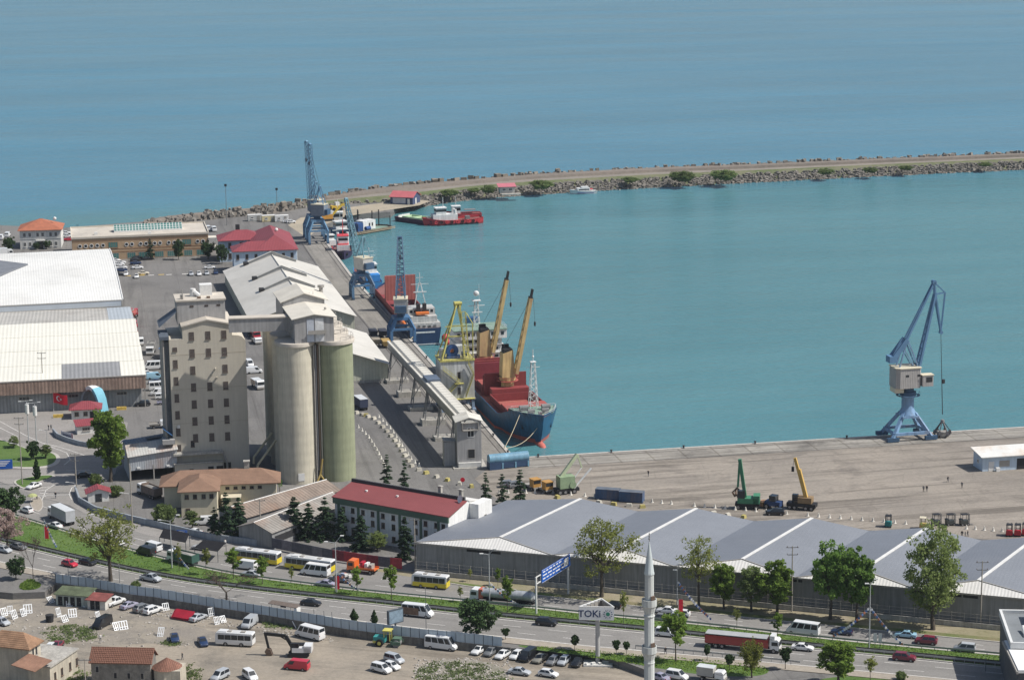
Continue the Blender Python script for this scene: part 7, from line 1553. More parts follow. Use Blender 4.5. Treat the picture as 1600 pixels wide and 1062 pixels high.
def truck(x,y,head,label,c,L_,load,lc,z=0.0,cat='truck',name='lorry',hbox=2.4,w=1.22,cl=2.0,extra=None):
 t=thing(name,label,cat,P(x,y,z)+Vector((0,0,.02)),head); f=L_/2; cab(t,f-cl,c,w,2.9 if L_>6 else 2.2,cl)
 mb=MB(); mb.box(-f,f-cl,-.45,.45,.6,.95); mb.build('chassis',M_TRIM,t)
 x1=f-cl-.3; b0=1.0
 if load=='box': mb=MB(); mb.box(-f,x1,-w,w,b0,b0+hbox); mb.build('cargo_box',lc,t); mb=MB(); mb.box(-f-.03,x1+.03,-w-.03,w+.03,b0+hbox,b0+hbox+.1); mb.build('box_roof',mat('box_roof',(0.55,0.57,0.58),.6,.08,.5),t)
 elif load=='tipper':
  mb=MB(); h=hbox; mb.box(-f,x1,-w,-w+.12,b0,b0+h); mb.box(-f,x1,w-.12,w,b0,b0+h); mb.box(-f,-f+.12,-w+.12,w-.12,b0,b0+h); mb.box(x1-.12,x1,-w+.12,w-.12,b0,b0+h+.3); mb.box(-f+.12,x1-.12,-w+.12,w-.12,b0,b0+.15); mb.build('tipper_body',lc,t)
  for k in range(6):
   rb=MB(); xx=-f+.3+(x1+f-.6)*k/5; rb.box(xx-.06,xx+.06,-w-.06,-w,b0,b0+h); rb.box(xx-.06,xx+.06,w,w+.06,b0,b0+h)
   rb.build('rib',lc,t)
  mb=MB(); mb.add([(-f+.1,-w+.1,b0+h*.8),(x1-.1,-w+.1,b0+h*.8),(x1-.1,w-.1,b0+h*.8),(-f+.1,w-.1,b0+h*.8),((x1-f)/2,0,b0+h*1.05)],[(0,1,4),(1,2,4),(2,3,4),(3,0,4)]); mb.build('load',mat('load_grey',(0.28,0.27,0.25),.9,.2,.6),t)
 elif load=='tank':
  mb=MB(); r=w*.98; mb.loft([[(xx,r*wv*math.cos(a),b0+r*.95+r*.85*wv*math.sin(a)) for a in [2*math.pi*k/16 for k in range(16)]] for xx,wv in ((-f,.55),(-f+.5,1),(x1-.4,1),(x1,.6))]); mb.build('tank',lc,t,40)
  for k in range(4): mb=MB(); mb.cyl((-f+1.2+(x1+f-2.4)*k/3,0,b0+r*1.78),.3,.25,10); mb.build('tank_hatch',M_FRAMEG,t)
 elif load=='flat': mb=MB(); mb.box(-f,x1,-w,w,b0,b0+.15); mb.box(-f,x1,-w,-w+.06,b0,b0+.5); mb.box(-f,x1,w-.06,w,b0,b0+.5); mb.build('flatbed',lc,t)
 rear=[-f+1.0,-f+2.2] if L_>7 else [-f+1.1]
 if L_>11: rear=[-f+1.0,-f+2.3,-f+3.6,f-cl-2.2]
 wheelset(t,[f-1.2]+rear,w,.5 if L_>6 else .4)
 if extra: extra(t)
 return t
def tang(line,x): return hp(x-12,interp(line,x-12),x+12,interp(line,x+12))
NH=lambda x:tang(NEAR_FAR,x); FH=lambda x:tang(MED_FAR,x)+math.pi
# --- near carriageway, driving right
car('hatch','silver',7,862,NH(7),'silver hatchback at the left end of the near carriageway')
car('sedan','grey',29,857,NH(29),'dark grey car right behind the silver hatchback at the left end')
car('hatch','red',109,884,NH(109),'bright red hatchback on the near carriageway left of the big tree')
car('sedan','black',137,881,NH(137),'black sedan right beside the bright red hatchback')
car('pickup','silver',236,907,NH(236),'silver double-cab pickup on the near carriageway beside the metal hoarding','','pickup') if False else car('pickup','silver',236,907,NH(236),'silver double-cab pickup on the near carriageway beside the metal hoarding',0.0,'pickup')
car('sedan','black',486,945,NH(486),'black sedan on the near carriageway right of the bus shelter')
def wrap(t):
 mb=MB(); mb.box(-3.3,.6,-1.05,1.05,.5,2.0); mb.build('livery_panel',mat('livery_brown',(0.19,0.115,0.075),.5,.3,1.2),t)
car('minibus','white',653,962,NH(653),'white delivery van with a brown printed body behind the roadside billboard',0,'van',extra=wrap)
car('suv','black',854,976,NH(854),'black estate car on the near carriageway right of the round dark tree')
car('mpv','white',1041,993,NH(1041),'white car half hidden by the young tree right of the minaret')
car('sedan','white',1254,1015,NH(1254),'white sedan ahead of the red tipper lorry on the near carriageway')
car('suv','maroon',1413,1031,NH(1413),'dark red car on the near carriageway near the right edge')
def semi(x,y,head,label,c,lc,L_=9.0):
 t=truck(x,y,head,label,c,15.4,'tipper',lc,hbox=1.7)
 mb=MB(); mb.slab([(-7.6,-1.25,3.0),(5.1,-1.25,3.0),(5.1,1.25,3.05),(-7.6,1.25,3.05)],.12); mb.build('tarpaulin',mat('grey_tarp',(0.36,0.37,0.37),.8,.1,.5),t)
 mb=MB(); mb.box(5.7,6.7,-1.1,1.1,2.9,3.6); mb.build('roof_fairing',paint(c),t); return t
semi(1161,1013,NH(1161),'long tipper lorry with a red trailer, grey cover and white cab','white',paint('darkred'))
# --- far carriageway, driving left
t=truck(96,814,hp(118,822,74,800),'white lorry with a long pale grey box trailer below the port gate','white',10.5,'box',mat('box_grey',(0.40,0.41,0.42),.6,.08,.4),hbox=2.7)
car('sedan','white',86,824,FH(86),'white patrol car beside the grey box lorry',0,'car')
car('hatch','white',42,800,FH(42),'white car left of the white lorry cab by the dark pine')
car('hatch','white',164,833,FH(164),'white car seen through the big tree, the farther one')
car('sedan','white',182,849,FH(182),'white car seen through the big tree, the nearer one')
car('van','white',238,859,FH(238),'white van driving away above the grass median',0,'van')
car('van','black',228,866,FH(228),'black van in front of the white van above the median',0,'van')
truck(286,880,FH(286),'dark green tipper lorry with a white cab beside the median flags','white',8.2,'tipper',paint('green'),hbox=1.8)
car('sedan','white',314,858,FH(314)+.2,'white car parked beside the black canopy roofs')
bus(402,878,FH(402),11.5,3.0,'yellow and white city bus, the farther of the two in the bus bay')
bus(484,890,FH(484),12.0,3.0,'yellow and white city bus, the nearer of the two in the bus bay')
car('van','white',384,888,FH(384),'small white van in front of the farther city bus',0,'van')
car('sedan','silver',392,900,FH(392),'silver sedan behind the guardrail below the farther city bus')
car('minibus','white',493,898,FH(493),'white minibus directly in front of the nearer city bus',0,'minibus')
car('sedan','lilac',508,915,FH(508),'lilac-grey car by the red roadside flag')
def goods(t):
 rr=random.Random(5)
 for k in range(7):
  mb=MB(); mb.box(0,.7,0,.7,0,.6); o=mb.build('load_bundle',mat('bundle%d'%(k%4),[(.6,.58,.55),(.45,.2,.15),(.3,.35,.45),(.55,.5,.4)][k%4],.9,.2,1),t,None,(-2.4+rr.uniform(0,1.3),rr.uniform(-.7,.1),1.05+rr.uniform(0,.5)),rr.uniform(0,1))
car('pickup','grey',531,908,FH(531),'pickup piled high with bundles right of the red flag',0,'pickup',extra=goods)
def orange_eq(t):
 for k in range(3):
  mb=MB(); mb.box(-2.6+k*1.1,-1.9+k*1.1,-.8,.8,1.1,2.2+.2*k); mb.build('equipment',[M_FRAMEG,M_SWH,paint('red')][k],t)
truck(567,894,FH(567),'orange works truck carrying machinery beside the poster fence','orange',7.0,'flat',paint('orange'),extra=orange_eq)
bus(673,917,FH(673),8.2,3.0,'yellow midibus on the far carriageway near the lamp post',name='midibus',W=2.35)
def stripe(t):
 mb=MB(); mb.box(-2.4,.4,-1.22,1.22,1.6,2.2); mb.build('red_mark',mat('tank_mark',(0.3,0.1,0.1),.5,.2,1),t)
t=truck(786,942,FH(786),'white tanker lorry with a grey tank passing under the blue road sign','white',14.5,'tank',mat('tank_silver',(0.42,0.44,0.46),.4,.12,.4,metal=.2,streak=.3))
mb=MB(); mb.box(4.3,5.2,-1.1,1.1,1.0,3.0); mb.build('pump_cabinet',mat('pump_red',(0.5,0.14,0.09),.6,.2,1),t)
car('hatch','black',957,949,FH(957),'black hatchback on the far carriageway behind the hoarding sign')
car('sedan','white',1042,957,FH(1042),'white car on the far carriageway left of the white lamp post')
car('hatch','grey',1030,968,FH(1030),'dark grey hatchback at the guardrail right of the minaret')
car('hatch','white',1064,962,FH(1064),'white car behind the red banner on the lamp post')
car('minibus','white',1255,990,FH(1255),'white minibus in the tree shade on the far carriageway',0,'minibus')
car('sedan','navy',1315,990,FH(1315),'navy car in the shade below the pair of dense green trees')
car('sedan','skyblue',1415,995,FH(1415),'light blue patrol car below the bunting ropes')
car('suv','maroon',1447,1005,FH(1447),'maroon car behind the light blue patrol car')
car('mpv','silver',1507,1017,FH(1507),'silver people carrier on the far carriageway near the right edge')
# --- parking lot below the hoarding
Z=LOT
hd=lambda a,b,c,d:hp(a,b,c,d,LOT)
for k,(kind,c,x,y,h,lab,cat) in enumerate([
 ('hatch','silver',4,975,hd(-8,970,14,978),'silver car cut by the left edge of the dirt lot','car'),
 ('pickup','white',180,944,hd(166,948,194,938),'old white pickup with an empty bed by the shacks','pickup'),
 ('sedan','lilac',202,949,hd(188,953,216,943),'lilac sedan parked right of the old white pickup','car'),
 ('suv','grey',223,954,hd(210,957,236,948),'dark grey jeep between the lilac sedan and the white estate','car'),
 ('suv','white',239,957,hd(224,961,253,951),'white estate car right of the dark grey jeep','car'),
 ('sedan','silver',310,968,hd(297,972,324,961),'silver sedan parked by the red sheet pile','car'),
 ('van','black',160,978,hd(174,969,145,984),'black van standing among the white window frames','van'),
 ('sedan','navy',273,1000,hd(271,985,276,1006),'navy saloon right of the leaning white frame','car'),
 ('sedan','navy',317,1006,hd(312,992,322,1012),'navy saloon left of the white midibus','car'),
 ('van','silver',390,978,hd(402,966,379,984),'silver minivan parked below the bus shelter','van'),
 ('minibus','white',484,996,hd(508,1000,462,989),'white minibus with its rear door open behind the excavator','minibus'),
 ('van','red',464,1045,hd(486,1047,443,1043),'bright red van in front of the excavator','van'),
 ('mpv','silver',344,1060,hd(360,1052,332,1066),'silver estate at the bottom edge left of the white estate','car'),
 ('mpv','white',391,1060,hd(380,1052,402,1068),'white estate at the bottom edge below the midibus','car'),
 ('mpv','silver',616,1034,hd(602,1028,630,1036),'silver-blue estate, farthest of three cars by the weeds','car'),
 ('hatch','white',612,1044,hd(600,1038,624,1046),'white hatchback between the silver-blue estate and the white van','car'),
 ('mpv','white',596,1049,hd(582,1043,612,1051),'small white delivery van, nearest of three cars by the weeds','van'),
 ('minibus','white',690,1013,hd(666,1009,714,1015),'white minibus parked against the hoarding near its right end','minibus'),
 ('sedan','white',749,1019,hd(760,1010,738,1023),'white sedan, leftmost of the parked row below the hoarding end','car'),
 ('hatch','grey',767,1022,hd(777,1013,757,1026),'dark grey hatchback second from the left in the parked row','car'),
 ('sedan','white',786,1026,hd(797,1016,774,1030),'white sedan third from the left in the parked row','car'),
 ('hatch','white',807,1027,hd(817,1017,797,1031),'white hatchback fourth from the left in the parked row','car'),
 ('van','black',825,1029,hd(836,1017,813,1033),'black van in the middle of the parked row','van'),
 ('sedan','olive',844,1032,hd(855,1020,833,1036),'olive-grey sedan right of the black van in the parked row','car'),
 ('hatch','grey',864,1036,hd(873,1024,853,1039),'dark hatchback third from the right in the parked row','car'),
 ('hatch','silver',881,1036,hd(887,1026,873,1039),'small silver car second from the right in the parked row','car'),
 ('sedan','black',902,1038,hd(908,1024,893,1042),'black sedan at the right end of the parked row','car'),
 ('sedan','silver',812,1053,hd(796,1050,829,1054),'silver-blue sedan alone in front of the parked row','car'),
 ('hatch','white',857,1056,hd(842,1053,873,1058),'white hatchback right of the silver-blue sedan','car'),
 ('sedan','lilac',1030,1061,hd(1046,1064,1020,1056),'dark lilac car behind the minaret at the bottom edge','car'),
 ('mpv','white',1058,1060,hd(1044,1056,1076,1062),'white estate at the bottom edge right of the minaret','car'),
 ('hatch','white',78,1016,hd(86,1008,72,1021),'white car beside the tower house','car'),
 ('sedan','maroon',89,1012,hd(98,1004,82,1018),'dark maroon car behind the white car by the tower house','car')]):
 car(kind,c,x,y,h,lab,0.0 if x>1000 else Z,cat)
bus(368,1007,hd(394,1008,340,1005),8.0,2.9,'white midibus with dark windows in the dirt lot',None,LOT,'midibus',2.35)
truck(1112,1062,hd(1088,1058,1132,1064),'white pickup truck with a grey covered box at the bottom edge','white',5.6,'box',mat('canvas_grey',(0.40,0.39,0.36),.8,.1,.5),0.0,'truck','box_truck',1.7,1.0,1.9)
# --- port yard between the mill and the cream warehouse
A=PA
truck(209,497,A+R(80),'red tanker truck parked at the corner of the white warehouse','red',7.5,'tank',mat('tank_rust',(0.32,0.07,0.06),.6,.2,.5,dirt=(.5,.45,.4),dirtamt=.6))
car('van','red',210,510,A+R(90),'pinkish red van below the red tanker truck',0,'van',False)
car('hatch','darkred',211,520,A+R(90),'dark red car below the pinkish red van',0,'car',False)
truck(217,538,A-R(85),'white truck nose-on beside the cream warehouse','white',7,'flat',M_FRAMEG)
truck(236,552,A-R(100),'grey tipper truck left of the brown tipper','white',7.5,'tipper',mat('tip_grey',(0.32,0.31,0.29),.8,.15,.5))
truck(258,558,A-R(100),'brown tipper truck under a bright blue tarpaulin','brown',7.5,'tipper',mat('tip_brown',(0.26,0.14,0.07),.8,.2,.5))
mb=MB(); p=P(258,558); mb.slab([(p.x-1.6,p.y-2.4,3.4),(p.x+1.4,p.y-2.6,3.4),(p.x+1.2,p.y+1.6,3.7),(p.x-1.4,p.y+1.8,3.6)],.2); tag(mb.build('tarpaulin',mat('bright_blue_tarp',(0.06,0.22,0.55),.6,.15,.8)),'bright blue tarpaulin over the load of the brown tipper truck','tarpaulin')
for k,(kind,c,x,y,lab) in enumerate([('minibus','white',240,577,'white minibus at the head of the vehicle row by the cream warehouse'),('hatch','white',231,586,'small white car half behind the cream warehouse wall'),('van','skyblue',242,592,'light blue van in the row by the cream warehouse'),('sedan','navy',243,599,'navy car below the light blue van'),('sedan','silver',249,602,'silver car below the navy car in the row'),('minibus','white',251,609,'white box van third from the near end of the row'),('van','white',248,617,'white van second row from the near end'),('mpv','white',254,623,'white estate behind the blue-decked pickup'),('pickup','lilac',259,631,'pickup with a bluish load at the near end of the row'),('suv','black',223,634,'black jeep against the cream warehouse wall')]):
 car(kind,c,x,y,A+(math.pi if k%3==0 else 0),lab,0,'van' if kind in('van','minibus') else 'car',k>3)
truck(397,527,A-R(80),'red tanker truck seen between the mill and the silos','red',8,'tank',mat('tank_crimson',(0.45,0.04,0.05),.5,.12,.5))
truck(401,536,A-R(80),'white tractor unit in front of the red tanker between mill and silos','white',5.5,'flat',M_FRAMEG)
car('van','white',390,572,A-R(85),'white van in the gap between mill and silos',0,'van',False); car('van','white',397,583,A,'white van turned sideways in the gap between mill and silos',0,'van',False)
truck(403,606,A-R(78),'white delivery truck with an orange front board between mill and silos','white',6.4,'box',mat('box_orange',(0.55,0.42,0.30),.7,.1,.5),hbox=1.5)
truck(562,637,A+R(100),'dark box lorry with a grey roof parked right of the green silo','navy',8.5,'box',mat('box_navy',(0.04,0.05,0.09),.6,.15,.5),hbox=2.4)
truck(234,775,hd(218,768,252,781)+math.pi,'white-cabbed tipper loaded with scrap outside the open shed','white',8.6,'tipper',mat('tip_rust',(0.20,0.155,0.13),.8,.2,.5),hbox=1.9)
car('van','white',321,819,R(190),'white van parked under the beige house',0,'van'); car('sedan','white',303,834,R(150),'white car behind the curved retaining wall')
car('sedan','white',53,762,hp(64,758,43,765),'white patrol car at the traffic island'); car('sedan','black',131,745,R(20),'black car in the shade of the mill')
truck(248,668,A,'white truck cab standing behind the open shed','white',5.0,'flat',M_FRAMEG)
truck(88,800,0,'x','white',5,'flat',M_FRAMEG) if False else None
# --- far car park
far=[('white',180,409),('white',188,412),('white',186,415),('white',190,420),('navy',190,424),('black',184,431),('black',212,408),('navy',212,413),('white',215,420),('cream',224,429),('black',215,405),('black',231,406)]
fl=['back row, far end','back row, second','back row, third','back row, fourth','back row, blue one at the near end','lone dark one nearest the white warehouse','second row, dark far end','second row, navy one','second row, white one','second row, cream one at the near end','behind the second row','right of the second row by the trees']
for (c,x,y),l in zip(far,fl): car('sedan',c,x,y,A+(R(4) if c!='cream' else 0),'small %s car in the far car park, %s'%({'navy':'navy','cream':'cream'}.get(c,c),l),0,'car',False,'cars in the far car park')
for c,x,y,l in (('white',197,430,'nose towards the camera, left'),('white',213.6,434,'nose towards the camera, right')): car('hatch',c,x,y,A-R(95),'small white car in the far car park, '+l,0,'car',False,'cars in the far car park')
for c,x,y,l in (('silver',298.6,430,'leftmost'),('white',311,430,'second'),('silver',323,429,'third'),('navy',337,428,'rightmost')): car('hatch',c,x,y,A-R(90),'small %s car beside the sheet warehouse corner, %s of four'%(c,l),0,'car',False,'cars beside the sheet warehouse')
car('sedan','white',328,420,A,'white car parked sideways under the trees by the port office',0,'car',False)
for c,x,y,l in (('white',103,366,'upper'),('white',105,371,'lower')): car('sedan',c,x,y,A,'white car between the red-tiled house and the terminal, the %s one'%l,0,'car',False)
car('sedan','red',108,376,A,'red car between the red-tiled house and the terminal',0,'car',False)
for x,y,l in ((12,370,'right'),(2,374,'left')): car('van','white',x,y,A+R(80),'white van left of the red-tiled house, the %s one'%l,0,'van',False)
truck(7,401,A+R(10),'white box truck behind the white warehouse roof','white',7,'box',paint('white'))
for x,y,l in ((449,348,'left'),(455,348.5,'right')): car('hatch','white',x,y,A,'white car by the site cabins, the %s one'%l,0,'car',False)
for x,y,l in ((325,360,'left'),(334,361,'right')): car('van','white',x,y,A+R(95),'white van at the end of the terminal, the %s one'%l,0,'van',False)
# ------------------------------------------------------------------ trees and plants
def leafmat(name,c1,c2,tr=.5,rnd=.18):
 m=bpy.data.materials.new(name); m.use_nodes=True; n=m.node_tree; L=n.links.new; n.nodes.clear()
 out=n.nodes.new('ShaderNodeOutputMaterial'); g=n.nodes.new('ShaderNodeNewGeometry'); mx=n.nodes.new('ShaderNodeMix'); mx.data_type='RGBA'
 mx.inputs[6].default_value=(*c1,1); mx.inputs[7].default_value=(*c2,1); L(g.outputs['Random Per Island'],mx.inputs[0])
 oi=n.nodes.new('ShaderNodeObjectInfo'); mr=n.nodes.new('ShaderNodeMapRange'); mr.inputs['To Min'].default_value=1-rnd; mr.inputs['To Max'].default_value=1+rnd; L(oi.outputs['Random'],mr.inputs['Value'])
 hs=n.nodes.new('ShaderNodeHueSaturation'); L(mx.outputs[2],hs.inputs['Color']); L(mr.outputs[0],hs.inputs['Value'])
 d=n.nodes.new('ShaderNodeBsdfDiffuse'); t=n.nodes.new('ShaderNodeBsdfTranslucent'); ms=n.nodes.new('ShaderNodeMixShader'); ms.inputs[0].default_value=tr
 L(hs.outputs[0],d.inputs[0]); L(hs.outputs[0],t.inputs[0]); L(d.outputs[0],ms.inputs[1]); L(t.outputs[0],ms.inputs[2]); L(ms.outputs[0],out.inputs[0]); return m
LF=dict(dense=leafmat('leaf_dense',(0.115,0.21,0.05),(0.20,0.305,0.08)),bright=leafmat('leaf_bright',(0.16,0.26,0.05),(0.25,0.34,0.08)),sparse=leafmat('leaf_spring',(0.215,0.25,0.07),(0.31,0.33,0.105)),grey=leafmat('leaf_greygreen',(0.15,0.205,0.075),(0.23,0.285,0.115)),
 pine=leafmat('needle_dark',(0.035,0.062,0.036),(0.06,0.095,0.05),.1),dark=leafmat('leaf_dark',(0.045,0.08,0.035),(0.08,0.125,0.05),.15),willow=leafmat('leaf_willow',(0.19,0.22,0.05),(0.27,0.28,0.08)),blossom=leafmat('blossom',(0.36,0.27,0.24),(0.50,0.40,0.36)),twig=leafmat('twig_purple',(0.11,0.075,0.065),(0.17,0.12,0.10)))
M_BARK=mat('bark',(0.085,0.07,0.055),.95,.25,1.5)
def quads(c,size,rng,flat=.0,stretch=1.0):
 n=len(c); a=rng.normal(size=(n,3)); a/=np.linalg.norm(a,axis=1)[:,None]; b=rng.normal(size=(n,3)); b-=a*(a*b).sum(1)[:,None]; b/=np.linalg.norm(b,axis=1)[:,None]
 if flat: a[:,2]*=1-flat; b[:,2]*=1-flat
 s=(size*rng.uniform(.6,1.3,n))[:,None]; a*=s*.5*stretch; b*=s*.5
 v=np.stack([c-a-b,c+a-b*.6,c+a*.8+b,c-a*.7+b*.8],1).reshape(-1,3)
 return v
def leafmesh(name,v,m):
 me=bpy.data.meshes.new(name); n=len(v)//4
 me.vertices.add(len(v)); me.vertices.foreach_set('co',v.astype(np.float32).ravel()); me.loops.add(n*4); me.loops.foreach_set('vertex_index',np.arange(n*4,dtype=np.int32)); me.polygons.add(n); me.polygons.foreach_set('loop_start',np.arange(0,n*4,4,dtype=np.int32))
 try: me.polygons.foreach_set('loop_total',np.full(n,4,dtype=np.int32))
 except Exception: pass
 me.update(); me.validate(); me.materials.append(m); return me
def broadleaf(seed,m,H=10.0,rw=3.2,zb=3.2,clumps=95,per=48,leaf=.34,cr=.75,fill=.55,trunk=.28,sway=.0,squash=1.0):
 """returns trunk and crown meshes of a 10 m tree"""
 rng=np.random.default_rng(seed); rr=random.Random(seed); zc=(H+zb)/2; rz_=(H-zb)/2
 cs=[]
 lob=[(rng.normal(size=3)) for _ in range(6)]
 while len(cs)<clumps:
  d=rng.normal(size=3); d/=np.linalg.norm(d); k=rng.uniform(0,1)**fill
  bump=1+.22*sum(math.sin(3*float(d@l)) for l in lob[:3])/1.6
  if bump<.78 and rng.uniform()<.5: continue
  p=np.array([d[0]*rw*k*bump,d[1]*rw*k*bump,zc+d[2]*rz_*k*min(1.08,bump)])
  if p[2]<zb-.3: continue
  cs.append(p)
 cs=np.array(cs); pts=[]
 for c in cs:
  q=rng.normal(size=(per,3)); q/=np.linalg.norm(q,axis=1)[:,None]; q*=(rng.uniform(0,1,per)**.45)[:,None]*cr*rng.uniform(.6,1.25); q[:,2]*=.75*squash; pts.append(c+q)
 crown=leafmesh('crown',quads(np.concatenate(pts),leaf,rng,.15),m)
 mb=MB(); lean=Vector((rr.uniform(-.3,.3),rr.uniform(-.3,.3),0)); fork=Vector((lean.x,lean.y,zb*.9)); mb.tube((0,0,-.3),fork*.5,trunk*1.15,trunk*.9,8); mb.tube(fork*.5,fork,trunk*.9,trunk*.75,8)
 idx=rng.permutation(len(cs))[:16]
 for j,i in enumerate(idx):
  e=Vector(cs[i]); s=fork.lerp(Vector((0,0,zc+rz_*.3)),rr.uniform(0,.55)) if j>2 else fork; mid=s.lerp(e,.5)+Vector((rr.uniform(-.3,.3),rr.uniform(-.3,.3),.4)); mb.tube(s,mid,trunk*.42,trunk*.25,5,False); mb.tube(mid,e,trunk*.25,trunk*.07,5,False)
 mb.tube(fork,Vector((lean.x,lean.y,zc+rz_*.5)),trunk*.6,trunk*.15,6,False)
 return mb.mesh('trunk',M_BARK,60),crown
def conifer(seed,m,H=10.0,rw=2.6,zb=.8,whorls=17,per=7,droop=.35,leaf=.34,gap=0.0):
 rng=np.random.default_rng(seed); rr=random.Random(seed); pts=[]; mb=MB(); mb.tube((0,0,-.3),(0,0,H*.97),.2,.03,7)
 for k in range(whorls):
  u=k/(whorls-1); z=zb+(H-zb)*u**.95; R_=rw*(1-u)**.75+.12
  z+=rng.uniform(-.25,.25)
  for j in range(per):
   if rng.uniform()<gap+.12: continue
   a=rng.uniform(0,6.28); l=R_*rng.uniform(.35,1.3); e=np.array([math.cos(a)*l,math.sin(a)*l,-droop*l*l/max(rw,.1)+.12*l]); n=int(10+l*26)
   t=rng.uniform(.1,1,n)**.8; base=np.outer(t,e)+np.array([0,0,z]); w=.10+.32*(1-t)*min(1,l/1.5)
   base+=rng.normal(size=(n,3))*w[:,None]*np.array([1,1,.35]); base[:,2]-=rng.uniform(0,.25,n)*t*l*.5; pts.append(base)
   if j%2==0: mb.tube((0,0,z),(e[0]*.8,e[1]*.8,z+e[2]*.7),.05,.015,4,False)
 return mb.mesh('trunk',M_BARK,60),leafmesh('crown',quads(np.concatenate(pts),leaf,rng,.45,1.5),m)
def bare(seed,m,H=10.0):
 rr=random.Random(seed); rng=np.random.default_rng(seed); mb=MB(); tips=[]
 def grow(p,d,l,r,n):
  e=p+d*l; mb.tube(p,e,r,r*.62,4,False)
  if n==0: tips.append(np.array(e)); return
  for _ in range(3 if n>2 else 2):
   q=(d+Vector((rr.uniform(-.7,.7),rr.uniform(-.7,.7),rr.uniform(-.1,.5)))).normalized(); grow(e,q,l*rr.uniform(.6,.82),r*.6,n-1)
 grow(Vector((0,0,-.2)),Vector((0,0,1)),H*.28,.2,5)
 t=np.array(tips); pts=np.concatenate([t+rng.normal(size=t.shape)*.25 for _ in range(3)]); return mb.mesh('trunk',M_BARK,60),leafmesh('crown',quads(pts,.2,rng),m)
PT={}
PT['dense']=[broadleaf(1,LF['dense'],10,3.0,2.6,130,60,.36,.8,.5),broadleaf(2,LF['dense'],10,3.1,2.4,130,60,.36,.8,.5)]
PT['bright']=[broadleaf(3,LF['bright'],10,2.7,1.9,120,58,.36,.78,.5),broadleaf(4,LF['bright'],10,2.9,2.2,110,55,.36,.8,.5)]
PT['grey']=[broadleaf(5,leafmat('leaf_feathery',(0.20,0.265,0.085),(0.29,0.345,0.13)),10,3.1,1.4,170,52,.22,.78,.42),broadleaf(6,LF['grey'],10,2.8,2.2,110,52,.32,.75,.5)]
PT['sparse']=[broadleaf(7,LF['sparse'],10,4.0,2.9,150,24,.22,.72,.42,.26),broadleaf(8,LF['sparse'],10,3.3,3.4,115,22,.22,.75,.42,.24)]
PT['dark']=[broadleaf(9,LF['dark'],10,4.8,1.6,140,60,.42,.95,.5,.3),broadleaf(10,LF['dark'],10,4.2,1.4,120,60,.42,.95,.5,.3)]
PT['lolly']=[broadleaf(11,LF['dark'],10,3.0,4.0,70,60,.6,.95,.4,.25)]
PT['young']=[broadleaf(12,LF['bright'],10,2.0,3.6,60,40,.36,.7,.5,.13),broadleaf(13,LF['sparse'],10,1.8,4.0,45,26,.34,.7,.5,.12)]
PT['willow']=[broadleaf(14,LF['willow'],10,3.4,2.4,110,46,.34,.95,.4,.3,0,1.9)]
PT['blossom']=[broadleaf(15,LF['blossom'],10,4.6,2.4,130,50,.30,.8,.45,.3)]
PT['bush']=[broadleaf(16,LF['dark'],10,7.0,.6,90,60,1.0,2.2,.5,.25),broadleaf(17,LF['grey'],10,7.5,.4,90,60,1.0,2.2,.5,.25)]
PT['conifer']=[conifer(20,LF['pine'],10,2.9,.9,15,7,.42,.34),conifer(21,LF['pine'],10,2.6,1.0,14,7,.55,.34),conifer(22,LF['pine'],10,3.2,.9,13,7,.6,.36)]
PT['slim']=[conifer(23,LF['pine'],10,1.9,1.0,13,6,.45,.38,.2),conifer(24,LF['pine'],10,1.8,.8,12,6,.5,.38,.25)]
PT['cypress']=[conifer(25,LF['dark'],10,3.0,.3,22,12,-.6,.7)]
PT['bare']=[bare(30,LF['twig'])]
def palm():
 rng=np.random.default_rng(40); mb=MB(); mb.tube((0,0,-.2),(.2,0,6.5),.35,.28,8); pts=[]
 for k in range(18):
  a=2*math.pi*k/18*2.4; el=rng.uniform(.1,1.1); l=3.4
  for t in np.linspace(.1,1,16): pts.append([math.cos(a)*math.cos(el)*l*t+.2,math.sin(a)*math.cos(el)*l*t,6.5+math.sin(el)*l*t-1.9*t*t*l*.4])
 p=np.array(pts); return mb.mesh('trunk',M_BARK,60),leafmesh('crown',quads(np.repeat(p,3,0)+rng.normal(size=(len(p)*3,3))*.12,.5,rng,.2,1.6),LF['dense'])
PT['palm']=[palm()]
def tree(kind,x,y,ytop,wpx,label,cat='tree',v=0,z=0.0,name=None,group=None):
 p=P(x,y,z); s=F_PX/((p-Vector((0,0,CAM_H))).dot(Vector((0,_cp,-_sp)))); Hm=(y-ytop)/(s*.965); base=PT[kind][v%len(PT[kind])]
 wid=max(q.co.x for q in base[1].vertices)-min(q.co.x for q in base[1].vertices); sw=(wpx/s)/wid*(1.25 if kind=='conifer' and y>700 else 1.0); sh=Hm/10.0
 t=thing(name or {'conifer':'pine_tree','slim':'pine_tree','cypress':'cypress','bush':'bush','palm':'palm_tree','bare':'bare_tree','blossom':'blossom_tree','willow':'willow_tree'}.get(kind,'broadleaf_tree'),label,cat,p,random.uniform(0,6.28),group)
 t.scale=(sw,sw,sh); put('trunk',base[0],t); put('crown',base[1],t); return t
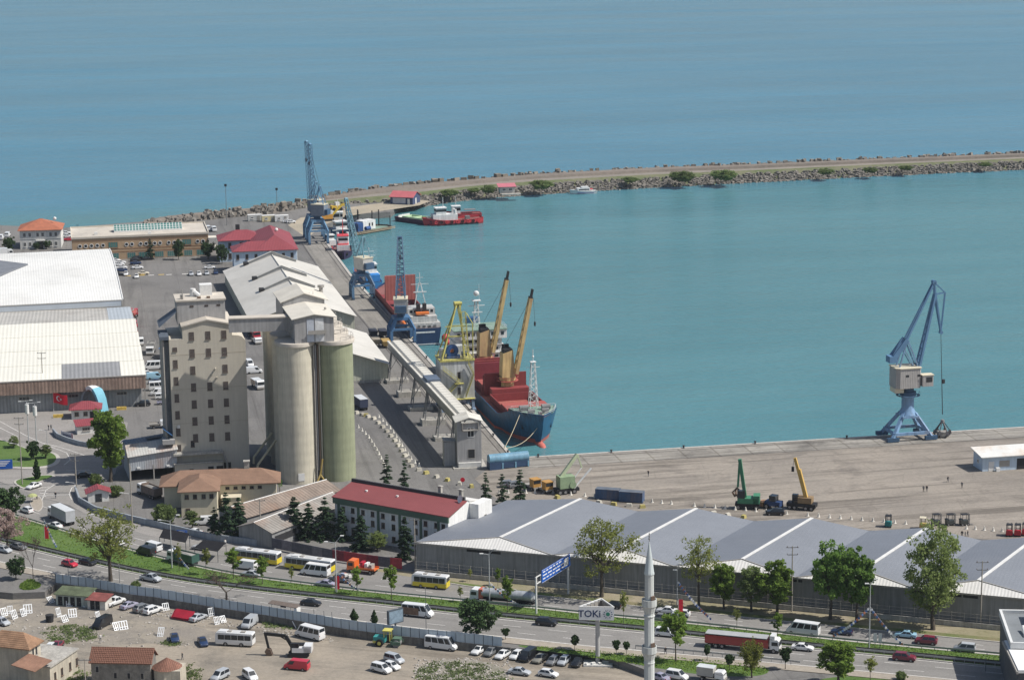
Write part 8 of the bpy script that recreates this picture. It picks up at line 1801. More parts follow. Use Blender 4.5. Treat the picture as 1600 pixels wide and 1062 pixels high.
for a in [
 ('sparse',940,932,803,118,'tall thin-leaved yellow-green tree left of the minaret against the grey warehouse'),
 ('sparse',1092,949,833,76,'thin half-bare tree right of the minaret against the grey warehouse','tree',1),
 ('bright',1131,951,875,44,'fresh green tree, leftmost of three close together by the warehouse wall'),
 ('grey',1174,955,880,48,'greyish green tree, middle of three close together by the warehouse wall','tree',1),
 ('bright',1214,959,874,66,'fresh green tree, rightmost of three close together by the warehouse wall','tree',1),
 ('dense',1297,967,850,66,'dense green tree, left of the pair near the lamp post with bunting'),
 ('dense',1338,972,854,66,'dense green tree, right of the pair near the lamp post with bunting','tree',1),
 ('grey',1458,983,822,104,'tallest mottled green tree near the right end of the grey warehouse'),
 ('sparse',173,907,788,116,'big airy yellow-green tree standing at the hoarding on the left'),
 ('bright',173,752,636,66,'bright green tree shading the port gate street'),
 ('dark',8,818,757,66,'dark evergreen tree at the left edge'),
 ('blossom',12,856,796,62,'pale pink blossoming tree at the left edge'),
 ('dark',25,905,867,32,'small dark evergreen on the grass mound at the left','tree',1),
 ('bare',354,937,890,64,'bare purple-twigged tree behind the hoarding'),
 ('dark',745,995,930,70,'round dark evergreen tree at the near roadside'),
 ('cypress',553,971,951,15,'small dark cypress left of the billboard, the left one'),('cypress',585,974,953,13,'small dark cypress left of the billboard, the right one'),
 ('lolly',790,999,980,16,'small dark bush-headed tree beside the end of the hoarding'),('lolly',898,1016,991,17,'small round-headed tree left of the hoarding sign post'),('lolly',963,1023,998,15,'small dark tree right of the sign post, the left one'),('lolly',979,1022,1001,14,'small dark tree right of the sign post, the right one'),
 ('young',365,904,855,26,'young bright green tree on the median by the farther city bus'),('young',410,913,868,25,'young green tree on the median between the two city buses'),('young',322,898,855,20,'thin brownish young tree on the median by the green tipper','tree',1),('young',280,892,848,16,'thin young tree on the median at the first double lamp post','tree',1),('young',456,915,884,11,'very thin sapling on the median in front of the nearer bus','tree',1),('young',558,929,884,20,'young tree on the median by the orange works truck'),('young',612,937,882,25,'young bright green tree on the median left of the midibus'),('young',793,955,898,22,'young tree on the median in front of the tanker lorry'),('young',720,940,915,13,'thin sapling on the median right of the midibus','tree',1),('young',734,908,887,10,'thin sapling on the far verge left of the tanker','tree',1),('young',778,915,886,12,'thin sapling on the far verge above the tanker'),('young',974,976,920,17,'young tree on the median left of the minaret','tree',1),('young',1151,981,949,16,'young tree on the median above the red tipper lorry','tree',1),('young',1215,995,956,20,'young tree on the median left of the shaded minibus'),
 ('young',1056,1033,952,46,'slim light green tree on the lawn right of the minaret'),('lolly',1105,1032,1005,13,'small round tree on the lawn behind the red tipper lorry'),('lolly',1140,1046,1021,18,'small round tree in the middle of the lawn'),('willow',1175,1058,1003,42,'yellowish weeping willow on the lawn'),('lolly',1227,1045,1009,22,'round-headed tree right of the willow'),('bright',1310,1070,996,62,'leafy light green tree at the bottom edge on the right'),('young',1360,1066,1024,24,'thin young tree right of the leafy light green one','tree',1),('bush',1408,1062,1048,20,'small spiky bush at the bottom edge near the right','bush',1),
 ('conifer',355,842,770,34,'tall dark pine left of the rusty sheds, the middle one'),('conifer',374,840,777,36,'drooping dark pine left of the rusty sheds, the right one','tree',1),('conifer',336,840,792,30,'short dark pine left of the rusty sheds, the left one','tree',2),('conifer',461,840,777,40,'dark pine, leftmost before the white block'),('conifer',483,842,786,34,'dark pine, second from the left before the white block','tree',1),('conifer',509,842,777,42,'broad dark pine before the left corner of the white block','tree',2),('conifer',535,844,792,30,'lighter pine close to the white facade','tree',1),('conifer',564,858,805,36,'dark pine before the middle of the white block'),('conifer',633,874,807,38,'tall dark pine at the corner of the grey warehouse','tree',2),('grey',590,860,831,36,'light green shrubby tree between the pines before the white block','tree',0),('grey',300,826,796,26,'small green tree before the beige house','tree',1),
 ('slim',605,760,711,22,'slender pine behind the white block, leftmost'),('slim',632,764,720,24,'slender pine behind the white block, second','tree',1),('slim',759,788,739,20,'slender pine right of the white block, left of three'),('slim',785,795,741,28,'slender pine right of the white block, middle of three','tree',1),('slim',813,790,735,28,'slender pine right of the white block, right of three'),
 ('palm',437,772,741,14,'small palm between the beige house and the silos'),
 ('dark',279,406,374,20,'dark evergreen before the terminal, second from the left'),('dark',325,405,376,26,'dark evergreen before the terminal, third from the left','tree',1),('dark',347,412,380,22,'dark evergreen at the corner of the port office'),('conifer',235,405,374,20,'dark pine before the terminal, leftmost'),('conifer',141,388,376,10,'small pine peeping over the white warehouse roof'),('dark',57,390,378,14,'round garden tree before the red-tiled house, left'),('dark',73,389,375,14,'round garden tree before the red-tiled house, right','tree',1),('dark',14,392,370,24,'dark tree left of the red-tiled house'),
 ('grey',22,700,681,20,'small olive tree on the gate island, left','tree',0),('dark',53,718,687,26,'dark olive tree on the gate island, middle'),('grey',72,716,694,20,'olive tree on the gate island, right','tree',1),('cypress',58,749,716,14,'dark clipped cypress on the small traffic island'),('bare',52,905,828,26,'tall thin half-bare tree on the grass mound'),
 ('bush',258,818,788,44,'green bushes behind the curved retaining wall','bush',1),('bush',212,921,907,18,'light bush growing through the hoarding by the pickup','bush',1),('bush',182,775,758,26,'scrub on the slope by the crimson-roofed hut, right','bush',1),('bush',150,758,740,24,'scrub on the slope by the crimson-roofed hut, left','bush',1)]:
 tree(*a)
for k,(x,y,w,h) in enumerate([(703,312,34,9),(764,308,26,12),(846,302,40,14),(1066,290,44,16),(1131,288,46,16),(1290,279,28,9),(1360,276,26,8),(740,307,24,7),(985,291,30,8),(1415,272,26,7),(1540,266,24,6)]):
 tree('bush',x,y-6,y-h-6,w,'green shrub on the inner slope of the breakwater, %s from the left'%['first','third','fourth','sixth','seventh','eighth','ninth','second','fifth','tenth','eleventh'][k],'shrub',1,.4,'shrub','shrubs on the breakwater')
# weeds, grass tufts and rubble of the lot
def patch(name,px,z,m,n=0):
 q=smoothpoly(px,2); p=[P(x,y,z) for x,y in q]; mb=MB(); mb.poly([(v.x,v.y,z+.012) for v in p]); return struct(mb.build(name,m))
rg=np.random.default_rng(77)
def scatter(px,z,n,size,m,name='weeds',h=.3,clump=False):
 q=smoothpoly(px,2); pts=[]; xs=[a[0] for a in q]; ys=[a[1] for a in q]
 def inside(x,y):
  c=False; j=len(q)-1
  for i in range(len(q)):
   if (q[i][1]>y)!=(q[j][1]>y) and x<(q[j][0]-q[i][0])*(y-q[i][1])/(q[j][1]-q[i][1])+q[i][0]: c=not c
   j=i
  return c
 while len(pts)<n:
  x,y=rg.uniform(min(xs),max(xs)),rg.uniform(min(ys),max(ys))
  if inside(x,y):
   p=P(x,y,z)
   for _ in range(int(rg.uniform(6,30)) if clump else 1): g_=rg.normal(size=2)*(.55 if clump else 0); pts.append([p.x+g_[0],p.y+g_[1],z+rg.uniform(.02,h)])
 return struct(put(name,leafmesh(name,quads(np.array(pts),size,rg),m)),'stuff')
for px,n in (([(62,985),(100,972),(150,985),(156,995),(110,1005),(75,1000)],1500),([(95,1050),(120,1040),(140,1045),(135,1075),(90,1080)],700),([(640,1062),(660,1040),(700,1030),(760,1040),(800,1062),(760,1075)],2200),([(278,1045),(300,1030),(318,1050),(310,1070),(280,1072)],700),([(405,970),(440,976),(470,978),(450,985),(410,978)],350),([(240,1000),(270,1003),(290,1006),(260,1010)],260),([(28,915),(45,903),(66,912),(60,920),(34,922)],600)):
 lot=px[0][1]>930
 if not lot: patch('weed_patch',px,0.0,G_GRASS)
 scatter(px,LOT if lot else 0.0,n,.3,LF['grey'] if lot else LF['bright'],clump=lot)
patch('lot_gravel',[(-30,930),(60,928),(150,945),(260,965),(330,985),(380,1000),(300,1010),(230,1003),(160,1010),(90,995),(30,1000),(-30,990)],LOT,groundmat('lot_gravel',(.24,.215,.185),(.30,.265,.215),(.14,.13,.115),.12,.3,2.5,bump=.6))
# lawns and banks on the right
patch('lawn',[(800,1006),(860,1011),(950,1018),(1050,1026),(1150,1034),(1205,1042),(1195,1056),(1120,1056),(1040,1046),(960,1030),(900,1022),(830,1014)],0.0,G_GRASS)
patch('lawn',[(1262,1064),(1320,1054),(1420,1060),(1480,1072),(1360,1085)],0.0,G_GRASS)
scatter([(800,1006),(950,1018),(1150,1034),(1205,1042),(1195,1056),(1040,1046),(900,1022)],0.0,2500,.3,LF['bright'],'grass',.15)
patch('rubble_ground',[(640,1062),(655,1036),(720,1026),(790,1040),(800,1070)],LOT+.004,groundmat('rubble',(0.30,0.27,0.23),(0.20,0.19,0.14),(0.40,0.38,0.35),.3,1.0,3,bump=.8))
mb=MB(); rq=random.Random(9)
for k in range(900):
 if k<420: x,y=rq.uniform(645,800),rq.uniform(1028,1062)
 elif k<650: x,y=rq.uniform(240,520),rq.uniform(940,1000); y=interp([(240,957),(520,1002)],x)+rq.uniform(-6,3)
 else: x,y=rq.uniform(0,330),rq.uniform(955,1010)
 rock_geo(mb,P(x,y,LOT),rq.uniform(.08,.3),rq)
struct(mb.build('rubble',mat('rubble_stone_pale',(0.38,0.35,0.31),.95,.3,1)),'stuff')
# grass blades on the median so that its edge is not a clean line
md=[];
for k in range(9000):
 i=rg.uniform(8,len(nf)-2.01); j=int(i); f=i-j; a=nf[j].lerp(nf[j+1],f); b=mf[j].lerp(mf[j+1],f); p=a.lerp(b,rg.uniform(.1,.92)); md.append([p.x,p.y,rg.uniform(.1,.26)])
struct(put('grass',leafmesh('grass',quads(np.array(md),.34,rg,.3),LF['bright'])),'stuff')
# ------------------------------------------------------------------ hoarding
M_HOARD=mat('hoarding_sheet',(0.46,0.53,0.58),.6,.06,.4,streak=.12,rnd=.06); M_POSTD=mat('post_dark',(0.07,0.085,0.10),.7,.1,1)
fp=resample(fence_w,2.0); t=thing('metal_hoarding','long blue-grey sheet metal hoarding between the highway and the dirt lot','fence',fp[0],0)
pm=MB(); pm.box(-.06,.06,-.06,.06,0,2.25); pme=pm.mesh('post',M_POSTD)
for k,(a,b) in enumerate(zip(fp,fp[1:])):
 L_=(b-a).length; key=('hp',)
 if key not in _wc:
  mb=MB(); mb.box(0,1.99,-.02,.02,.05,2.05); mb.box(0,1.99,-.05,-.02,.25,.33); mb.box(0,1.99,-.05,-.02,1.7,1.78)
  _wc[key]=mb.mesh('panel',M_HOARD)
 h=heading(a,b); o=put('panel',_wc[key],t,a-fp[0]+Vector((0,0,.16)),h,(L_/2.0,1,random.uniform(.97,1.03))); o.rotation_euler.x=random.uniform(-.03,.03); put('post',pme,t,a-fp[0])
sw=sweep(fence_w,.5,-1.6,.16,'retaining_wall',mat('retaining_stone',(0.17,0.16,0.145),.95,.3,.8,streak=.4)); tag(sw,'dark stone retaining wall under the metal hoarding','wall')
# curved retaining wall on the far side of the highway
rw=wline(smoothpoly([(118,768),(124,785),(150,800),(209,815),(270,829),(330,843),(410,853),(430,857),(410,853),(330,843),(270,829),(209,815),(150,800),(124,785)],0)[:8])
tag(sweep(rw,.45,0,1.5,'street_wall',mat('blue_grey_wall',(0.30,0.33,0.36),.85,.12,.4,streak=.3)),'blue-grey curved street wall below the beige house','wall')
kw=wline([(83,676),(90,684),(105,690),(125,696),(150,700)]); tag(sweep(kw,.4,0,1.3,'kiosk_wall',MATS['blue_grey_wall']),'grey curved wall around the security kiosk','wall')
tag(sweep(wline([(-40,634),(20,640),(60,642),(105,638)]),.35,0,1.2,'gate_wall',M_CONC),'low pale wall in front of the cream warehouse','wall')
# poster fence by the bus bay
pf=wline([(425,857),(470,866),(520,876),(575,884),(640,892)]); t=thing('poster_fence','dark board fence with red and grey election posters behind the bus bay','fence',pf[0],0); pr=resample(pf,3.0)
for k,(a,b) in enumerate(zip(pr,pr[1:])):
 m=[mat('poster_dark',(0.09,0.09,0.11),.7,.3,.8),mat('poster_maroon',(0.20,0.035,0.05),.7,.3,.8),mat('poster_grey',(0.16,0.15,0.17),.7,.3,.8),mat('poster_red',(0.34,0.045,0.055),.7,.25,.8)][(0,2,0,0,2,0,1,3,3,1,0,3,3,3)[min(k,13)]]
 mb=MB(); mb.box(0,(b-a).length-.05,-.05,.05,.3,2.7); mb.build('board',m,t,None,a-pr[0],heading(a,b))
# guardrails
M_GALV=mat('galvanised',(0.36,0.37,0.38),.5,.12,.6,metal=.4); M_HEDGE=mat('barrier_dark',(0.12,0.11,0.09),.9,.3,.5)
def guard(line,lab,off,step=2.0,dark=False):
 l=offset(line,off); t=thing('guardrail',lab,'guardrail',l[0],0); l0=[p-l[0] for p in l]
 sweep(l0,.08,.55,.9,'rail',M_GALV,t)
 if dark: sweep(l0,.35,0.02,.5,'barrier_base',M_HEDGE,t,.5); sweep(l0,.08,.55,.9,'rail',M_HEDGE,t,.9)
 mb=MB()
 for p in resample(l0,step): mb.bc((p.x,p.y,.4),(.12,.12,.8))
 struct(mb.build('posts',M_GALV,t),'stuff')
guard(nf[3:],'dark double guardrail along the near edge of the median',.5,2.0,True); guard(mf[3:],'galvanised guardrail along the far edge of the median',-.5,2.6)
guard([p for p in wline([(993,1013),(1100,1023),(1220,1035),(1250,1039)])],'short guardrail between the pavement and the lawn right of the minaret',0)
# ------------------------------------------------------------------ lamp posts and poles
M_POLE=mat('pole_grey',(0.42,0.43,0.43),.6,.1,.5); M_WOODP=mat('pole_concrete',(0.33,0.30,0.26),.9,.15,.6)
def hgt(p,y):
 lo,hi=-5.0,60.0
 for _ in range(40):
  m=(lo+hi)/2; v=Vector((p.x,p.y,m-CAM_H)); yy=531-((v.y*_sp+v.z*_cp)/(v.y*_cp-v.z*_sp))*F_PX
  if yy>y: lo=m
  else: hi=m
 return lo
def lamp(x,y,yt,arms,lab,r=.11):
 p=P(x,y); H=hgt(p,yt); t=thing('street_lamp',lab,'street lamp',p); mb=MB(); mb.tube((0,0,0),(0,0,H),r*1.3,r*.7,8); mb.build('pole',M_POLE,t,40)
 for dx,dz in arms:
  mb=MB(); mb.tube((0,0,H-.2),(dx*.85,0,H+dz),.06,None,6); a=mb.build('arm',M_POLE,t); mb=MB(); mb.bc((dx,0,H+dz+.02),(.8,.34,.2)); mb.build('lamp_head',M_FRAMEW,a)
lamp(269,888,806,((-2.4,.1),(1.8,1.2)),'double-armed white street lamp on the median, far left')
lamp(526,925,843,((-2.0,.1),(1.5,1.4)),'double-armed white street lamp on the median by the red flag')
lamp(765,943,864,((-1.6,0),(1.2,1.0)),'double-armed white street lamp on the median left of the tanker cab')
lamp(1058,944,893,((-.5,0),(.5,1.4)),'double-armed white street lamp right of the minaret')
lamp(1358,1013,918,((-.7,0),(1.1,.9)),'double-armed white street lamp with bunting ropes on the right')
for k,(x,y,yt,lab) in enumerate([(74,695,664,'single street lamp beside the gate island'),(156,817,797,'short street lamp behind the big tree')]): lamp(x,y,yt,((-1.8,.2),),lab,.08)
for x,y,yt,lab in ((45,690,619,'tall mast with a box lantern at the gate, left'),(57.6,699,622,'tall mast with a box lantern at the gate, right')):
 p=P(x,y); H=hgt(p,yt); t=thing('lantern_mast',lab,'mast',p); mb=MB(); mb.tube((0,0,0),(0,0,H),.16,.12,8); mb.build('pole',M_POLE,t,40); mb=MB(); mb.tube((0,0,H-3.2),(0,0,H-.6),.55,None,12); mb.build('lantern',M_FRAMEW,t,40); mb=MB(); mb.beam((-1.9,0,H+.2),(1.2,0,H+.5),.1); mb.bc((-1.9,0,H+.25),(.8,.3,.2)); mb.bc((1.2,0,H+.55),(.8,.3,.2)); mb.build('lamp_arm',M_FRAMEW,t)
def upole(x,y,yt,lab,cross=1,lampz=None,r=.17):
 p=P(x,y); H=hgt(p,yt); t=thing('utility_pole',lab,'pole',p); mb=MB(); mb.tube((0,0,0),(0,0,H),r,r*.65,8); mb.build('pole',M_WOODP,t,40)
 for k in range(cross):
  mb=MB(); z=H-.3-k*1.6; mb.beam((-1.3+.2*k,0,z),(1.3-.2*k,0,z),.14); c=mb.build('crossarm',M_STEEL,t)
  for xx in (-1.1,0,1.1): mb=MB(); mb.cyl((xx,0,z+.05),.07,.25,6); mb.build('insulator',M_FRAMEB,c)
 if lampz: mb=MB(); mb.tube((0,0,H*lampz),(-2.2,-.3,H*lampz+.4),.05,None,5); mb.bc((-2.3,-.3,H*lampz+.4),(.7,.3,.15)); mb.build('lamp_arm',M_FRAMEW,t)
 return t,H
upole(69,634,541,'tall pole with a cross arm before the cream warehouse',2); upole(35,757,642,'pole with four lamps left of the gate island',2,.6); upole(120,770,700,'pole with branched lamps beside the curved wall',2,.25); upole(206.7,818,717,'pole in front of the open shed',0,.5); upole(408,848,775,'pole in front of the rusty sheds',1); upole(649,890,808,'pole at the left corner of the grey warehouse',1); upole(1532,980,885,'pole near the right end of the grey warehouse',2); upole(1237,955,858,'pole behind the three close green trees',2); upole(134,1070,1020,'pole left of the stone house',1,None,.12)
for x,y,yt,lab in ((354.6,352,284,'tall thin lighting mast behind the port office'),(433,322,291,'lighting mast with a dark head at the breakwater root'),(121,352,336,'channel marker pole in the sea behind the terminal')):
 p=P(x,y,0 if x>200 else SEA_Z); H=hgt(p,yt); t=thing('light_mast',lab,'mast',p); mb=MB(); mb.tube((0,0,-1),(0,0,H),.16,.1,6); mb.build('pole',M_STEEL,t); mb=MB(); mb.bc((0,0,H),(1.0,.5,1.0)); mb.build('lamp_head',M_DARK,t)
for x,y,yt,lab in ((107,901,857,'thin dark post at the hoarding left of the big tree'),(187,910,874,'thin dark post right of the big tree trunk'),(491,973,948,'thin post above the hoarding, left of three'),(506.6,976,950,'thin post above the hoarding, middle of three'),(519,978,952,'thin post above the hoarding, right of three'),(666,990,916,'thin pole right of the billboard'),(1540,1048,1037,'short road sign post at the right edge')):
 p=P(x,y); H=hgt(p,yt); t=thing('thin_post',lab,'post',p); mb=MB(); mb.tube((0,0,0),(0,0,H),.06,.05,5); mb.build('pole',M_POSTD,t); mb=MB(); mb.bc((0,0,H),(.2,.2,.15)); mb.build('cap',M_FRAMEG,t)
# ------------------------------------------------------------------ writing
def text(body,size,m,parent,loc,rot,name='lettering',ext=.01,align='CENTER'):
 cu=bpy.data.curves.new(name,'FONT'); cu.body=body; cu.size=size; cu.extrude=ext; cu.align_x=align; cu.align_y='CENTER'; cu.resolution_u=2; cu.offset=size*.02; cu.materials.append(m)
 o=bpy.data.objects.new(name,cu); col.objects.link(o); dg=bpy.context.evaluated_depsgraph_get(); dg.update(); me=bpy.data.meshes.new_from_object(o.evaluated_get(dg)); bpy.data.objects.remove(o); me.materials.clear(); me.materials.append(m); o=put(name,me,parent,loc); o.rotation_euler=rot; return o
M_INK=mat('sign_navy',(0.03,0.05,0.12),.6,.05,1); M_SIGNW=mat('sign_white',(0.72,0.73,0.74),.5,.04,1); M_SIGNB=mat('sign_blue',(0.015,0.10,0.42),.45,.05,1); M_SIGNG=mat('sign_green',(0.03,0.22,0.15),.5,.05,1); M_WINK=mat('sign_letter_white',(0.75,0.75,0.75),.6,.04,1)
def hoarding_sign():
 p=P(934,1036,LOT); t=thing('pylon_sign','white TOKi pylon sign with a triangular frame on a tall grey post','sign',p,R(-4)); H=hgt(p,968)-LOT; H2=hgt(p,949)-LOT; W=7.0
 mb=MB(); mb.tube((0,0,0),(0,0,H2),.48,.42,10); mb.build('post',mat('sign_post',(0.42,0.41,0.40),.7,.1,.5),t,40)
 mb=MB(); mb.box(-W/2-.2,W/2-.2,-.75,-.45,H,H2); pn=mb.build('panel',M_SIGNW,t)
 mb=MB(); mb.add([(-W/2-.2,-.45,H),(W/2-.2,-.45,H),(.6,4.6,H),(-W/2-.2,-.45,H2),(W/2-.2,-.45,H2),(.6,4.6,H2)],[(1,2,5,4),(2,0,3,5)]); mb.build('side_panel',M_FRAMEG,t)
 mb=MB(); A,B,C=(-W/2-.2,-.6,H2+.15),(W/2-.2,-.6,H2+.15),(.6,4.8,H2+.15)
 for a,b in ((A,B),(B,C),(C,A)): mb.beam(a,b,.22)
 for k in range(1,6):
  a=Vector(A).lerp(Vector(C),k/6); mb.beam(a,a+Vector((.9,0,0)),.12)
 mb.build('top_frame',M_FRAMEW,t)
 hh=H2-H; text('TOKi',hh*.78,M_INK,pn,(-1.6,-.77,H+hh*.5),(R(90),0,0))
 mb=MB(); mb.T=Matrix.Translation((2.1,-.78,H+hh*.5))@Matrix.Rotation(R(90),4,'X'); mb.cyl((0,0,0),hh*.16,.03,14); em=mb.build('emblem',M_SIGNG,pn)
 for k in range(12):
  a=2*math.pi*k/12; mb=MB(); mb.beam((2.1+hh*.26*math.cos(a),-.79,H+hh*.5+hh*.26*math.sin(a)),(2.1+hh*.37*math.cos(a),-.79,H+hh*.5+hh*.37*math.sin(a)),.03,.14); mb.build('ray',M_INK,em)
 bs=thing('sign_footing','broken white concrete footing around the pylon sign post','footing',p,R(-4)); rr=random.Random(2)
 mb=MB(); mb.box(-2.8,3,-2,1.6,0,.35); mb.build('slab',M_WHITEWALL,bs)
 for k in range(7): mb=MB(); mb.bc((rr.uniform(-2.4,2.4),rr.uniform(-1.6,1.2),.5),(rr.uniform(.4,1),rr.uniform(.3,.8),.35),rr.uniform(0,3)); mb.build('fragment',M_WHITEWALL,bs)
hoarding_sign()
def gantry():
 a,b=P(838,959),P(888,927); h=heading(a,b); t=thing('road_sign_gantry','blue overhead road sign on a white frame across the far carriageway','sign',a,h); L_=(b-a).length; H=hgt(a,902)
 for x in (0,L_): mb=MB(); mb.box(x-.16,x+.16,-.16,.16,0,H); mb.build('post',M_FRAMEW,t)
 mb=MB(); mb.beam((0,0,H),(L_,0,H),.18); mb.beam((0,0,H-1.5),(L_,0,H-1.5),.18)
 for k in range(8): mb.beam((L_*k/7,0,H),(L_*k/7,0,H-1.5),.12)
 mb.build('truss',M_FRAMEW,t)
 x0=2.2; mb=MB(); mb.box(x0,L_+.4,-.3,-.16,H-1.9,H+.9); s=mb.build('sign_panel',M_SIGNB,t); w=(L_+.4-x0)
 rr=random.Random(4)
 for row in range(3):
  x=x0+.5
  while x<x0+w*.72: l=rr.uniform(.8,2.0); mb=MB(); mb.box(x,x+l,-.33,-.3,H+.25-row*.75,H+.5-row*.75); mb.build('text_line',M_WINK,s); x+=l+.5
 mb=MB(); mb.box(x0+w*.78,x0+w*.93,-.33,-.3,H-1.3,H+.4); mb.build('text_block',M_WINK,s); mb=MB(); mb.box(x0+.05,x0+w-.05,-.31,-.3,H+.8,H+.86); mb.box(x0+.05,x0+w-.05,-.31,-.3,H-1.86,H-1.8); mb.build('border',M_WINK,s)
gantry()
# gate direction sign, bus stop sign, billboard, banners, arrow board
t=thing('direction_sign','blue direction sign on posts at the left edge by the gate island','sign',P(8,733),R(5)); H=hgt(P(8,733),708)
for x in (-1.2,1.2,4.2): mb=MB(); mb.box(x-.08,x+.08,0,.16,0,H); mb.build('post',M_POLE,t)
mb=MB(); mb.box(-2.4,2.0,-.1,0,H-2.5,H); s=mb.build('sign_panel',M_SIGNB,t)
for r_ in range(4): mb=MB(); mb.box(-2.1,1.4-r_*.4,-.13,-.1,H-.55-r_*.4,H-.35-r_*.4); mb.build('text_line',M_WINK,s)
mb=MB(); mb.box(2.0,4.2,.02,.1,H-.7,H-.6); mb.box(2.0,4.2,.02,.1,H-2.1,H-2.0); mb.build('bracket',M_POLE,t)
p=P(618,983); t=thing('roadside_billboard','grey-blue roadside billboard in a dark frame above the hoarding','billboard',p,R(38)); H=hgt(p,949); mb=MB(); mb.tube((0,0,0),(0,0,1.6),.2,None,8); mb.build('post',M_POSTD,t); mb=MB(); mb.box(-1.9,1.9,-.3,.3,1.4,H); mb.build('frame',M_POSTD,t); mb=MB(); mb.box(-1.7,1.7,-.33,-.3,1.6,H-.2); mb.build('poster',mat('poster_blue',(0.20,0.27,0.33),.5,.35,.9),t)
bp=P(11,636); t=thing('wall_banner','white banner with a red end hung before the cream warehouse','banner',bp,R(4)); mb=MB(); mb.box(0,4.6,-.04,.04,.5,2.6); mb.build('sheet',mat('banner_white',(0.58,0.55,0.57),.8,.15,1),t); mb=MB(); mb.box(3.5,4.6,-.06,-.04,.5,2.6); mb.build('red_end',mat('banner_red',(0.42,0.12,0.14),.8,.3,1),t)
for r_ in range(2): mb=MB(); mb.box(.3,3.2-r_*.6,-.06,-.04,1.9-r_*.6,2.15-r_*.6); mb.build('text_line',mat('banner_ink',(0.30,0.28,0.30),.8,.1,1),t)
bp=P(98,684); t=thing('kiosk_banner','white lettered banner on the curved wall of the security kiosk','banner',bp,hp(97,686,126,694)); mb=MB(); mb.box(0,5.6,-.5,-.42,.5,2.2); mb.build('sheet',MATS['banner_white'],t); mb=MB(); mb.box(5.0,5.5,-.53,-.5,.5,2.2); mb.build('red_end',MATS['banner_red'],t)
for k in range(8): mb=MB(); mb.box(.9+k*.48,1.2+k*.48,-.53,-.5,.9,1.6); mb.build('letter',mat('banner_navy',(0.08,0.08,0.16),.7,.1,1),t)
t=thing('bus_stop_sign','blue TK sign plate hanging beside the black canopy','sign',P(285,846),R(-10)); mb=MB(); mb.box(-.06,.06,0,.1,0,2.4); mb.build('post',M_POLE,t); mb=MB(); mb.box(-1.3,1.3,-.05,0,1.5,2.9); s=mb.build('plate',mat('plate_blue',(0.10,0.22,0.62),.5,.1,1),t); text('TK',1.2,M_WINK,s,(0,-.06,2.2),(R(90),0,0))
t=thing('lane_boards','two small white lane boards on dark posts on the median at the right','sign',P(1371,1013),R(-10))
for x in (-.5,.5): mb=MB(); mb.box(x-.06,x+.06,0,.08,0,3.2); b=mb.build('post',M_POSTD,t); mb=MB(); mb.box(x-.35,x+.35,-.04,0,1.4,3.3); mb.build('board',M_FRAMEW,b)
# red-and-white flag
def flag(x,y,yt,lab,w,h,dirx=1,red=True):
 p=P(x,y); H=hgt(p,yt); t=thing('flag',lab,'flag',p,R(-15)); mb=MB(); mb.tube((0,0,0),(0,0,H),.07,.05,6); mb.build('pole',M_FRAMEW,t); nx,nz=10,5; mb=MB(); f=lambda u,v:(dirx*u*w,.35*math.sin(u*7+v)*u,H-.1-v*h-.18*u*h+.1*math.sin(u*6))
 vs=[f(i/nx,j/nz) for j in range(nz+1) for i in range(nx+1)]; mb.add(vs,[(j*(nx+1)+i,j*(nx+1)+i+1,(j+1)*(nx+1)+i+1,(j+1)*(nx+1)+i) for j in range(nz) for i in range(nx)]); c=mb.build('cloth',mat('flag_red',(0.62,0.02,0.04),.7,.06,1),t,60)
 mb=MB(); c0=(.40,.5)
 def q(u,v): a=f(u,v); return (a[0],a[1]-.05,a[2])
 ar=h/w
 outer=[];inner=[]
 for k in range(19):
  a=R(40+280*k/18); outer.append(q(c0[0]+.25*ar*math.cos(a),c0[1]+.25*math.sin(a))); inner.append(q(c0[0]+.065*ar+.2*ar*math.cos(a),c0[1]+.2*math.sin(a)))
 mb.add(outer+inner,[(i,i+1,20+i,19+i) for i in range(18)]); mb.build('crescent',M_WINK,c)
 mb=MB(); st=[q(c0[0]+.27*ar+(.13 if k%2==0 else .055)*ar*math.cos(R(180+36*k)),c0[1]+(.13 if k%2==0 else .055)*math.sin(R(180+36*k))) for k in range(10)]; ce=q(c0[0]+.27*ar,c0[1]); mb.add(st+[ce],[(i,(i+1)%10,10) for i in range(10)]); mb.build('star',M_WINK,c)
flag(84,642,604,'red flag with white crescent and star flying before the cream warehouse',4.4,3.0)
def banner_pole(x,y,yt,lab):
 p=P(x,y); H=hgt(p,yt); t=thing('roadside_flag',lab,'flag',p); mb=MB(); mb.tube((0,0,0),(0,0,H),.08,.06,6); mb.build('pole',M_POLE,t); mb=MB(); mb.box(.05,.95,-.03,.03,H-3.2,H-.2); mb.build('cloth',MATS['flag_red'],t)
banner_pole(70,842,812,'narrow red flag on a pole on the left grass median'); banner_pole(524,924,895,'narrow red flag tied to the middle median lamp post'); banner_pole(1060,965,938,'narrow red flag right of the minaret')
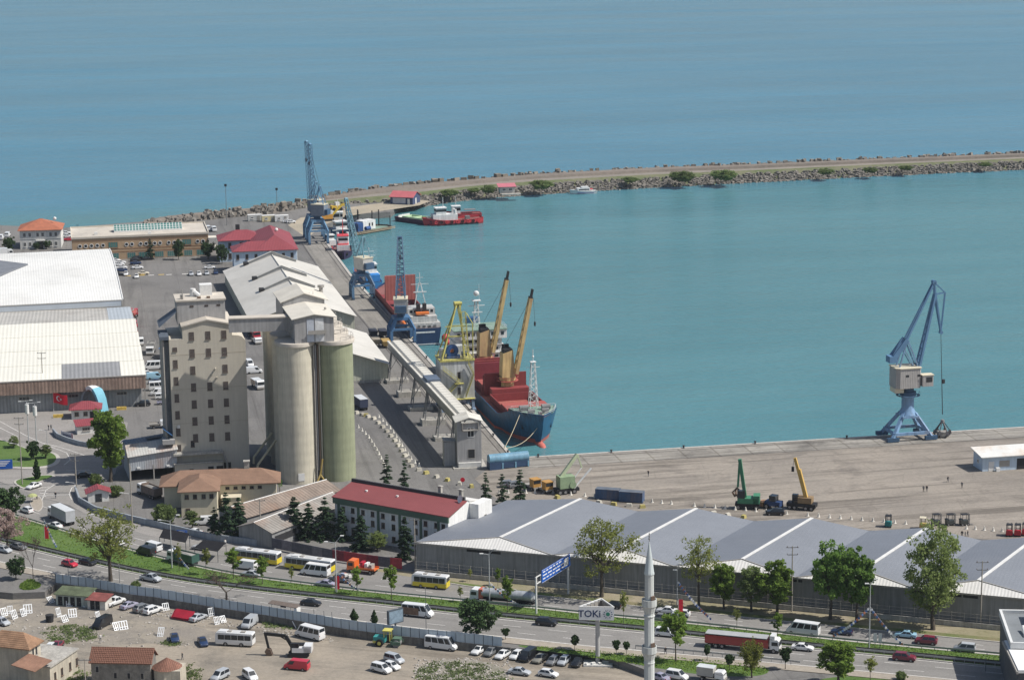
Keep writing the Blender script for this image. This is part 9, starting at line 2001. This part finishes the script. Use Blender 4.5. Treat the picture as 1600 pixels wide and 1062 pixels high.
# bunting
def bunting(a,b,sag,lab):
 a,b=Vector(a),Vector(b); n=int((b-a).length/.55); t=thing('bunting',lab,'bunting',a); cols=[mat('bunt%d'%k,c,.8,.1,1) for k,c in enumerate([(.7,.7,.72),(.08,.14,.36),(.1,.2,.45),(.7,.7,.7),(.55,.2,.12)])]; pts=[a.lerp(b,k/n)-Vector((0,0,sag*math.sin(math.pi*k/n))) for k in range(n+1)]
 mb=MB()
 for p,q in zip(pts,pts[1:]): mb.tube(p-a,q-a,.025,None,3,False)
 mb.build('rope',M_FRAMEW,t)
 for k,p in enumerate(pts[1:-1]): mb=MB(); mb.add([(-.25,0,0),(.25,0,0),(.18,.05,-.55),(-.2,.08,-.5)],[(0,1,2,3)]); mb.build('pennant',cols[(k*7+k//3)%5],t,None,p-a,random.uniform(-.5,.5))
def up(x,y,z): p=P(x,y); return Vector((p.x,p.y,z))
LP=up(1358,1013,9.0); bunting(LP,up(1300,1000,1.0),.6,'rope of bunting from the right lamp post down to the left'); bunting(LP,up(1412,1012,.8),.5,'rope of bunting from the right lamp post down to the right')
LP=up(1058,944,5.5); bunting(LP,up(1112,972,.8),.5,'rope of bunting sloping right from the red flag by the minaret'); bunting(up(269,888,6),up(296,892,.6),.4,'rope of bunting beside the green tipper'); bunting(up(70,842,5),up(89,857,.5),.3,'rope of bunting on the left grass median'); bunting(up(765,943,5),up(812,948,.6),.5,'rope of bunting in front of the tanker lorry'); bunting(up(526,925,5),up(562,925,.6),.4,'rope of bunting right of the middle red flag')
# ------------------------------------------------------------------ shelters and shacks
M_BLACKTARP=mat('black_canopy',(0.022,0.022,0.025),1.0,.2,.6,spec=.05)
for (a,b,c,d),lab in ((((249,838),(290,846),(296,836),(256,828)),'black canopy roof over the bus bay, left one'),(((304,854),(340,860),(353,850),(318,846)),'black canopy roof over the bus bay, right one')):
 q=[P(*v,2.8) for v in (a,b,c,d)]; o=sum(q,Vector())/4; t=thing('canopy',lab,'canopy',(o.x,o.y,0)); mb=MB(); mb.slab([(v.x-o.x,v.y-o.y,2.8+(.5 if k in(2,3) else -.1)) for k,v in enumerate(q)],.12); mb.build('roof',M_BLACKTARP,t)
 for v in q: mb=MB(); mb.box(v.x-o.x-.06,v.x-o.x+.06,v.y-o.y-.06,v.y-o.y+.06,0,2.75); mb.build('post',M_POSTD,t)
h=hp(419,953,467,961); t=thing('bus_shelter','bus shelter with brown arched roof panels at the near roadside','shelter',P(420,959),h)
for k in range(5):
 mb=MB(); mb.ext([(-.68+.62*math.sin(R(a))*1.1+.68,2.3+.45*math.cos(R(a))) for a in (-75,-40,0,40,75)]+[(.6,2.3),(.05,2.3)],0,1.3) if False else mb.slab([(k*1.45,-.2,2.5),(k*1.45+1.35,-.2,2.5),(k*1.45+1.35,1.4,2.8),(k*1.45,1.4,2.8)],.1); mb.build('roof_panel',mat('smoked_panel',(0.17,0.135,0.11),.4,.15,.6),t)
for x in (0,2.4,4.8,7.1): mb=MB(); mb.box(x,x+.1,1.1,1.2,0,2.6); mb.build('post',M_FRAMEG,t)
mb=MB(); mb.box(3.2,4.6,-.25,-.2,2.15,2.5); mb.build('name_board',M_DARK,t); mb=MB(); mb.box(6.6,7.3,-.2,1.2,0,2.3); mb.build('end_panel',M_FRAMEW,t); mb=MB(); mb.box(.8,5.6,.8,1.15,.4,.5); mb.build('bench',M_STEEL,t)
def shack(x,y,W,D,H,a,lab,wm,rm,doors,slope=.4):
 t=thing('shack',lab,'shack',P(x,y,LOT),a); mb=MB(); mb.extx([(0,0),(D,0),(D,H+slope),(0,H)],0,W); mb.build('wall',wm,t); mb=MB(); mb.slab([(-.4,-.5,H+.05),(W+.4,-.5,H+.05),(W+.4,D+.3,H+slope+.1),(-.4,D+.3,H+slope+.1)],.1); mb.build('roof',rm,t)
 for x_ in doors: door(t,x_,0,.1,.8,1.9,0,M_DARK)
 return t
shack(88,945,7.4,4.2,2.6,R(-14),'pale green shack with a dark mossy roof beside the hoarding',mat('shack_green',(0.42,0.46,0.41),.85,.2,.6,streak=.3),mat('mossy_roof',(0.10,0.12,0.07),.9,.35,.6),(1.0,2.4,3.9,5.4)); shack(137,951,4.2,3.4,2.2,R(-16),'open-fronted white shack with a rusty red roof right of the pale green one',mat('shack_white',(0.55,0.53,0.48),.85,.2,.6),mat('rust_red_roof',(0.22,0.07,0.06),.85,.3,.6),(1.2,2.4))
t=thing('red_sheet_pile','sloping pile of bright red roofing sheets at the foot of the retaining wall','roofing sheets',P(268,966,LOT),hp(266,960,302,966));
for k in range(4): mb=MB(); mb.slab([(.2*k,-.3,.3+.12*k),(5.0+.15*k,-.3,.3+.12*k),(4.6+.15*k,1.6,1.5+.12*k),(-.3+.2*k,1.6,1.5+.12*k)],.05); mb.build('sheet',mat('sheet_red',(0.40,0.02,0.04),.5,.1,.5,corr=('X',.3,.25)),t)
# white window frames leaning about the lot
fm1=MB()
for x in (-.9,-.3,.3,.9): fm1.box(x-.1,x+.1,-.06,.06,0,2.0)
for z in (0,.55,1.9): fm1.box(-1,1,-.055,.055,z,z+.16)
fme=fm1.mesh('window_frame',mat('pvc_white',(0.74,0.75,0.75),.4,.04,1)); gl=MB(); gl.box(-.34,.34,-.045,.045,.62,.7); gl.box(-.34,.34,-.045,.045,1.8,1.86); gl.box(-.28,-.22,-.045,.045,.7,1.8); gl.box(.22,.28,-.045,.045,.7,1.8); gme=gl.mesh('sash',MATS['pvc_white'])
frs=[(47,911,'darkest one in the shade of the pale shack'),(82,941,'leaning before the pale green shack, left'),(108,947,'leaning before the pale green shack, right'),(136,948,'upright left of the old white pickup'),(8,962,'in the left group, leftmost'),(16,958,'in the left group, tall one behind'),(24,966,'in the left group, low one in front'),(38,962,'in the left group, rightmost'),(44,958,'in the left group, behind the rightmost'),(93,963,'in the middle group, left'),(103,971,'in the middle group, front'),(114,964,'in the middle group, right'),(155,966,'behind the black van'),(194,983,'tall single one right of the black van'),(184,984,'broken low one beside the tall single one'),(250,994,'left of the navy saloon'),(340,975,'in the stack by the silver sedan, left'),(350,972,'in the stack by the silver sedan, right'),(260,953,'propped against the retaining wall left of the red sheets'),(331,962,'propped against the retaining wall above the stack'),(467,980,'bluish one propped against the wall right of the bus shelter')]
for k,(x,y,l) in enumerate(frs):
 t=thing('window_frame','white plastic window frame '+l,'window frame',P(x,y,LOT),random.uniform(-.2,1.0),'loose window frames in the dirt lot'); o=put('frame',fme,t); o.rotation_euler.x=-random.uniform(.3,.8); o.scale=(random.uniform(.55,.95),1,random.uniform(.75,1.05)); put('sash',gme,o)
t=thing('waste_bin','black waste bin standing among the window frames','bin',P(78,971,LOT),.2); mb=MB(); mb.lathe([(.001,0),(.75,0),(.9,1.5),(.95,1.6),(.001,1.7)],10); mb.build('body',M_DARK,t)
# ------------------------------------------------------------------ machines
def tracks(t,L_,w,h=.9,g=1.0):
 for s_ in (-1,1): mb=MB(); mb.ext([(-L_/2+h/2,0),(L_/2-h/2,0),(L_/2,h/2),(L_/2-h/2,h),(-L_/2+h/2,h),(-L_/2,h/2)],s_*g-w/2,s_*g+w/2); mb.build('track',M_TRIM,t)
def machine(name,lab,cat,p,a): return thing(name,lab,cat,p,a)
t=machine('tracked_excavator','black and white tracked excavator with its arm bent down in the dirt lot','excavator',P(467,1024,LOT),R(176)); tracks(t,4.6,.7); mb=MB(); mb.box(-2.6,1.2,-1.3,1.3,1.1,2.1); mb.box(-2.8,-1.2,-1.3,1.3,1.1,2.5); mb.build('body',paint('white'),t); mb=MB(); mb.box(-.2,1.5,.2,1.25,1.1,3.0); c=mb.build('cab',M_TRIM,t); mb=MB(); mb.box(-.1,1.52,.3,1.27,2.0,2.85); mb.build('cab_window',M_GLASS,c); mb=MB(); mb.box(-1.2,.4,-1.2,0,2.1,2.5); mb.build('engine_cover',M_TRIM,t)
mb=MB()
for a,b,w in (((1.2,-.2,1.6),(2.6,-.2,4.2),.55),((2.6,-.2,4.2),(6.6,-.2,4.6),.5),((6.9,-.2,4.9),(6.2,-.2,1.4),.42)): mb.beam(a,b,w,w*1.2)
mb.beam((2.6,-.2,3.4),(4.6,-.2,4.6),.2); bo=mb.build('boom',M_TRIM,t); mb=MB(); mb.ext([(5.4,.2),(6.6,.1),(7.0,.9),(6.5,1.6),(5.8,1.4)],-.7,.3); mb.build('bucket',mat('bucket_brown',(.16,.11,.08),.8,.2,1),bo)
t=machine('road_roller','yellow and teal road roller parked under the hoarding','roller',P(607,1008,LOT),hp(588,1008,630,1011,LOT)); mb=MB(); mb.tube((1.9,-1.05,.75),(1.9,1.05,.75),.75,None,16); mb.build('drum',M_STEEL,t,40); mb=MB(); mb.box(.8,2.9,-1.2,-1.05,.6,1.3); mb.box(.8,2.9,1.05,1.2,.6,1.3); mb.box(.7,1.0,-1.2,1.2,.6,1.3); mb.box(1.1,2.7,-.8,.8,1.35,1.9); mb.build('drum_frame',mat('roller_green',(.10,.17,.12),.6,.2,1),t); mb=MB(); mb.box(-3,-.6,-.9,.9,.8,2.0); mb.build('engine',mat('roller_teal',(.05,.28,.27),.5,.1,1),t); mb=MB(); mb.box(-3.1,-1.5,-1.0,1.0,.7,1.2); mb.build('fender',mat('roller_yellow',(.55,.5,.12),.5,.1,1),t); mb=MB()
for x,y in ((-.7,-.7),(-.7,.7),(.5,-.7),(.5,.7)): mb.box(x-.08,x+.08,y-.08,y+.08,1.2,3.3)
mb.box(-1,.8,-.95,.95,3.3,3.5); mb.build('canopy',MATS['roller_yellow'],t)
for s_ in (-1,1): mb=MB(); mb.tube((-1.6,s_*1.1-.25,.8),(-1.6,s_*1.1+.25,.8),.8,None,14); w=mb.build('wheel',M_TYRE,t,40); mb=MB(); mb.tube((-1.6,s_*1.1-.28,.8),(-1.6,s_*1.1+.28,.8),.4,None,10); mb.build('rim',MATS['roller_yellow'],w)
# quay apron machines
MG=mat('handler_green',(0.06,0.22,0.12),.5,.12,.6); t=machine('material_handler','dark green material handler with a raised folded boom on the apron','crane',P(1168,794),R(170)); mb=MB(); mb.box(-2.6,2.4,-1.5,1.5,1.6,2.9); mb.box(-3.0,-1.4,-1.5,1.5,1.6,3.6); mb.build('body',MG,t); mb=MB(); mb.box(.6,2.4,.2,1.5,2.9,4.8); mb.build('cab',M_GLASS,t); mb=MB(); mb.box(-3,3,-1.3,1.3,.7,1.5); mb.build('undercarriage',M_TRIM,t); wheelset(t,(-2.2,2.2),1.6,.65,.6); mb=MB(); mb.beam((.6,0,3),(2.0,0,12.4),.8,1.0); mb.beam((2.0,0,12.4),(2.4,0,5.4),.5,.6); mb.beam((.9,0,4.6),(1.6,.0,9.5),.25); bo=mb.build('boom',MG,t)
for k in range(4): a=k*math.pi/2+.4; mb=MB(); mb.beam((2.6,0,5.2),(2.6+1.2*math.cos(a),1.2*math.sin(a),4.1),.25); mb.beam((2.6+1.2*math.cos(a),1.2*math.sin(a),4.1),(2.6+.5*math.cos(a),.5*math.sin(a),3.0),.4); mb.build('grab_claw',mat('grab_brown',(.16,.10,.07),.7,.2,1),bo)
t=machine('mobile_crane','yellow mobile crane with a straight raised boom on the apron','crane',P(1253,795),R(160)); mb=MB(); mb.box(-3.6,3.6,-1.3,1.3,.8,1.7); mb.build('carrier',M_TRIM,t); wheelset(t,(-2.6,-1.2,1.6,2.8),1.35,.6,.5); mb=MB(); mb.box(-2.6,1.6,-1.3,1.3,1.8,3.2); mb.build('superstructure',mat('crane_ochre',(.25,.17,.09),.6,.2,.8),t); mb=MB(); mb.box(.8,2.2,.2,1.3,1.8,3.9); mb.build('cab',M_GLASS,t); mb=MB(); mb.beam((-1,0,3),(.9,0,10),.9,1.0); mb.beam((.8,0,9.0),(1.9,0,12.8),.65,.75); bo=mb.build('boom',mat('boom_yellow',(0.56,0.36,0.10),.55,.12,.6),t); mb=MB(); mb.tube((2.1,0,12.6),(2.4,0,10.4),.05,None,4); mb.bc((2.4,0,9.9),(.6,.4,1.2)); mb.build('hook_block',M_TRIM,bo)
t=machine('blue_tractor_unit','dark blue loader parked between the green handler and the yellow crane','loader',P(1209,794),R(150)); mb=MB(); mb.box(-2,2,-1.1,1.1,.8,2.0); mb.build('body',mat('loader_blue',(.03,.06,.15),.5,.15,1),t); mb=MB(); mb.box(-.8,.9,-1,1,2.0,3.4); mb.build('cab',M_GLASS,t); wheelset(t,(-1.4,1.5),1.2,.65,.5); mb=MB(); mb.bc((2.9,0,1.0),(1.2,2.4,1.2)); mb.build('bucket',mat('bucket_rust',(.3,.17,.1),.8,.2,1),t)
car('suv','black',1211,804,R(175),'black jeep below the dark blue loader on the apron')
for k,(x,y,c,lab) in enumerate([(1388,822,'teal','teal forklift alone on the apron'),(1442,825,'gold','yellow forklift left of the dark trio'),(1464,820,'dark','dark forklift, left of the trio behind the big tree'),(1486,820,'dark','dark forklift, middle of the trio behind the big tree'),(1508,820,'dark','dark forklift, right of the trio behind the big tree'),(1577,836,'red','red forklift, left one at the right edge'),(1590,836,'red','red forklift, middle one at the right edge'),(1602,835,'red','red forklift cut by the right edge')]):
 m=mat('forklift_'+c,dict(teal=(.03,.22,.22),gold=(.5,.38,.12),dark=(.06,.065,.06),red=(.45,.03,.04))[c],.5,.12,.8); t=thing('forklift',lab,'forklift',P(x,y),R(75 if c!='dark' else 10),'forklifts on the apron'); mb=MB(); mb.box(-1.3,.6,-.75,.75,.4,1.3); mb.box(-1.4,-.7,-.7,.7,1.3,1.6); mb.build('body',m,t); mb=MB()
 for xx,yy in ((-.9,-.65),(-.9,.65),(.5,-.65),(.5,.65)): mb.box(xx-.05,xx+.05,yy-.05,yy+.05,1.3,2.7)
 mb.box(-1.1,.6,-.75,.75,2.7,2.8); mb.build('overhead_guard',M_TRIM if c!='gold' else M_CREAM,t); mb=MB(); mb.box(.8,.95,-.5,-.35,.1,2.9); mb.box(.8,.95,.35,.5,.1,2.9); mb.box(.8,.95,-.5,.5,1.4,1.5); mb.box(.95,2.0,-.45,-.3,.1,.18); mb.box(.95,2.0,.3,.45,.1,.18); mb.build('mast',M_STEEL,t); wheelset(t,(-.9,.5),.8,.36,.25)
MB_=mat('container_blue',(0.05,0.11,0.22),.6,.15,.4,corr=('X',.35,.2),streak=.3,dirt=(.2,.13,.09),dirtamt=.5); h=hp(932,780,1006,785)
for k,(x,y,l) in enumerate(((950,779,'left'),(987,783,'right'))):
 t=thing('blue_container','worn dark blue steel container on the apron, %s of two end to end'%l,'container',P(x,y),h); mb=MB(); mb.box(-3.0,3.0,-1.2,1.2,.15,2.6); mb.build('body',MB_,t); mb=MB(); mb.box(-3.02,3.02,-1.22,1.22,2.6,2.7); mb.build('roof',mat('container_top',(.12,.14,.17),.7,.2,.5,dirt=(.25,.22,.2),dirtamt=.5),t); mb=MB()
 for xx in (-2.9,2.9): mb.box(xx-.1,xx+.1,-1.26,1.26,0,.25)
 mb.build('corner_feet',M_TRIM,t)
MT=mat('tank_blue',(0.17,0.33,0.44),.5,.15,.4,streak=.3); h=hp(764,731,823,725)
t=thing('blue_tank_trailer','light blue horizontal tank on a dark skirted frame at the quay corner','tank',P(800,729),h)
mb=MB(); mb.tube((-3.4,0,2.6),(4.4,0,2.6),1.35,None,16); mb.build('tank',MT,t,40); mb=MB(); mb.box(-3.4,4.4,-1.3,1.2,.2,1.8); mb.build('skirt',mat('skirt_navy',(.03,.06,.12),.7,.2,.5),t)
for x in (-3.0,.6,4.1): mb=MB(); mb.box(x-.2,x+.2,-1.42,-1.3,.1,1.7); mb.build('leg',MT,t)
t=thing('blue_tank','short light blue tank beside the longer tank at the quay corner','tank',P(772,732),h); mb=MB(); mb.tube((-1.5,0,2.7),(1.6,0,2.7),1.3,None,16); mb.build('tank',MT,t,40); mb=MB(); mb.box(-1.6,1.6,-1.35,1.2,0,1.9); mb.build('skirt',MATS['skirt_navy'],t)
t=thing('float_raft','grey square raft floating at the quay corner','raft',P(814,716,SEA_Z),h); mb=MB(); mb.box(-2,2,-2,2,0,.5); mb.build('deck',M_FRAMEW,t); mb=MB(); mb.tube((-2,-1.2,.1),(2,-1.2,.1),.4,None,8); mb.build('float',M_STEEL,t)
for k,(x,y,l) in enumerate(((832,764,'left'),(851,768,'right'))):
 t=thing('orange_tractor','orange terminal tractor parked by the slender pines, %s one'%l,'tractor',P(x,y),R(-60)); mb=MB(); mb.box(-2.6,2.4,-1,1,.7,1.1); mb.build('chassis',M_FRAMEG,t); mb=MB(); mb.box(.4,2.4,-1.1,1.1,1.1,3.0); c=mb.build('cab',mat('tractor_orange',(.46,.25,.07),.5,.12,.8),t); mb=MB(); mb.box(.35,2.45,-1.0,1.0,2.0,2.8); mb.build('cab_window',M_GLASS,c); mb=MB(); mb.box(.2,2.6,-1.2,1.2,3.0,3.15); mb.build('cab_roof',MATS['tractor_orange'],c); wheelset(t,(-1.8,1.6),1.15,.55,.45)
for k,(x,y,l) in enumerate(((795,760,'left'),(806,761,'right'))): car('suv','grey',x,y,R(10+20*k),'dark vehicle behind the slender pines, %s one'%l)
t=machine('mobile_harbour_crane','pale green mobile harbour crane with a bent boom on the apron','crane',P(885,770),R(20)); M_SG=mat('sage_machine',(.25,.33,.20),.6,.15,.6); mb=MB(); mb.box(-3,3,-1.4,1.4,.7,1.5); mb.build('carrier',M_TRIM,t); wheelset(t,(-2.2,-.8,1.6),1.5,.65,.5); mb=MB(); mb.box(-2.2,1.8,-1.5,1.5,1.6,4.6); mb.build('superstructure',M_SG,t); mb=MB(); mb.beam((-1.6,0,4.2),(3.0,0,9.8),.8); mb.beam((3.0,0,9.8),(4.2,0,6.2),.35); mb.build('boom',mat('sage_light',(.45,.5,.33),.6,.1,.6),t); mb=MB(); mb.tube((1.6,-1.2,1.4),(6.2,-1.4,6.2),.25,None,8); mb.build('pipe',M_SWH,t); mb=MB(); mb.tube((1.0,1.2,1.4),(5.0,1.6,6.0),.15,None,8); mb.build('pipe',M_SWH,t); mb=MB(); mb.tube((1.2,-1.7,2.4),(1.2,-1.5,2.4),.9,None,12); mb.build('drum',M_SG,t)
# small dark wagons beside the pier warehouse and orange one under the crane
for k,(x,y,c,l) in enumerate(((583,526,(.05,.055,.07),'dark hopper wagon, far left of four'),(598,526,(.05,.055,.07),'dark hopper wagon, far right of four'),(587,539,(.30,.26,.20),'grey hopper wagon, near left of four'),(603,542,(.42,.28,.10),'ochre hopper wagon, near right of four'))):
 t=thing('hopper_wagon',l+' by the portal crane','wagon',P(x,y),PA+R(90)); mb=MB(); mb.loft([[(-2.2,-1,.8),(2.2,-1,.8),(2.2,1,.8),(-2.2,1,.8)],[(-2.8,-1.3,2.4),(2.8,-1.3,2.4),(2.8,1.3,2.4),(-2.8,1.3,2.4)]]); mb.build('hopper',mat('wagon%d'%k,c,.7,.2,.6),t); wheelset(t,(-1.6,1.6),1.0,.4,.3)
# ------------------------------------------------------------------ blocks, cones and posts in the yard
def dot(me,nm,x,y,lab,cat,grp,rz=0): return tag(put(nm,me,None,P(x,y),rz),lab,cat,grp)
mb=MB(); mb.lathe([(.001,.95),(.12,.92),(.3,.12),(.42,.1),(.42,0)],8); cone=mb.mesh('white_marker',mat('marker_white',(.66,.63,.56),.8,.12,1,rnd=.15)); mb=MB(); mb.loft([[(-.75,-.5,0),(.75,-.5,0),(.75,.5,0),(-.75,.5,0)],[(-.6,-.35,.8),(.6,-.35,.8),(.6,.35,.8),(-.6,.35,.8)]]); blk=mb.mesh('concrete_block',mat('block_conc',(.46,.43,.36),.9,.25,.8,rnd=.25)); mb=MB(); mb.loft([[(-.75,-.5,0),(.75,-.5,0),(.75,.5,0),(-.75,.5,0)],[(-.6,-.4,.8),(.6,-.4,.8),(.6,.4,.8),(-.6,.4,.8)]]); blky=mb.mesh('concrete_block',mat('block_yellow',(.42,.36,.13),.9,.25,.8))
ORD='first second third fourth fifth sixth seventh eighth ninth tenth eleventh twelfth thirteenth fourteenth fifteenth sixteenth seventeenth eighteenth nineteenth'.split()
def nth(k):
 if k<19: return ORD[k]
 t,u=divmod(k+1,10); T={2:'twent',3:'thirt',4:'fort',5:'fift'}[t]; return T+'ieth' if u==0 else T+'y-'+ORD[u-1]
def along(pts,n):
 w=[Vector((a,b,0)) for a,b in pts]; L_=[(b-a).length for a,b in zip(w,w[1:])]; T=sum(L_); out=[]
 for k in range(n):
  d=T*k/(n-1)
  for (a,b),l in zip(zip(w,w[1:]),L_):
   if d<=l+1e-6: out.append(a.lerp(b,d/l)); break
   d-=l
 return out
for k,p in enumerate(along([(560,668),(575,682),(588,702),(601,728),(606,745)],13)): dot(cone,'white_marker',p.x,p.y,nth(k)+' white marker from the far end of the inner curved row by the green silo','marker','inner curved row of markers')
for k,p in enumerate(along([(592,652),(612,672),(630,700),(644,720),(655,728)],13)): dot(cone,'white_marker',p.x,p.y,nth(k)+' white marker from the far end of the outer curved row by the conveyor shadow','marker','outer curved row of markers')
for k,p in enumerate(along([(557,646),(584,655),(602,672),(619,692),(632,712),(643,729)],14)): dot(blk,'concrete_block',p.x,p.y,nth(k)+' concrete block from the far end of the curved row between the marker rows','concrete block','curved row of concrete blocks',.9)
for k,(x,y,m,l) in enumerate(((572,650,blky,'yellow block heading the curved row of blocks'),(655,735,blk,'white block, first in the row behind the white block building'),(666,740,blky,'yellow block, second in the row behind the white block building'),(682,746,blk,'white block, third in the row behind the white block building'),(699,751,blky,'yellow block, fourth in the row behind the white block building'),(718,757,blk,'white block, fifth in the row behind the white block building'),(737,761,blky,'yellow block, sixth in the row behind the white block building'),(871,778,blky,'yellow block behind the first warehouse ridge'),(936,786,blk,'grey block behind the second warehouse slope'),(959,789,blky,'yellow block right of the grey one behind the warehouse'),(983,791,blk,'grey block behind the second warehouse ridge, left'),(1004,793,blky,'yellow block behind the second warehouse ridge, right'),(1115,803,blk,'grey block behind the third warehouse slope'),(1137,806,blk,'grey block right of that behind the third slope'),(1162,809,blky,'yellow block left of the third warehouse ridge'))): dot(m,'concrete_block',x,y,l,'concrete block','scattered concrete blocks',.3*k)
for k,x in enumerate(list(range(780,900,14))+list(range(914,1060,15))+list(range(1085,1235,16))+list(range(1262,1420,17))+list(range(1510,1570,14))): dot(cone,'white_marker',x,interp([(780,772),(830,772),(870,772),(900,776),(1066,791),(1240,806),(1420,821),(1590,834)],x)-2,nth(k)+' white marker from the left in the long row behind the grey warehouse','marker','row of markers along the apron')
t=thing('stop_sign','red round sign on a post behind the white block','sign',P(723,762)); mb=MB(); mb.tube((0,0,0),(0,0,2.4),.06,None,5); mb.build('post',M_POLE,t); mb=MB(); mb.T=Matrix.Translation((0,-.06,2.2))@Matrix.Rotation(R(90),4,'X'); mb.cyl((0,0,0),.6,.05,12); mb.build('disc',MATS['flag_red'],t)
for k,(x,y,l) in enumerate(((91,652,'yellow barrier block beside the crimson kiosk'),(190,640,'yellow barrier block at the gate street'))): t=thing('barrier_block',l,'barrier',P(x,y),.1); mb=MB(); mb.box(-1.4,1.4,-.3,.3,0,.9); mb.build('block',M_YELPAINT,t)
t=thing('open_umbrella','round yellow-green umbrella at the checkpoint','umbrella',P(51,784)); mb=MB(); mb.tube((0,0,0),(0,0,1.9),.04,None,5); mb.build('stem',M_POLE,t); mb=MB(); mb.lathe([(1.3,1.6),(1.0,1.95),(.5,2.15),(.001,2.25)],10); mb.build('canopy',mat('umbrella_cloth',(.36,.38,.17),.8,.2,1),t)
t=thing('boom_barrier','thin boom barrier across the checkpoint street','barrier',P(58,780)); mb=MB(); mb.box(-.2,.2,-.2,.2,0,1.1); mb.build('stand',M_FRAMEG,t); mb=MB(); mb.beam((0,0,1.0),(8.0,.6,1.0),.09); mb.build('arm',M_FRAMEW,t)
# ------------------------------------------------------------------ people
def person_mesh(name,top,legs,stride=.0,arm=.1):
 V=[(0,0,.95),(0,0,1.2),(0,0,1.42),(0,0,1.52),(.02,0,1.66),(0,.22,1.40),(0,-.22,1.40),(arm,.27,1.12),(-arm,-.27,1.12),(arm*2.2,.25,.86),(-arm*1.2,-.25,.86),(0,.1,.9),(0,-.1,.9),(stride,.1,.5),(-stride,-.1,.5),(stride*1.2,.1,.06),(-stride*2,-.1,.06),(stride*1.2+.14,.1,.04),(-stride*2+.14,-.1,.04)]
 E=[(0,1),(1,2),(2,3),(3,4),(2,5),(2,6),(5,7),(6,8),(7,9),(8,10),(0,11),(0,12),(11,13),(12,14),(13,15),(14,16),(15,17),(16,18)]
 rad=[.15,.16,.15,.06,.115,.075,.075,.05,.05,.042,.042,.1,.1,.065,.065,.045,.045,.045,.045]
 me=bpy.data.meshes.new(name); me.from_pydata(V,E,[]); o=bpy.data.objects.new(name,me); col.objects.link(o); m=o.modifiers.new('skin','SKIN');
 for k,s in enumerate(me.skin_vertices[0].data): s.radius=(rad[k],rad[k]); s.use_root=(k==0)
 o.modifiers.new('sub','SUBSURF').levels=1; dg=bpy.context.evaluated_depsgraph_get(); dg.update(); r=bpy.data.meshes.new_from_object(o.evaluated_get(dg)); bpy.data.objects.remove(o)
 r.name=name; r.materials.clear()
 for mm in (mat('skin',(.42,.26,.18),.7,.05,1),mat('hair',(.03,.022,.018),.8,.1,1),top,legs,M_TRIM): r.materials.append(mm)
 for f in r.polygons:
  z=f.center.z; f.material_index=1 if z>1.70 else (0 if z>1.5 else (4 if z<.09 else (3 if z<.93 and abs(f.center.y)<.2 else (0 if z<.9 else 2)))); f.use_smooth=True
 return r
cl=lambda n,c: mat('cloth_'+n,c,.9,.1,2)
pms=[person_mesh('body',cl('dark',(.03,.03,.035)),cl('jeans',(.05,.06,.09)),.12,.12),person_mesh('body',cl('grey',(.18,.18,.18)),cl('black',(.02,.02,.022)),.03,.06),person_mesh('body',cl('white',(.6,.58,.55)),cl('jeans',(.05,.06,.09)),.1,.1)]
for k,(x,y,v,z,lab) in enumerate([(1443,768,1,0,'person in grey, left of two walking on the apron'),(1448,768,0,0,'person in dark clothes, right of two walking on the apron'),(1481,753,0,0,'person in dark clothes standing alone near the quay shed'),(1503,762,1,0,'person in grey walking below the quay shed'),(1503,839,0,0,'person in dark clothes, left of the group behind the big tree'),(1508,840,1,0,'person in grey, middle of the group behind the big tree'),(1512,838,0,0,'person in dark clothes, right of the group behind the big tree'),(1013,744,0,0,'person in dark clothes alone on the apron above the containers'),(1040,1022,0,0,'person in dark clothes walking on the pavement right of the minaret'),(87,778,0,0,'person in dark clothes standing at the checkpoint'),(76,672,0,0,'person in dark clothes at the corner of the kiosk wall, left'),(80,671,1,0,'person in grey at the corner of the kiosk wall, right'),(156,940-98,2,0,'person hidden by the big tree at the roadside'),(509,393,0,0,'person in dark clothes on the pier near the tall cranes'),(285,1030,0,LOT,'person in dark clothes on the mound right of the stone house'),(157,1002,2,LOT,'person in a white shirt above the stone house'),(115,1034,1,LOT,'person in grey sitting place between the two old houses'),(352,853,2,0,'person in white by the black canopy')]):
 if k in (12,16): continue
 t=thing('person',lab,'person',P(x,y,z),random.uniform(0,6)); put('body',pms[v],t)
# ------------------------------------------------------------------ haze
mb=MB(); mb.box(-2500,2500,-60,5200,-4.6,172)
hm=bpy.data.materials.new('haze_air'); hm.use_nodes=True; hn=hm.node_tree; hn.nodes.clear(); ho_=hn.nodes.new('ShaderNodeOutputMaterial'); hv=hn.nodes.new('ShaderNodeVolumePrincipled'); hv.inputs['Color'].default_value=(.80,.88,.96,1); hv.inputs['Density'].default_value=HAZE; hv.inputs['Anisotropy'].default_value=.2; hn.links.new(hv.outputs[0],ho_.inputs['Volume'])
if HAZE>0: struct(mb.build('haze',hm),'stuff')
